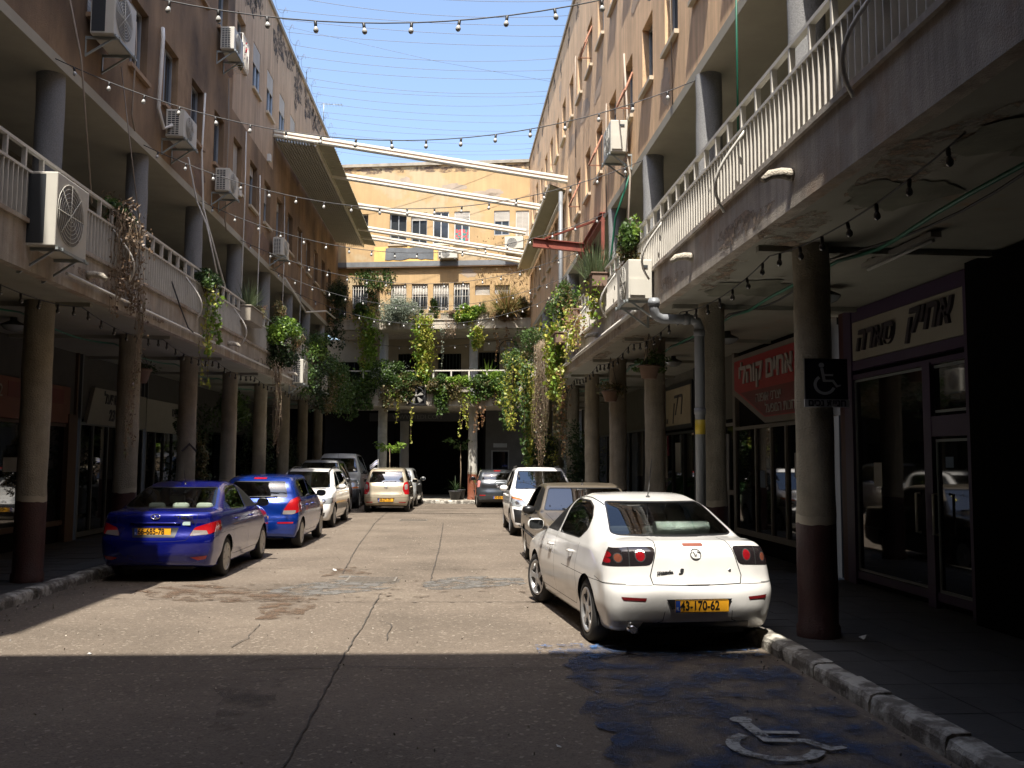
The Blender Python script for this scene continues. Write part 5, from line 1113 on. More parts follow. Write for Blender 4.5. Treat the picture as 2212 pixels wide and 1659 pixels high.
    for x in (-W*.2, W*.2): rbox('front_seat', x-.24, x+.24, fi-.08, fi+.06, .5, bz+.08, sm, .06); rbox('headrest', x-.13, x+.13, fi-.07, fi+.03, bz+.13, bz+.28, sm, .05)
    rbox('dashboard', -W*.4, W*.4, S['dash'], S['dash']+.35, bz-.2, bz+.0, SEAT)
    mb = MB(C); mb.tube([(-W*.2+.18*math.cos(t), S['dash']-.12+.05*math.sin(t), bz-.0+.17*math.sin(t)) for t in np.linspace(0, 6.283, 18)], .014, 6, cap=False); mb.build('steering_wheel', TRIM, root)
    for (x, z, tx_) in S.get('plates', ()):
        hit = Bd.bvh.ray_cast(Vector((x, -1, z)), Vector((0, 1, 0)), 9)[0]; hit = hit or Vector((0, 0, 0)); plate(C, root, x, hit.y-.012, z, tx_, -1)
    for (x, z, tx_) in S.get('fplates', ()):
        hit = Bd.bvh.ray_cast(Vector((x, L_+1, z)), Vector((0, -1, 0)), 3)[0]; plate(C, root, x, hit.y+.012, z, tx_, 1)
    def surf(x, z, back=True):
        hit = Bd.bvh.ray_cast(Vector((x, -1 if back else L_+1, z)), Vector((0, 1 if back else -1, 0)), 4)[0]; return hit.y if hit is not None else (0 if back else L_)
    def top(x, y):
        hit = Bd.bvh.ray_cast(Vector((x, y, 3)), Vector((0, 0, -1)), 4)[0]; return hit.z
    if S.get('extra'): S['extra'](root, C, surf, top, Bd)
    PM.pop(root.name); root.scale = (sc,)*3
    return root
def antenna(root, y, top, ln=.42, lean=-.25, x=0):
    z = top(x, y); mb = MB(None); mb.smooth = True; mb.lathe((x, y, z-.01), [(.03, 0), (.02, .02), (.008, .03)], 10); mb.tube([(x, y, z+.01), (x, y+lean*ln*1.0, z+ln)], [.006, .003], 6); mb.build('antenna', TRIM, root)
def wiper(root, surf, pts, mt=TRIM, off=.02, back=True, r=.012):
    s = -1 if back else 1; mb = MB(None); P = []
    for a, b in zip(pts, pts[1:]):
        for k in range(6): t = k/6; x = a[0]+(b[0]-a[0])*t; z = a[1]+(b[1]-a[1])*t; P.append((x, surf(x, z, back)+s*off, z))
    x, z = pts[-1]; P.append((x, surf(x, z, back)+s*off, z)); mb.tube(P, r, 6); mb.build('wiper', mt, root)
SW = math.pi
# --- white sedan (nearest right)
REDD = M('deep_red_lens', (.20, .006, .01), .06, var=.3, scale=60, coat=1.); white_gap = SEAM
SEC = [(.0, .90), (.25, .93), (.42, .985), (.62, 1.0), (.80, .985), (.92, .945), (1.2, .90)]
def ex_white(root, C, surf, top, Bd):
    antenna(root, 1.55, top, .42, -.35)
    # reflective sunshade roll on the rear shelf
    mb = MB(); mb.smooth = True; mb.tube([(-.10, 1.02, 1.12), (.48, 1.02, 1.12)], .07, 14); mb.build('sunshade_roll', FOIL, root)
    y = surf(0, .945)-.006; mb = MB()
    mb.tube([(.045*math.cos(t)*1.15, surf(.045*math.cos(t)*1.15, .94+.045*math.sin(t))-.006, .94+.045*math.sin(t)) for t in np.linspace(0, 6.283, 25)], .0055, 6, cap=False)
    mb.tube([(q*1.0, surf(q, .94+r_)-.006, .94+r_) for q, r_ in ((-.042, .012), (-.02, .022), (-.006, -.008), (0, -.016), (.006, -.008), (.02, .022), (.042, .012))], .005, 6); mb.build('badge', CHROME, root)
    text_mesh('mazda', .052, 'badge_lettering', CHROME, root, None, (-.31, surf(-.31, .775)-.006, .775), (1, 0, 0), (0, 0, 1), .004, offset=.002, sx=1.2); text_mesh('3', .072, 'badge_lettering', CHROME, root, None, (-.16, surf(-.16, .78)-.006, .78), (1, 0, 0), (0, 0, 1), .004, offset=.003, sx=1.2, shear=.3)
    mb = MB(); mb.smooth = True; mb.lathe((.33, surf(.33, .79)-.008, .79), [(.001, 0), (.014, 0), (.014, .008)], 12, 'Y'); mb.build('boot_lock', CHROME, root)
    x0 = 0; mb = MB(); yb = surf(0, .50)-.002
    mb.extr([(-.32, .535), (.32, .535), (.27, .445), (-.27, .445)], yb-.001, yb+.0, 'xz'); mb.build('plate_recess_shade', TRIM, root)
    mb = MB(); mb.smooth = True; mb.tube([(-.63, .28, .26), (-.63, .05, .26)], .035, 12); mb.build('exhaust', CHROME, root)
    pass
white = dict(L=4.49, W=1.755, H=1.465, wb=2.64, oh=.93, wr=.315, belt=.93, ymid=2.1, h=.024, sc=.965,
    deck=[(0, .82), (.02, 1.0), (.06, 1.04), (.55, 1.07), (1.0, 1.02), (3.2, .98), (3.6, .94), (4.2, .80), (4.49, .62)],
    roof=[(-.1, .75), (.2, .93), (.50, 1.03), (1.28, 1.375), (1.75, 1.455), (2.15, 1.463), (2.6, 1.40), (2.9, 1.27), (3.45, .99), (3.9, .75), (4.6, .5)],
    plan=[(0, .93), (.5, .99), (1.2, 1), (3.6, 1), (4.1, .97), (4.49, .88)], floor=[(0, .27), (.4, .19), (.8, .17), (3.6, .17), (4.2, .19), (4.49, .26)],
    rear=[(.0, .14), (.25, .10), (.40, .03), (.52, .015), (.60, .01), (.645, .035), (.66, .065), (.8, .085), (.96, .11), (1.05, .2)], front=[(0, 4.35), (.3, 4.46), (.5, 4.49), (.7, 4.42), (.9, 4.1)],
    section=[(0, .88), (.25, .93), (.45, .985), (.6, 1), (.75, .985), (.88, .945), (1.0, .89), (1.2, .82)], tumble=.48, bow=(.24, .3), gbow=.2, crown=.045, rg=.12, r=.085, k=.05, paint=paint('white_car_paint', (.60, .59, .565), 0, .3),
    dents=((-.86, .52, .62, .16, .018), (.80, .10, .42, .13, .045), (.72, .06, .60, .06, .02)),
    lamps=[('tail_light', rpoly([(.38, 1.005), (.62, 1.0), (.95, .965), (.95, .83), (.80, .82), (.43, .84)], .05), 'y', (lambda c, n: c.y < .42), DKL, [(ellipse((.53, .925), .050, .058), CHROME), (ellipse((.53, .925), .041, .049), REDD), (ellipse((.725, .90), .040, .046), CHROME), (ellipse((.725, .90), .032, .038), M('dark_amber_lens', (.16, .05, .03), .1, coat=1.)), (ellipse((.805, .925), .032, .03), REDD), (ellipse((.81, .87), .028, .024), REDD), ([(.625, 1.05), (.635, 1.05), (.635, .7), (.625, .7)], white_gap)]),
           ('reflector', [(.50, .545), (.72, .55), (.70, .52), (.51, .518)], 'y', (lambda c, n: c.y < .35), M('dull_red_reflector', (.14, .01, .012), .2, coat=.5)),
           ('brake_light', rpoly([(-.1, 1.032), (.1, 1.032), (.1, 1.008), (-.1, 1.008)], .012), 'y', (lambda c, n: c.y < .4 and n.y < 0), M('brown_lens', (.2, .07, .05), .2), (), .003, False)],
    lines=[([(.36, 1.06), (.375, 1.0), (.45, .74), (.43, .665), (0, .655)], 'y', .010, 'back'), ([(.99, .655), (.6, .657), (.44, .66)], 'y', .006, 'back'), ([(.15, .665), (.45, .66), (.62, .69)], 'x', .006, 'side'),
           ([(1.32, .95), (1.38, .70), (1.30, .42), (1.45, .30), (2.42, .30), (2.42, .96)], 'x', .007, 'side'), ([(2.42, .30), (3.25, .30), (3.36, .62), (3.36, .96)], 'x', .007, 'side'),
           ([(.33, .42), (.34, .33), (.45, .29)], 'y', .006, 'back'), ([(.55, 1.36), (.56, 2.0), (.56, 2.6)], 'z', .012, 'top')],
    areas=[([(.52, .315), (-.52, .315), (-.60, .12), (.60, .12)], 'y', 'back', 2), ([(.12, .665), (-.12, .665), (-.1, .65), (.1, .65)], 'y', 'back', 1)],
    glass=[('rear_window', [(-.53, 1.385), (.53, 1.385), (.645, 1.09), (.58, 1.07), (-.58, 1.07), (-.645, 1.09)], 'y', 'back'), ('windscreen', [(-.58, 1.39), (.58, 1.39), (.72, 1.0), (-.72, 1.0)], 'y', 'front'),
           ('side_window', [(1.40, .99), (1.22, 1.10), (1.30, 1.22), (1.50, 1.32), (1.78, 1.38), (2.36, 1.385), (2.36, .985)], 'x', 'side'), ('side_window', [(2.42, .985), (2.42, 1.38), (2.60, 1.34), (3.22, 1.035), (3.25, .985)], 'x', 'side')],
    handles=[(1.62, .84), (2.62, .83)], mirror=(3.05, 1.03), seats=(1.45, 2.35), shelf=.6, dash=2.9, wheel='five', nsp=5, steer=rad(12), plates=[(.02, .47, '43-170-62')],
    label='white sedan with dented bumper, nearest on the right, foil roll behind its rear window', pos=R(2.29, 8.35, 0), rz=rad(6.8), extra=ex_white)
def ex_blue(root, C, surf, top, Bd):
    antenna(root, 1.5, top, .22, -.5)
    mb = MB(); mb.tube([(.05*math.cos(t)*1.3, surf(.06*math.cos(t), .96+.035*math.sin(t))-.006, .96+.035*math.sin(t)) for t in np.linspace(0, 6.283, 25)], .006, 6, cap=False); mb.tube([(-.025, surf(-.025, .98)-.006, .98), (0, surf(0, .96)-.006, .96), (.025, surf(.025, .94)-.006, .94)], .006, 6); mb.build('badge', CHROME, root)
    text_mesh('i25 accent', .062, 'badge_lettering', CHROME, root, None, (.40, surf(.40, .955)-.008, .955), (1, 0, 0), (0, 0, 1), .004, offset=.002, sx=1.1)
    mb = MB(); mb.smooth = True; mb.tube([(x, surf(x, .865)-.01, .865) for x in np.linspace(-.36, .36, 9)], .012, 8); mb.build('boot_trim', CHROME if False else S_blue['paint'], root)
    mb = MB(); mb.box(.38, .50, surf(.44, .86)-.008, surf(.44, .86), .835, .885); mb.build('sticker', M('pale_sticker', (.4, .5, .48), .4), root)
S_blue = dict(L=4.37, W=1.70, H=1.45, wb=2.57, oh=.96, wr=.30, belt=.93, ymid=2.0, h=.026,
    deck=[(0, .86), (.03, 1.0), (.1, 1.035), (.6, 1.05), (1.0, 1.02), (3.1, 1.0), (3.6, .95), (4.1, .82), (4.37, .62)],
    roof=[(-.1, .75), (.2, .95), (.48, 1.03), (1.25, 1.36), (1.7, 1.44), (2.1, 1.45), (2.6, 1.39), (2.9, 1.27), (3.45, 1.0), (3.9, .75), (4.5, .5)],
    plan=white['plan'][:-1]+[(4.37, .88)], floor=[(0, .27), (.4, .19), (.8, .17), (3.6, .17), (4.1, .19), (4.37, .26)],
    rear=[(.0, .14), (.25, .08), (.40, .02), (.6, .0), (.68, .02), (.72, .06), (.86, .09), (.9, .07), (.99, .07), (1.06, .14)], front=[(0, 4.25), (.3, 4.34), (.5, 4.37), (.7, 4.3), (.9, 4.0)],
    section=SEC, tumble=.47, bow=(.2, .3), gbow=.15, rg=.085, r=.055, k=.05, paint=paint('royal_blue_paint', (.002, .006, .16), .4, .22),
    lamps=[('tail_light', rpoly([(.50, .68), (.56, .80), (.95, .93), (.95, .80), (.76, .70)], .03), 'y', (lambda c, n: c.y < .55), REDL, [([(.50, .66), (.54, .765), (.72, .755), (.76, .68)], CLRL)]),
           ('reflector', [(.52, .37), (.74, .39), (.72, .34), (.62, .325)], 'y', (lambda c, n: c.y < .35), REDL)],
    lines=[([(.60, 1.02), (.56, .80), (.50, .69), (.46, .62), (.3, .605), (0, .60)], 'y', .006, 'back'), ([(.98, .70), (.76, .69)], 'y', .004, 'back'),
           ([(1.28, .95), (1.36, .68), (1.30, .42), (1.42, .30), (2.32, .30), (2.32, .96)], 'x', .007, 'side'), ([(2.32, .30), (3.2, .30), (3.28, .62), (3.28, .96)], 'x', .007, 'side')],
    areas=[([(.34, .80), (-.34, .80), (-.30, .66), (.30, .66)], 'y', 'back', 2)],
    glass=[('rear_window', [(-.56, 1.36), (.56, 1.36), (.68, 1.075), (.60, 1.055), (-.60, 1.055), (-.68, 1.075)], 'y', 'back'), ('windscreen', [(-.56, 1.385), (.56, 1.385), (.7, 1.02), (-.7, 1.02)], 'y', 'front'),
           ('side_window', [(1.38, 1.0), (1.20, 1.14), (1.45, 1.30), (1.68, 1.375), (2.27, 1.385), (2.27, .995)], 'x', 'side'), ('side_window', [(2.33, .995), (2.33, 1.38), (2.55, 1.34), (3.14, 1.045), (3.17, .99)], 'x', 'side')],
    handles=[(1.52, .86), (2.52, .85)], mirror=(2.98, 1.05), seats=(1.40, 2.25), shelf=.6, dash=2.85, wheel='hub', nsp=7, plates=[(-.02, .74, '66-685-78')], seat=SEATL, hr=-.01, mirmat=TRIM,
    label='royal blue sedan with pale headrests, nearest on the left', pos=(-4.37, 13.42, 0), rz=0, extra=ex_blue)
# --- hatchbacks and tall cars share a pattern
def hatch(**k):
    L_, H = k['L'], k['H']; b = k.get('belt', .95); hx = k.get('hood', .78)
    d = dict(ymid=L_*.48, h=.032, belt=b,
        deck=[(0, b-.12), (.05, b+.02), (.3, b+.06), (L_-1.25, b+.06), (L_-.8, b), (L_-.3, b-.13), (L_, b-.33)],
        roof=[(-.1, b-.25), (.06, b+.0), (.16, b+.12), (.30, H-.12), (.48, H-.04), (.9, H-.005), (L_*.5, H), (L_-1.95, H-.06), (L_-1.05, b+.08), (L_-.6, b-.15), (L_+.1, b-.4)],
        plan=[(0, .95), (.4, .99), (1, 1), (L_-1, 1), (L_-.4, .97), (L_, .9)], floor=[(0, .28), (.3, .2), (.7, .18), (L_-.8, .18), (L_-.3, .2), (L_, .27)],
        rear=[(0, .12), (.3, .03), (.5, .0), (.62, .01), (.68, .05), (.9, .08), (1.1, .16)], front=[(0, L_-.14), (.3, L_-.03), (.5, L_), (.7, L_-.08), (.95, L_-.3)],
        section=SEC, tumble=.36, bow=(.16, .26), gbow=.1, rg=.08, r=.06, k=.05, gap=.04, seats=(.95, 1.85), shelf=.3, dash=L_-1.6, wheel='hub', nsp=7, mirmat=k.get('paint'),
        lines=[([(.98, b), (1.02, .6), (1.1, .32), (L_-2.25, .30), (L_-2.25, b+.02)], 'x', .007, 'side'), ([(L_-2.25, .30), (L_-1.35, .30), (L_-1.28, b)], 'x', .007, 'side')],
        handles=[(1.18, b-.1), (L_-2.05, b-.1)], mirror=(L_-1.55, b+.1),
        glass=[('rear_window', [(-.52, H-.13), (.52, H-.13), (.60, b+.07), (-.60, b+.07)], 'y', 'back'), ('windscreen', [(-.57, H-.09), (.57, H-.09), (.70, b+.08), (-.70, b+.08)], 'y', 'front'),
               ('side_window', [(.62, b+.07), (.55, H-.2), (.75, H-.1), (L_-2.3, H-.085), (L_-2.3, b+.05)], 'x', 'side'), ('side_window', [(L_-2.24, b+.05), (L_-2.24, H-.09), (L_-2.0, H-.13), (L_-1.4, b+.12), (L_-1.36, b+.05)], 'x', 'side')])
    d.update(k); return d
def headlamps(y0, z, w=.2, hh=.11, mt=HLL): return ('headlight', rpoly([(.42, z-.01), (.62, z+hh*.75), (.95, z+hh), (.95, z-hh*.3), (.60, z-hh*.7)], .04), 'y', (lambda c, n: c.y > y0), mt, [(ellipse((.66, z+.01), .055, .05), DKL), (ellipse((.66, z+.01), .03, .03), CHROME)])
def grille(z0, z1, w0, w1): return ([(w0, z0), (-w0, z0), (-w1, z1), (w1, z1)], 'y', 'front', 2)
def ex_rearwiper(zz, x0=0., x1=.32, badge=None, rails=False, roofh=0):
    def f(root, C, surf, top, Bd):
        wiper(root, surf, [(x0-.02, zz), (x0+.06, zz+.05), (x1, zz+.055)])
        if badge:
            bz, br = badge; mb = MB(); mb.tube([(br*math.cos(t)*1.2, surf(br*math.cos(t), bz+br*.8*math.sin(t))-.008, bz+br*.8*math.sin(t)) for t in np.linspace(0, 6.283, 21)], .007, 6, cap=False); mb.tube([(-br*.5, surf(0, bz)-.008, bz+br*.5), (br*.5, surf(0, bz)-.008, bz-br*.5)], .008, 6); mb.build('badge', CHROME, root)
    return f
i20 = hatch(L=3.94, W=1.71, H=1.49, wb=2.525, oh=.62, wr=.30, belt=.96, paint=paint('bright_blue_metallic', (.002, .03, .24), .45, .22), h=.028,
    lamps=[('tail_light', rpoly([(.52, .70), (.55, .80), (.66, .98), (.80, 1.06), (.95, 1.03), (.95, .80), (.72, .70)], .03), 'y', (lambda c, n: c.y < .5), REDL, [([(.50, .68), (.52, .78), (.78, .78), (.76, .68)], CLRL)]),
           ('reflector', rpoly([(.44, .55), (.74, .55), (.74, .52), (.44, .52)], .01), 'y', (lambda c, n: c.y < .35), REDL), ('brake_light', rpoly([(-.13, 1.43), (.13, 1.43), (.13, 1.40), (-.13, 1.40)], .01), 'y', (lambda c, n: c.y < .6), REDL, (), .006, False)],
    areas=[([(.26, .66), (-.26, .66), (-.24, .52), (.24, .52)], 'y', 'back', 0)], plates=[(0, .62, '59-814-76')], mirmat=TRIM, gmat=GLD,
    label='bright blue hatchback with rear wiper, second on the left', pos=(-4.05, 18.35, 0), rz=0, extra=ex_rearwiper(1.0, -.2, .4, (.9, .05)))
i20['lines'] = i20['lines']+[([(.66, 1.0), (.52, .78), (.50, .64), (.4, .61), (0, .61)], 'y', .006, 'back')]
def rails(root, C, surf, top, W, y0, y1, x=.56):
    for sg in (-1, 1):
        P = [(sg*x, y0, top(sg*x, y0)), (sg*x, y0+.1, top(sg*x, y0+.1)+.045), (sg*x, (y0+y1)/2, top(sg*x, (y0+y1)/2)+.055), (sg*x, y1-.12, top(sg*x, y1-.12)+.05), (sg*x, y1, top(sg*x, y1)-.005)]
        mb = MB(); mb.smooth = True; mb.tube(P, [.02, .018, .016, .02, .022], 8); mb.build('roof_rail', TRIM, root)
def ex_front(rl=None, wz=None, stick=True, ant=None, badge=None):
    def f(root, C, surf, top, Bd):
        if rl: rails(root, C, surf, top, 0, *rl)
        if wz: 
            wiper(root, surf, [(-.05, wz), (.45, wz+.015)], back=False); wiper(root, surf, [(-.6, wz), (-.1, wz+.015)], back=False)
        if ant: antenna(root, ant, top, .25, -.4)
        if badge:
            z, r = badge; y = surf(0, z, False)+.008; mb = MB(); mb.tube([(r*1.2*math.cos(t), y, z+r*.75*math.sin(t)) for t in np.linspace(0, 6.283, 17)], .008, 6, cap=False); mb.build('badge', CHROME, root)
    return f
i30 = hatch(h=.037, L=4.48, W=1.775, H=1.56, wb=2.70, oh=.85, wr=.315, belt=.96, paint=paint('pearl_white_paint', (.72, .71, .68), 0, .3), lamps=[headlamps(3.9, .70)],
    areas=[grille(.62, .52, .35, .38), ([(.3, .42), (-.3, .42), (-.36, .30), (.36, .30)], 'y', 'front', 2), ([(.55, .42), (.72, .42), (.7, .32), (.52, .32)], 'y', 'front', 2)],
    fplates=[(0, .48, '21-405-68')], gmat=GLD, wheel='ten', nsp=12, mirmat=paint('pearl_white_paint', (.72, .71, .68), 0, .3),
    label='white estate car facing the viewer with black roof rails, third on the left', pos=(-4.22, 23.75+4.3, 0), rz=SW, extra=ex_front((.7, 2.7), 1.02, badge=(.66, .05)))
i30['lines'] = i30['lines']+[([(.42, .80), (.62, .92), (.70, 1.05)], 'y', .006, 'front'), ([(0, .76), (.42, .78)], 'y', .005, 'front')]
silver = hatch(h=.042, L=4.14, W=1.72, H=1.80, wb=2.69, oh=.70, wr=.305, belt=1.05, paint=paint('silver_metallic', (.36, .37, .38), .6, .3), lamps=[headlamps(3.5, .80)],
    areas=[grille(.72, .6, .4, .42), ([(.35, .48), (-.35, .48), (-.4, .32), (.4, .32)], 'y', 'front', 2)], fplates=[(0, .52, '74-118-53')], gmat=GLD, mirmat=TRIM, lower=None,
    label='silver high-roofed van-like car facing the viewer behind the white estate', pos=(-4.62, 28.2+4.0, 0), rz=SW, extra=ex_front(None, 1.16, ant=3.0))
van = hatch(h=.045, L=4.3, W=1.9, H=1.98, wb=2.8, oh=.75, wr=.32, belt=1.18, paint=paint('grey_white_van_paint', (.50, .52, .52), 0, .4), lamps=[('headlight', rpoly([(.60, .98), (.95, 1.04), (.95, .72), (.64, .72)], .06), 'y', (lambda c, n: c.y > 3.6), HLL, [([(.55, .70), (1, .70), (1, .78), (.55, .78)], ORGL)])],
    areas=[([(.56, .74), (-.56, .74), (-.7, .35), (.7, .35)], 'y', 'front', 5)], gmat=GLD, mirmat=TRIM, lower=.70, bumper=PLAST, sc=1.0,
    label='pale high-roofed van with dark bumper parked at the far left', cat='van', pos=(-4.72, 33.3+4.2, 0), rz=SW, extra=ex_front(None, 1.3, ant=2.6))
van['glass'][1] = ('windscreen', [(-.62, 1.80), (.62, 1.80), (.80, 1.28), (-.80, 1.28)], 'y', 'front')
i10 = hatch(h=.036, L=3.57, W=1.60, H=1.54, wb=2.38, oh=.55, wr=.285, belt=.95, paint=paint('champagne_metallic', (.44, .38, .28), .35, .32), tumble=.32,
    lamps=[('tail_light', rpoly([(.60, 1.02), (.86, 1.12), (.9, .62), (.64, .62), (.56, .80)], .04), 'y', (lambda c, n: c.y < .45), REDL, [(rpoly([(.62, .95), (.72, .98), (.74, .80), (.64, .78)], .03), CLRL)]),
           ('reflector', [(.44, .37), (.70, .36), (.66, .33), (.46, .34)], 'y', (lambda c, n: c.y < .35), REDL)],
    areas=[([(.30, .50), (-.30, .50), (-.26, .36), (.26, .36)], 'y', 'back', 2)], plates=[(0, .43, '58-271-70')], gmat=carglass('car_glass_bright', (.16, .18, .18), .2),
    label='champagne beige hatchback stopped mid street seen from behind', pos=(-2.62, 31.2, 0), rz=0, extra=ex_rearwiper(1.0, -.12, .34, (.86, .045)))
i10['lines'] = i10['lines']+[([(.58, .66), (.54, .60), (0, .59)], 'y', .006, 'back'), ([(.78, .52), (0, .50)], 'y', .005, 'back'), ([(.60, 1.0), (.58, .66)], 'y', .006, 'back')]
farc = hatch(L=3.6, W=1.62, H=1.5, wb=2.4, oh=.6, wr=.29, belt=.95, h=.045, paint=paint('pale_silver_paint', (.42, .43, .42), .4, .3), gmat=GLD,
    label='pale silver car mostly hidden beyond the champagne hatchback', pos=(-2.58, 34.85, 0), rz=rad(-2))
c2 = hatch(h=.042, L=3.5, W=1.60, H=1.47, wb=2.3, oh=.58, wr=.285, belt=.98, paint=paint('graphite_metallic', (.05, .057, .065), .5, .3), tumble=.3,
    lamps=[('tail_light', rpoly([(.64, 1.03), (.84, 1.06), (.86, .80), (.68, .78)], .05), 'y', (lambda c, n: c.y < .5), M('pinkish_lens', (.5, .2, .18), .15, coat=1.)), ('reflector', [(.46, .50), (.68, .50), (.68, .46), (.46, .46)], 'y', (lambda c, n: c.y < .3), REDL), ('brake_light', rpoly([(-.13, 1.42), (.13, 1.42), (.13, 1.39), (-.13, 1.39)], .01), 'y', (lambda c, n: c.y < .6), REDL, (), .006, False)],
    areas=[([(.6, .90), (-.6, .90), (-.62, .76), (.62, .76)], 'y', 'back', 2)], lower=.40, plates=[(.1, .40, '30-856-47')], gmat=GLD,
    label='dark grey small hatchback seen from behind at the far right', pos=(.62+.58, 34.4, 0), rz=rad(1), extra=ex_rearwiper(.97, -.1, .3, (.84, .06)))
c3 = hatch(h=.034, L=4.08, W=1.73, H=1.64, wb=2.54, oh=.70, wr=.315, belt=1.02, paint=paint('white_mpv_paint', (.78, .77, .75), 0, .3), lamps=[('headlight', rpoly([(.44, .78), (.60, .90), (.95, .97), (.95, .74), (.66, .70)], .05), 'y', (lambda c, n: c.y > 3.3), HLL, [([(.44, .90), (.55, 1.0), (1.0, 1.0), (1.0, .93), (.6, .86)], ORGL), (ellipse((.70, .80), .05, .045), CHROME)])],
    areas=[([(.50, .62), (.80, .66), (.76, .34), (.62, .32)], 'y', 'front', 2), ([(.4, .45), (-.4, .45), (-.42, .3), (.42, .3)], 'y', 'front', 2), ([(.4, .66), (-.4, .66), (-.4, .58), (.4, .58)], 'y', 'front', 2)], fplates=[(0, .52, '77-294-12')], gmat=carglass('car_glass_blue', (.14, .17, .2), .16), wheel='five', nsp=5,
    label='white compact people carrier facing the viewer with black roof rails on the right', pos=R(2.32, 21.3+3.94, 0), rz=SW+AR, extra=ex_front((.6, 2.5), 1.1, ant=2.9, badge=(.68, .07)))
c3['lines'] = c3['lines']+[([(.44, .90), (.60, 1.0), (.72, 1.1)], 'y', .006, 'front')]
def ex_tan(root, C, surf, top, Bd):
    wiper(root, surf, [(.0, 1.02), (.42, 1.03)], back=False); wiper(root, surf, [(-.55, 1.02), (-.1, 1.03)], back=False)
    antenna(root, 2.6, top, .08, 0)
    L_ = 4.7; mb = MB()
    for sg in (-1, 1): mb.tube([(sg*.875, .2, .55), (sg*.885, 1.5, .55), (sg*.885, 3.4, .55)], .014, 6)
    mb.build('side_strip', TRIM, root)
    for k, (x, z) in enumerate(((-.52, 1.24), (-.52, 1.19))):
        mb = MB(); y = surf(-.52, z, False)+.004
        mb.face([mb.P((x+.022*math.cos(t), surf(x, z+.022*math.sin(t), False)+.006, z+.022*math.sin(t))) for t in np.linspace(0, 6.28, 14, endpoint=False)]); mb.build('windscreen_sticker', M('yellow_sticker_ink', (.6, .5, .08), .5), root)
    for sg in (-1, 1): mb = MB(); mb.box(sg*.80-.04, sg*.80+.04, L_-.10, L_-.03, .60, .70); mb.build('indicator_light', ORGL, root)
TANP = paint('tan_old_paint', (.12, .098, .07), .3, .38, .6)
tan = dict(L=4.72, W=1.73, H=1.44, wb=2.65, oh=1.1, wr=.31, belt=.95, ymid=2.2, h=.03, sc=.965, sg=.03, sgr=.04,
    deck=[(0, .9), (.05, .95), (1.0, .97), (3.3, .97), (3.9, .93), (4.5, .85), (4.72, .78)], roof=[(-.1, .7), (.5, .93), (.95, 1.0), (1.35, 1.36), (1.7, 1.42), (2.3, 1.44), (2.75, 1.40), (3.25, 1.0), (3.6, .9), (4.8, .5)],
    plan=[(0, .96), (.5, 1), (4.2, 1), (4.72, .95)], floor=[(0, .32), (.4, .22), (4.2, .22), (4.72, .3)], rear=[(0, .12), (.3, .02), (.55, 0), (.6, .07), (.95, .1)], front=[(0, 4.6), (.35, 4.7), (.56, 4.72), (.58, 4.62), (.9, 4.58)],
    section=[(0, .94), (.3, .97), (.55, 1), (.8, .99), (.95, .95), (1.2, .93)], tumble=.42, bow=(.06, .10), gbow=.05, crown=.03, rg=.06, r=.035, k=.03, paint=TANP,
    lamps=[('headlight', [(.48, .74), (.78, .73), (.78, .60), (.48, .60)], 'y', (lambda c, n: c.y > 4.3), HLL)], areas=[([(.44, .74), (-.44, .74), (-.44, .60), (.44, .60)], 'y', 'front', 2), ([(.85, .50), (-.85, .50), (-.85, .38), (.85, .38)], 'y', 'front', 5)],
    lines=[([(1.28, .95), (1.4, .6), (1.45, .32), (2.3, .32), (2.3, .97)], 'x', .008, 'side'), ([(2.3, .32), (3.2, .32), (3.25, .96)], 'x', .008, 'side'), ([(.70, 3.3), (.68, 4.0), (.62, 4.6)], 'z', .008, 'top')],
    glass=[('rear_window', [(-.58, 1.34), (.58, 1.34), (.68, 1.02), (-.68, 1.02)], 'y', 'back'), ('windscreen', [(-.60, 1.365), (.60, 1.365), (.73, 1.0), (-.73, 1.0)], 'y', 'front'), ('side_window', [(1.35, .99), (1.48, 1.33), (1.65, 1.365), (2.26, 1.37), (2.26, .99)], 'x', 'side'), ('side_window', [(2.32, .99), (2.32, 1.37), (2.74, 1.34), (3.12, 1.03), (3.14, .99)], 'x', 'side')],
    gr=.05, rub=.014, handles=[(1.5, .84), (2.45, .84)], hmat=TRIM, mirror=(3.02, 1.0), mirmat=TRIM, seats=(1.5, 2.3), shelf=.9, dash=2.85, wheel='steel', nsp=8, gmat=carglass('car_glass_blue', (.14, .17, .2), .16), fplates=[(0, .48, '20-931-05')],
    label='old tan sedan with dusty flat roof between the white sedan and the white people carrier', pos=R(2.22, 13.25+4.55, 0), rz=SW+rad(1.5), extra=ex_tan)
for S_ in (white, S_blue, i20, i30, silver, van, i10, farc, c2, c3, tan): make_car(S_)
# ------------------------------------------------------------------ plants
def leafmat(name, c1, c2, c3=None, tr=.35, rough=.5):
    if name in MATS: return MATS[name]
    m, nt, p, N, K = newmat(name); geo = N.new('ShaderNodeNewGeometry'); r = N.new('ShaderNodeValToRGB'); K.new(geo.outputs['Random Per Island'], r.inputs[0]); e = r.color_ramp.elements
    e[0].color = (*c1, 1); e[1].color = (*c2, 1)
    if c3: x = e.new(.8); x.color = (*c3, 1)
    K.new(r.outputs[0], p.inputs['Base Color']); p.inputs['Roughness'].default_value = rough
    t = N.new('ShaderNodeBsdfTranslucent'); K.new(r.outputs[0], t.inputs[0]); mx = N.new('ShaderNodeMixShader'); mx.inputs[0].default_value = tr
    out = [n for n in N if n.type == 'OUTPUT_MATERIAL'][0]; K.new(p.outputs[0], mx.inputs[1]); K.new(t.outputs[0], mx.inputs[2]); K.new(mx.outputs[0], out.inputs[0]); MATS[name] = m; return m
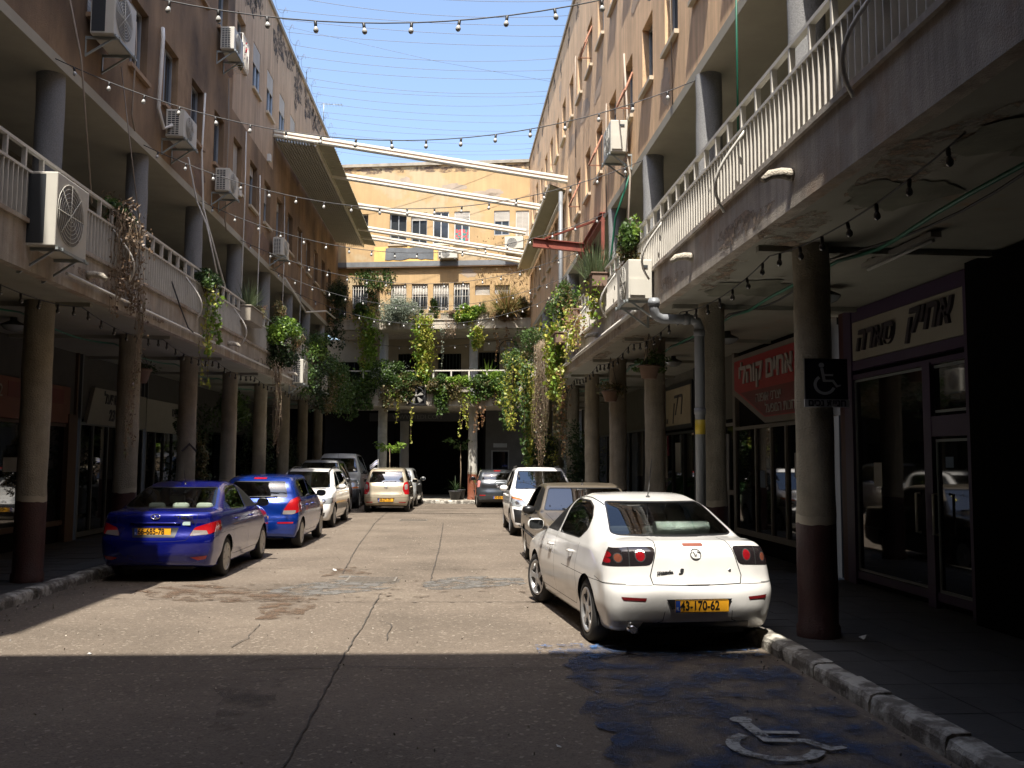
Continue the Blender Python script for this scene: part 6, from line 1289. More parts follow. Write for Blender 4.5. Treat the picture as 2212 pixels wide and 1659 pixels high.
GREEN1 = leafmat('leaf_green', (.03, .065, .015), (.09, .16, .03)); LIME = leafmat('leaf_lime', (.10, .2, .02), (.26, .38, .05)); YEL = leafmat('leaf_yellow_green', (.22, .32, .03), (.46, .50, .07), (.42, .36, .08)); DARKG = leafmat('leaf_dark_green', (.012, .028, .01), (.04, .075, .02))
SILV = leafmat('leaf_silver_grey', (.16, .2, .15), (.32, .36, .28)); DRY = leafmat('leaf_dry_brown', (.10, .06, .035), (.26, .18, .11), tr=.15); REDV = leafmat('leaf_red_vine', (.16, .07, .04), (.34, .22, .09)); GRASS = leafmat('grass_blade', (.06, .12, .02), (.22, .27, .07), (.35, .2, .1)); OLIVE = leafmat('leaf_olive', (.05, .08, .025), (.14, .17, .06), (.2, .14, .06))
STEM = M('brown_stem', (.12, .08, .055), .9); DSTEM = M('dry_stem', (.2, .15, .10), .9)
class LF:
    def __init__(s): s.P = []; s.n = 0
    def add(s, C, sz, asp=.5, up=None, jit=1.0):
        """kite leaves centred at points C (n,3); up: preferred direction"""
        C = np.asarray(C, float); n = len(C)
        if n == 0: return
        d = rng.normal(size=(n, 3)); 
        if up is not None: d = d*jit+np.asarray(up)
        d /= np.linalg.norm(d, axis=1)[:, None]; q = rng.normal(size=(n, 3)); q -= (q*d).sum(1)[:, None]*d; q /= np.linalg.norm(q, axis=1)[:, None]
        L_ = (sz*rng.uniform(.6, 1.25, n))[:, None]; w_ = L_*asp*.5; nn = np.cross(d, q)
        a = C-d*L_*.5; b = C+q*w_-d*L_*.02+nn*L_*.06; c = C+d*L_*.5; e = C-q*w_-d*L_*.02+nn*L_*.06
        s.P.append(np.stack([a, b, c, e], 1).reshape(-1, 3)); s.n += n
    def build(s, name, mt, parent):
        V = np.concatenate(s.P); inv = PM.get(parent.name) if parent is not None else None
        if inv is not None:
            Mx = np.array(inv); V = V@Mx[:3, :3].T+Mx[:3, 3]
        me = bpy.data.meshes.new(name); n = len(V)//4; me.vertices.add(len(V)); me.vertices.foreach_set('co', V.ravel()); me.loops.add(n*4); me.loops.foreach_set('vertex_index', np.arange(n*4)); me.polygons.add(n); me.polygons.foreach_set('loop_start', np.arange(n)*4); me.polygons.foreach_set('loop_total', np.full(n, 4)); me.update(); me.validate()
        me.materials.append(mt); o = bpy.data.objects.new(name, me); COL.objects.link(o)
        if parent is not None: o.parent = parent
        return o
def blobpts(c, r, n, clumps=9, spread=.55):
    """points gathered in clumps inside an ellipsoid: uneven outline with gaps"""
    c = np.asarray(c, float); r = np.asarray(r, float); k = rng.normal(size=(clumps, 3)); k /= np.linalg.norm(k, axis=1)[:, None]; k *= rng.uniform(.15, .85, clumps)[:, None]; cr = rng.uniform(.25, .55, clumps)
    i = rng.integers(0, clumps, n); g = rng.normal(size=(n, 3)); g /= np.linalg.norm(g, axis=1)[:, None]; g *= (rng.uniform(0, 1, n)**.45)[:, None]
    return c+(k[i]+g*cr[i][:, None])*r
def W3(fr, p): return np.array(fr(*p))
def bush(fr, c, r, n, mt, label, sz=.07, asp=.5, name='bush', cat='bush', clumps=9, up=None, stem=True, grp=None, extra=None, pts=None):
    cw = W3(fr, c); root = empty(name, (cw[0], cw[1], cw[2]-r[2]), 0); tag(root, label, cat, grp)
    f = LF(); P = blobpts(cw, r, n, clumps) if pts is None else pts; f.add(P, sz, asp, up); f.build('foliage', mt, root)
    if extra: 
        for (m2, n2, s2) in extra: f = LF(); f.add(blobpts(cw, [q*1.05 for q in r], n2, clumps), s2, asp, up); f.build('foliage', m2, root)
    if stem:
        mb = MB(); b = Vector(cw)-Vector((0, 0, r[2]*.95))
        for k in range(7):
            d = Vector(rng.normal(size=3)); d.z = abs(d.z)+.6; d.normalize(); t = Vector(cw)+Vector((d.x*r[0], d.y*r[1], d.z*r[2]))*.7; mb.tube([b, b.lerp(t, .5)+Vector(rng.normal(size=3))*.03, t], [.012, .008, .003], 4)
        mb.build('stem', STEM, root)
    return root
def vine(fr, tops, length, n, mt, label, sz=.07, wid=.12, asp=.75, dry=0, name='hanging_vine', grp=None, taper=.3, mats2=None):
    """strands hanging from the points 'tops' (frame coords)"""
    tw = [W3(fr, t) for t in tops]; root = empty(name, tw[0], 0); tag(root, label, 'vine', grp); mb = MB(); P = []; n1 = max(1, n//len(tw))
    for t in tw:
        ln = length*rng.uniform(.7, 1.1); ph = rng.uniform(0, 6, 3); sw = rng.uniform(.02, .06); pts = []
        for k in range(15):
            u = k/14; pts.append(t+np.array([sw*math.sin(ph[0]+u*5), sw*math.sin(ph[1]+u*4), -ln*u]))
        mb.tube(pts, .006 if not dry else .004, 4)
        if dry:
            for q in range(dry):
                o = rng.normal(size=3)*[wid*.45, wid*.45, .02]; mb.tube([p+o+rng.normal(size=3)*.012 for p in pts[:rng.integers(7, 15)]], .004, 3)
        u = rng.uniform(0, 1, n1); g = .5+.5*np.sin(u*ln*rng.uniform(5, 8)+ph[2]); keep = rng.uniform(0, 1, n1) < .35+.65*g; u = u[keep]; i = np.clip((u*14).astype(int), 0, 13); pp = np.array(pts)
        P.append(pp[i]+(pp[np.minimum(i+1, 14)]-pp[i])*((u*14)-i)[:, None]+rng.normal(size=(len(u), 3))*wid*(1-u*(1-taper))[:, None]*[1, 1, .35])
    mb.build('stem', DSTEM if dry else STEM, root); f = LF(); A = np.concatenate(P)
    if len(A): 
        h = len(A)//4 if mats2 else 0; f.add(A[h:], sz, asp, (0, 0, -.8)); f.build('foliage', mt, root)
        if h: f = LF(); f.add(A[:h], sz*.9, asp, (0, 0, -.8)); f.build('foliage', mats2, root)
    return root
def blades(fr, c, n, ln, mt, label, name='grass_tuft', w=.02, droop=.8, cat='plant', spread=.9, base=.06, pot=None, grp=None):
    cw = W3(fr, c); root = empty(name, cw, 0); tag(root, label, cat, grp); mb = MB()
    for k in range(n):
        a = rng.uniform(0, 6.283); el = rng.uniform(.35, 1.5)*(1 if spread > .5 else 1); h = np.array([math.cos(a), math.sin(a), 0]); L_ = ln*rng.uniform(.6, 1.1); p = cw+h*rng.uniform(0, base); v = h*math.cos(el)*spread+np.array([0, 0, math.sin(el)]); sd = np.array([-h[1], h[0], 0])*w*.5; prev = None
        for q in range(6):
            t = q/5; ww = sd*(1-t*.92)*(1.0 if t > .1 else .7); i = (mb.P(p-ww), mb.P(p+ww))
            if prev: mb.face((prev[0], prev[1], i[1], i[0]))
            prev = i; p = p+v*L_/5; v = v+np.array([0, 0, -droop/5]); v = v/np.linalg.norm(v)
    mb.build('leaves', mt, root)
    if pot:
        mb = MB(); r, hh = pot; mb.smooth = True; mb.lathe((cw[0], cw[1], cw[2]-hh), [(r*.7, 0), (r, hh*.85), (r*1.08, hh*.85), (r*1.08, hh), (r*.95, hh)], 18); mb.build('pot', M('dark_pot', (.02, .02, .022), .6), root)
    return root
# left balcony, near to far
bush(L, (-4.95, 13.3, 5.25), (.26, .55, .22), 900, GREEN1, 'ferny green bush on the left railing above a curtain of dry vines', .11, .22, extra=[(DRY, 250, .09)])
vine(L, [(-4.84, 12.9+k*.16, 5.2) for k in range(6)], 1.5, 1300, DRY, 'thick curtain of dry brown vines over the left railing', .05, .13, dry=9)
vine(L, [(-4.83, 13.7, 4.2), (-4.85, 13.9, 4.2)], 2.3, 420, DRY, 'long dry vine hanging below the left slab beside the second column', .045, .05, dry=7, mats2=OLIVE)
bush(L, (-4.85, 17.4, 5.05), (.28, .5, .32), 1500, DARKG, 'dense dark green clump hanging over the left railing', .06, .5, extra=[(GREEN1, 900, .06)])
vine(L, [(-4.78, 17.3, 4.9), (-4.8, 17.6, 4.9), (-4.8, 18.0, 4.9)], 1.3, 520, LIME, 'yellow green vine trailing from the dark clump', .085, .09, mats2=YEL)
vine(L, [(-4.85, 17.2, 3.9), (-4.82, 17.6, 3.9)], .9, 90, YEL, 'sparse vine tips below the left slab', .07, .05)
blades(L, (-4.9, 20.9, 5.1), 140, .7, leafmat('rosemary', (.06, .09, .04), (.16, .2, .1)), 'spiky rosemary plant in the pale planter on the left railing', 'spiky_plant', .02, .25)
bush(L, (-4.9, 21.9, 5.2), (.25, .4, .25), 500, OLIVE, 'thin reddish green shrub beside the rosemary', .06, .4, extra=[(REDV, 90, .05)])
bush(L, (-4.65, 23.7, 4.95), (.55, .8, .42), 3200, LIME, 'bright lime green bush bulging over the left balcony', .085, .6, clumps=16, extra=[(GREEN1, 1500, .08)])
bush(L, (-4.75, 23.9, 4.45), (.45, .8, .6), 2400, DARKG, 'dark ivy hanging under the lime green bush', .075, .7, clumps=14)
bush(L, (-4.8, 23.9, 5.5), (.28, .5, .3), 700, OLIVE, 'small shrub above the lime bush', .06, .5, extra=[(REDV, 120, .05)])
vine(L, [(-4.7, 23.2+.1*k, 4.0) for k in range(5)], 2.3, 900, DRY, 'tall bundle of dry vines dropping from the lime bush to the ground', .04, .07, dry=8, mats2=OLIVE)
bush(L, (-4.9, 26.6, 5.1), (.3, .9, .45), 1800, OLIVE, 'mixed olive and red shrubs above the white air conditioner', .07, .4, clumps=12, extra=[(REDV, 260, .06)])
bush(L, (-4.7, 29.5, 5.2), (.5, 1.1, .6), 2600, GREEN1, 'feathery pale green shrub near the far left corner', .09, .3, clumps=12, extra=[(LIME, 1100, .09)])
vine(L, [(-4.75, 27.6+.45*k, 5.0) for k in range(9)], 1.6, 3200, DARKG, 'mass of dark ivy draped over the far left slab', .09, .22, mats2=GREEN1)
bush(L, (-4.75, 33.5, 5.0), (.5, 2.3, .65), 5200, GREEN1, 'dark tangled shrubs at the far end of the left balcony', .1, .5, clumps=18, extra=[(GREEN1, 1300, .09)])
vine(L, [(-4.72, 31.6+.6*k, 4.9) for k in range(11)], 1.5, 4200, GREEN1, 'green curtain hanging at the far left corner', .1, .25, mats2=OLIVE)
bush(L, (-5.15, 36.8, 8.1), (.5, 1.1, .95), 3800, DARKG, 'large dark cedar-like shrub at the upper left corner of the end building', .09, .35, clumps=16, extra=[(OLIVE, 500, .09)])
vine(L, [(-5.45+.12*k, 36.9, 7.6) for k in range(5)], 1.5, 900, DARKG, 'dark foliage trailing from the upper left corner', .1, .2)
# left arcade: shade plants between the columns, hanging pots
def hpot(fr, p, ln, label, r=.2, mt=GREEN1, n=500):
    root = empty('hanging_pot', fr(*p), 0); tag(root, label, 'hanging pot', 'hanging flower pots under the arcades'); mb = MB(fr); mb.smooth = True; mb.lathe(p, [(r*.65, 0), (r*.95, r*1.0), (r*1.05, r*1.0), (r*1.05, r*1.2), (r*.9, r*1.2)], 18); mb.build('pot', TER, root)
    mb = MB(fr); [mb.tube([(p[0]+r*.9*math.cos(a), p[1]+r*.9*math.sin(a), p[2]+r*1.15), (p[0], p[1], p[2]+ln)], .006, 4) for a in (0, 2.1, 4.2)]; mb.build('hanger', CABLE, root)
    f = LF(); f.add(blobpts(W3(fr, (p[0], p[1], p[2]+r*1.4)), (r*1.9, r*1.9, r*1.1), n, 10), .07, .5); f.build('foliage', mt, root)
hpot(L, (-6.1, 17.6, 3.15), .7, 'dark hanging flower pot behind the third left column', .22, DARKG); hpot(R, (3.3, 15.0, 3.1), .75, 'pale clay hanging pot below the right slab beside the third column', .18)
hpot(R, (3.3, 18.6, 2.95), .9, 'farther clay hanging pot behind the first one on the right', .18, OLIVE, 300)
for k, (p, r, mt, lb) in enumerate([((-6.3, 22.0, 2.0), (.7, .8, 1.4), DARKG, 'tall dark shrub in the shade between left columns behind the blue sedan'), ((-5.9, 20.9, 1.7), (.35, .4, .9), OLIVE, 'reddish leaved shrub beside the tall dark shrub'), ((-6.3, 24.8, 3.1), (.6, .8, .6), GREEN1, 'hanging ferns under the left ceiling'), ((-6.2, 28, 1.6), (.6, 1.2, 1.5), DARKG, 'dark potted trees far down the left arcade'), ((-6.2, 32.5, 1.8), (.6, 1.5, 1.7), DARKG, 'farthest dark trees in the left arcade')]):
    bush(L, p, r, 1900, mt, lb, .12, .35, 'potted_tree', 'tree', 12)
# right balcony
bush(R, (2.78, 13.7, 5.15), (.22, .45, .35), 1500, GREEN1, 'leafy creeper covering the end of the white railing on the right', .07, .55, clumps=10, extra=[(OLIVE, 700, .07), (LIME, 300, .07)])
bush(R, (2.75, 13.7, 4.75), (.2, .4, .35), 900, OLIVE, 'brownish creeper lower on the white railing end', .06, .6, extra=[(REDV, 120, .05)])
blades(R, (2.7, 16.7, 5.05), 230, .75, leafmat('rosemary', (.06, .09, .04), (.16, .2, .1)), 'tall rosemary bush in the right trough below red steel', 'rosemary_bush', .03, .2, spread=.6, base=.3)
bush(R, (2.7, 16.9, 5.1), (.25, .5, .35), 800, leafmat('rosemary', (.06, .09, .04), (.16, .2, .1)), 'grey green foliage round the rosemary', .08, .2)
vine(R, [(2.62, 16.2+.15*k, 5.0) for k in range(5)], .8, 360, YEL, 'yellow vine under the rosemary trough', .085, .12, mats2=LIME)
bush(R, (2.6, 20.3, 5.15), (.45, .9, .55), 2600, GREEN1, 'broad green bush on the right railing above two troughs', .08, .45, clumps=14, extra=[(OLIVE, 1000, .08), (LIME, 500, .08)])
vine(R, [(2.55, 18.2+.2*k, 4.9) for k in range(8)], 1.0, 650, YEL, 'scattered yellow vine between the troughs', .08, .16, mats2=REDV)
vine(R, [(2.65, 22.3+.16*k, 5.1) for k in range(7)], 1.7, 2300, YEL, 'heavy bright yellow vine draped over the right railing', .12, .15, mats2=LIME)
vine(R, [(2.7, 21.8+.12*k, 4.0) for k in range(4)], 1.4, 300, YEL, 'yellow tips hanging below the right slab', .09, .08, mats2=REDV)
bush(R, (2.5, 26.2, 5.1), (.55, 1.2, .6), 3000, GREEN1, 'airy green shrub further along the right railing', .09, .35, clumps=14, extra=[(OLIVE, 900, .08), (SILV, 350, .07)])
vine(R, [(2.5, 24.2+.2*k, 4.9) for k in range(7)], 3.5, 2400, DRY, 'long curtain of dry brown creeper falling nearly to the ground', .05, .12, dry=12, mats2=OLIVE)
vine(R, [(2.3+.05*k, 27.4+.25*k, 4.7) for k in range(8)], 3.2, 3200, YEL, 'long yellow green creeper hanging beside the end building', .12, .14, mats2=GREEN1)
vine(R, [(2.9, 23.2+.3*k, 3.9) for k in range(5)], 1.9, 550, OLIVE, 'loose creeper with yellow and red leaves in front of the far columns', .09, .12, mats2=REDV)
vine(R, [(3.3, 25.6, 3.8), (3.35, 25.8, 3.8), (3.3, 26.0, 3.8)], 2.9, 900, SILV, 'speckled silver creeper wound down a far right column', .05, .09, dry=5)
bush(R, (2.3, 31.5, 4.9), (.5, 2.3, .6), 4200, GREEN1, 'tangled mixed shrubs at the far end of the right balcony', .1, .4, clumps=18, extra=[(OLIVE, 1200, .09), (YEL, 500, .09)])
vine(R, [(2.1+.03*k, 30.2+.7*k, 4.7) for k in range(9)], 2.2, 2600, GREEN1, 'green curtain hanging in the far right corner', .11, .22, mats2=YEL)
# the end building: upper balcony
def Bp(a, z, v=-.75): return (a, v, z)
bush(B, Bp(2.95, 7.85, -.95), (1.0, .55, .7), 8840, SILV, 'silver grey cloud-shaped bush on the upper end balcony', 0.108, .25, clumps=34)
vine(B, [Bp(1.3+.1*k, 7.75) for k in range(6)], 2.9, 2600, LIME, 'green and yellow creeper column left of the grey bush', .13, .2, mats2=YEL)
bush(B, Bp(1.45, 7.85), (.5, .35, .4), 2550, GREEN1, 'dark leaved shrub at the left of the upper end balcony', 0.121, .5, extra=[(YEL, 250, .09)])
vine(B, [Bp(3.75+.08*k, 7.6, -.92) for k in range(6)], 2.3, 2900, YEL, 'thick bright yellow creeper column hanging in the middle of the end building', .13, .17, mats2=LIME, taper=.8)
vine(B, [Bp(3.85+.08*k, 5.6, -.92) for k in range(4)], 1.0, 700, LIME, 'lower bright creeper clump at the middle of the end building', .13, .15, mats2=YEL)
bush(B, Bp(5.75, 7.65, -.85), (.55, .3, .42), 3910, LIME, 'yellow green creeper heaped over the balcony above the pale column', 0.162, .6, clumps=12, extra=[(GREEN1, 1300, .1), (YEL, 700, .12)])
vine(B, [Bp(6.0+.1*k, 7.2, -.9) for k in range(4)], .95, 700, YEL, 'bright creeper tuft right of the pale gallery column', .13, .13, mats2=LIME)
for k, (a, lb) in enumerate(((4.7, 'grey flowering strand hanging from the upper end balcony'), (6.95, 'reddish strand hanging right of the pale column'), (7.35, 'second reddish strand nearer to the corner'), (7.8, 'green strand nearest the right corner of the end building'))):
    vine(B, [Bp(a, 7.2, -.85)], 1.6, 110, [SILV, REDV, REDV, GREEN1][k], lb, .09, .05)
bush(B, Bp(4.25, 7.85, -.5), (.38, .3, .62), 1870, GREEN1, 'thin green shrub before the barred window', 0.108, .3, 'shrub', extra=[(OLIVE, 300, .08)])
bush(B, Bp(5.1, 7.75, -.6), (.5, .3, .22), 1190, DRY, 'low dry plants in the trough of the upper end balcony', 0.108, .3, 'shrub', extra=[(GREEN1, 400, .08)]); vine(B, [Bp(4.9+.12*k, 7.5, -.9) for k in range(4)], .9, 250, DRY, 'dry wisps under the trough', .05, .12, dry=5)
blades(B, Bp(7.35, 7.6, -.7), 700, 1.5, GRASS, 'big fountain grass tuft on the upper end balcony', 'grass_tuft', .045, 1.35, spread=.9, base=.25); bush(B, Bp(7.35, 7.5, -.85), (.6, .2, .15), 500, REDV, 'red brown dead leaves under the big grass tuft', .1, .2, stem=False)
blades(B, Bp(6.35, 7.75, -.6), 150, .6, GREEN1, 'smaller palm-like tuft left of the big grass', 'spiky_plant', .04, .9); blades(B, Bp(3.75, 7.75, -.6), 90, .45, DARKG, 'small dark spiky plant right of the grey bush', 'spiky_plant', .035, .6)
bush(B, Bp(8.0, 8.15, -.4), (.3, .3, .6), 1190, OLIVE, 'dim shrub in the right corner of the upper end balcony', 0.121, .4, 'shrub', extra=[(SILV, 200, .07)])
# ivy on the wall
P = []
for (a0, z0, a1, z1, n, s_) in ((1.0, 9.75, 1.9, 9.0, 380, .28), (1.4, 9.0, 1.6, 8.0, 200, .2), (2.1, 9.8, 2.25, 9.3, 90, .15)):
    t = rng.uniform(0, 1, n); P.append(np.stack([a0+(a1-a0)*t+rng.normal(size=n)*s_, np.full(n, .06), z0+(z1-z0)*t+rng.normal(size=n)*s_*.6], 1))
P = np.concatenate(P); P = np.array([W3(B, p) for p in P]); bush(B, (1.6, .05, 9.2), (.5, .05, .5), 0, GREEN1, 'climbing ivy on the ochre wall above the barred windows', .11, .7, 'wall_ivy', 'ivy', stem=False, pts=P)
mb = MB(B)
for k in range(26):
    a, z = rng.uniform(6.0, 8.2), rng.uniform(9.2, 10.8); pts = [(a, -.03, z)]
    for q in range(5): a += rng.uniform(-.18, .18); z -= rng.uniform(.02, .25); pts.append((a, -.03 if z > 10.03 else .09, z))
    mb.tube(pts, .006, 3)
tag(mb.build('bare_creeper', STEM, None), 'leafless brown creeper stems on the right part of the ochre wall', 'creeper')
P = np.array([W3(B, (rng.uniform(5.9, 8.2), .0, rng.uniform(9.3, 11.2))) for _ in range(130)]); bush(B, (7.5, .0, 10.3), (.3, .05, .3), 0, OLIVE, 'sparse leaves of the creeper by the end wall air conditioner', .1, .6, 'wall_ivy', 'ivy', stem=False, pts=P)
# lower balcony of the end building
bush(B, Bp(2.5, 5.2, -.95), (.95, .45, .7), 6120, GREEN1, 'pale green shrub at the left of the lower end railing', 0.121, .4, clumps=16, extra=[(SILV, 900, .08), (LIME, 600, .09)])
bush(B, Bp(.8, 4.95), (1.5, .45, .75), 6120, DARKG, 'dark green mass at the left end of the lower end railing', 0.135, .5, clumps=16, extra=[(GREEN1, 1000, .09)])
for k, (a, mt, ex, lb) in enumerate(((3.4, OLIVE, GREEN1, 'leafy trough plants left of the exhaust fan'), (4.5, GREEN1, OLIVE, 'ivy hanging right of the exhaust fan'), (5.4, OLIVE, LIME, 'olive and green trough plants in the middle of the lower end railing'), (6.4, OLIVE, GREEN1, 'olive leaved trough plants on the lower end railing'), (7.3, GREEN1, LIME, 'green trough plants at the right of the lower end railing'))):
    bush(B, Bp(a, 4.85, -.92), (.62, .3, .5), 4200, mt, lb, .11, .5, 'trough_plant', 'plant', 12, extra=[(ex, 2000, .11)])
blades(B, Bp(6.6, 5.0, -.7), 60, .85, LIME, 'broad leaved fern rising over the lower end railing', 'fern', .07, .9, spread=.7); blades(B, Bp(7.3, 4.95, -.7), 50, .7, GREEN1, 'second fern beside it over the lower end railing', 'fern', .06, .9, spread=.7)
for k, (a, ln, n, mt, lb) in enumerate(((.9, 1.3, 700, GREEN1, 'creeper hanging at the far left below the lower end balcony'), (2.3, .9, 400, OLIVE, 'creeper hanging over the pale fascia left of the fan'), (4.55, 1.1, 900, GREEN1, 'ivy tail hanging right of the exhaust fan'), (2.9, 1.9, 60, YEL, 'thin strand of yellow leaves below the fan left'), (3.5, 2.1, 60, YEL, 'second thin strand of pale leaves below the fan'), (5.5, 1.9, 160, YEL, 'yellow leafed strand left of the pale column'), (6.15, 2.0, 110, REDV, 'reddish creeper beside the pale column'), (6.9, .9, 160, DRY, 'dry strands over the pale fascia right part'))):
    vine(B, [Bp(a+.11*q, 4.8, -.98) for q in range(4 if n > 100 else 1)], ln*1.1, int(n*1.8), mt, lb, .11, .11 if n > 300 else .05, dry=2 if n > 300 else 0)
for a0, a1, lb in ((2.2, 2.9, 'pale trough at the left of the lower end railing'), (5.0, 5.9, 'pale trough in the middle of the lower end railing'), (6.9, 7.7, 'pale trough at the right of the lower end railing')):
    planter(B, a0, a1, -1.02, -.85, 4.5, .2, PCL, lb)
for a0, a1, lb in ((3.5, 4.3, 'brown trough on the upper end balcony left'), (4.6, 5.4, 'grey trough on the upper end balcony middle'), (6.1, 6.6, 'pale pot on the upper end balcony'), (6.9, 7.9, 'pot under the big grass tuft')):
    planter(B, a0, a1, -.74, -.5, 7.55, .25, PCL, lb)
# plants on the ground at the end
def papaya(fr, x, y, h, label, n=9, mt=GREEN1, ln=.55):
    p = W3(fr, (x, y, .12)); root = empty('potted_tree', p, 0); tag(root, label, 'tree'); mb = MB(); mb.tube([p, p+np.array([.03, 0, h*.5]), p+np.array([0, .02, h])], [.03, .022, .012], 6); mb.build('trunk', DSTEM, root)
    mb = MB(); mb.smooth = True; mb.lathe(tuple(p), [(.16, 0), (.22, .38), (.24, .38), (.24, .42), (.2, .42)], 16); mb.build('pot', M('dark_pot', (.02, .02, .022), .6), root); f = LF(); t = p+np.array([0, 0, h])
    for k in range(n):
        a = rng.uniform(0, 6.28); d = np.array([math.cos(a), math.sin(a), rng.uniform(-.5, .5)]); f.add(t+d*ln*rng.uniform(.4, 1)+rng.normal(size=(26, 3))*[.1, .1, .06], .16, .35, d+[0, 0, -.3], .4)
    f.build('foliage', mt, root); return root
papaya(B, 2.45, -.35, 2.1, 'slim tree with drooping yellow leaves before the left pale column', 10, LIME); papaya(B, 5.35, .1, 2.3, 'slim papaya-like tree in a black pot left of the red footed column', 9, GREEN1)
blades(B, (6.2, -.3, .55), 34, .85, GREEN1, 'spiky yucca in a black pot right of the red footed column', 'yucca', .07, .45, pot=(.2, .42)); blades(B, (5.2, -.2, .5), 30, .6, DARKG, 'arching plant in a dark pot left of the red footed column', 'potted_plant', .05, 1.3, pot=(.25, .38))
def banana(fr, x, y, label):
    p = W3(fr, (x, y, .12)); root = empty('banana_plant', p, 0); tag(root, label, 'plant'); mb = MB()
    for k in range(9):
        a = 2.2+k*.55; h = np.array([math.cos(a), math.sin(a), 0]); sd = np.array([-h[1], h[0], 0]); q = p+np.array([0, 0, .5]); v = h*.45+np.array([0, 0, 1.]); prev = None; L_ = rng.uniform(1.4, 2.2)
        for s_ in range(9):
            t = s_/8; w_ = .24*math.sin(math.pi*min(1, max(0, (t-.2)/.8)))**.7+.015 if t > .2 else .015; i = (mb.P(q-sd*w_+np.array([0, 0, w_*.35])), mb.P(q), mb.P(q+sd*w_+np.array([0, 0, w_*.35])))
            if prev: mb.face((prev[0], prev[1], i[1], i[0])); mb.face((prev[1], prev[2], i[2], i[1]))
            prev = i; q = q+v/np.linalg.norm(v)*L_/8; v = v+np.array([0, 0, -.33])+h*.05
    mb.build('leaves', leafmat('banana_leaf', (.03, .10, .03), (.09, .2, .07), tr=.25), root); return root
banana(R, 3.0, 29.5, 'big leaved banana plant at the right behind the white people carrier'); banana(R, 3.4, 27.0, 'second banana plant nearer to the arcade columns')
bush(R, (3.0, 28.3, 1.9), (.7, .9, .9), 1800, DARKG, 'dark shrub among the banana plants', .12, .4, 'shrub', extra=[(YEL, 260, .1)])
bush(R, (3.6, 24.5, 1.5), (.6, 1.3, 1.2), 2200, DARKG, 'dark green shrubs between the far right columns', .12, .4, 'shrub', extra=[(OLIVE, 500, .1)]); bush(R, (3.2, 22.6, .8), (.4, .5, .5), 700, GREEN1, 'low green plant beside a right column foot', .1, .4, 'shrub')
# flag on the champagne car
fx, fy, fz = -3.02, 32.6, 1.47; root = empty('car_flag', (fx, fy, fz)); tag(root, 'small white and blue flag clipped to the roof of the champagne hatchback', 'flag')
mb = MB(); mb.tube([(fx, fy, fz-.1), (fx, fy, fz+.3)], .006, 5); mb.build('pole', PIPEW, root)
mb = MB(); mb.cur = 0; rows = []
for k in range(7): t = k/6; rows.append([mb.P((fx-.02-.26*t, fy+.05*math.sin(t*5), fz+.28-.18*t-.16*q+.02*math.sin(t*6))) for q in (0, .15, .3, .7, .85, 1)])
for a, b in zip(rows, rows[1:]):
    for q in range(5): mb.cur = 1 if q in (1, 3) else 0; mb.face((a[q], a[q+1], b[q+1], b[q]))
mb.build('flag_cloth', [M('flag_white', (.7, .7, .72), .7), M('flag_blue', (.03, .06, .4), .7)], root)
for k, (a, z, ln, n, mt, m2, lb) in enumerate(((1.4, 4.9, 1.2, 1500, GREEN1, DARKG, 'thick creeper over the pale fascia at the left'), (3.0, 4.9, .8, 1100, OLIVE, LIME, 'creeper over the fascia just left of the fan'), (5.1, 4.85, .7, 900, OLIVE, LIME, 'olive creeper fringe in the middle of the fascia'), (6.3, 4.85, .75, 900, GREEN1, LIME, 'creeper fringe right of the pale column'), (7.4, 4.85, .8, 1000, GREEN1, YEL, 'creeper fringe at the right end of the fascia'))):
    vine(B, [Bp(a-.35+.12*q, z, -.98) for q in range(7)], ln, n, mt, lb, .11, .13, mats2=m2, taper=.6)
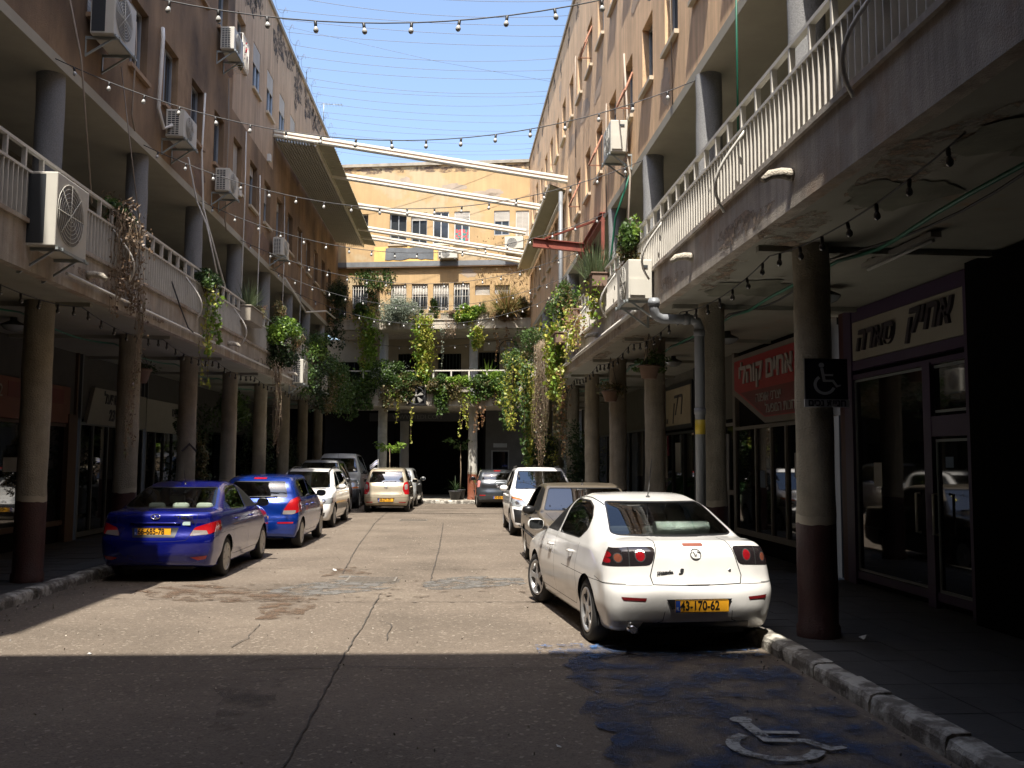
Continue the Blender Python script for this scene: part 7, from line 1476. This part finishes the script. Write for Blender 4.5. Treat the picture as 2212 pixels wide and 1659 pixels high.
# more cables and boxes on the facades
TANC = M('cable_tan', (.3, .25, .2), .7)
for k, (y, z0, z1, lb) in enumerate(((15.0, 8.9, 7.1, 'thin cable down the brown wall near its first window'), (20.9, 10.4, 6.9, 'thin cable down the brown wall beside the third air conditioner'), (22.6, 9.8, 5.4, 'pale conduit down the brown wall before the canopy'), (24.3, 9.2, 5.2, 'pale conduit down the brown wall left of the small air conditioner'), (27.6, 9.6, 5.0, 'conduit down the brown wall under the canopy'), (30.5, 9.2, 5.2, 'farther conduit down the brown wall under the canopy'))):
    rr = random.Random(k); pipe(L, [(-5.48, y+rr.uniform(-.05, .05), z0), (-5.46, y+.03, (z0+z1)/2+.5), (-5.47, y-.02, z1+.2), (-5.2 if z1 < 6 else -5.47, y+.15, z1)], .016, PIPEW if k > 1 else TANC, lb, 'cable', 'cable', 6)
for k, (y, z, lb) in enumerate(((22.0, 8.0, 'small pale junction box on the brown wall'), (25.2, 9.9, 'grey box on the brown wall by the canopy corner'))):
    mb = MB(L); mb.box(-5.52, -5.42, y, y+.16, z, z+.2); tag(mb.build('junction_box', PIPEW, None, bevel=.01), lb, 'box')
for k, (y, z0, z1, lb) in enumerate(((13.4, 10.5, 7.1, 'thin cable down the ochre wall near the top right'), (19.2, 9.4, 7.0, 'thin cable down the ochre wall before the red steel'), (24.0, 12.6, 9.8, 'thin cable high on the ochre wall'))):
    pipe(R, [(3.33, y, z0), (3.32, y+.04, (z0+z1)/2), (3.33, y-.02, z1)], .012, TANC, lb, 'cable', 'cable', 5)
pipe(L, [(-5.2, 26.5, 6.9), (-5.1, 29.5, 6.4), (-5.0, 33.0, 7.0), (-5.1, 36.0, 7.2)], .03, PIPEW, 'slanting pale gutter pipe toward the far left corner', 'pipe', 'gutter_pipe')
root = empty('flower_basket', (-5.2, 21.2, 10.9)); tag(root, 'wire basket of red flowers beside the top row air conditioner', 'flower basket'); mb = MB()
for k in range(6): mb.tube([(-5.5, 20.9+k*.12, 10.8), (-5.2, 20.9+k*.12, 10.8), (-5.2, 20.9+k*.12, 11.5)], .008, 4)
mb.tube([(-5.5, 20.9, 11.5), (-5.2, 20.9, 11.5), (-5.2, 21.5, 11.5), (-5.5, 21.5, 11.5)], .01, 4); mb.build('basket', PIPEW, root)
f = LF(); f.add(blobpts((-5.3, 21.2, 11.0), (.15, .3, .2), 260, 5), .06, .6); f.build('foliage', OLIVE, root); f = LF(); f.add(blobpts((-5.25, 21.2, 11.1), (.15, .3, .25), 50, 5), .06, .8); f.build('flowers', M('red_petals', (.5, .03, .04), .6), root)

# grit, seeds and dry leaves scattered on the road
f = LF(); n = 2600; X = np.concatenate([rng.uniform(-5.2, 2.9, n//2), 2.95-np.abs(rng.normal(size=n//4))*.35, -5.25+np.abs(rng.normal(size=n//4))*.35]); Y = rng.uniform(3, 34, len(X)); f.add(np.stack([X-.02*Y*0, Y, np.full(len(X), .012)], 1), .022, .7, None); o = f.build('road_grit', leafmat('grit', (.05, .04, .03), (.4, .36, .28), tr=.05), None); o['kind'] = 'stuff'
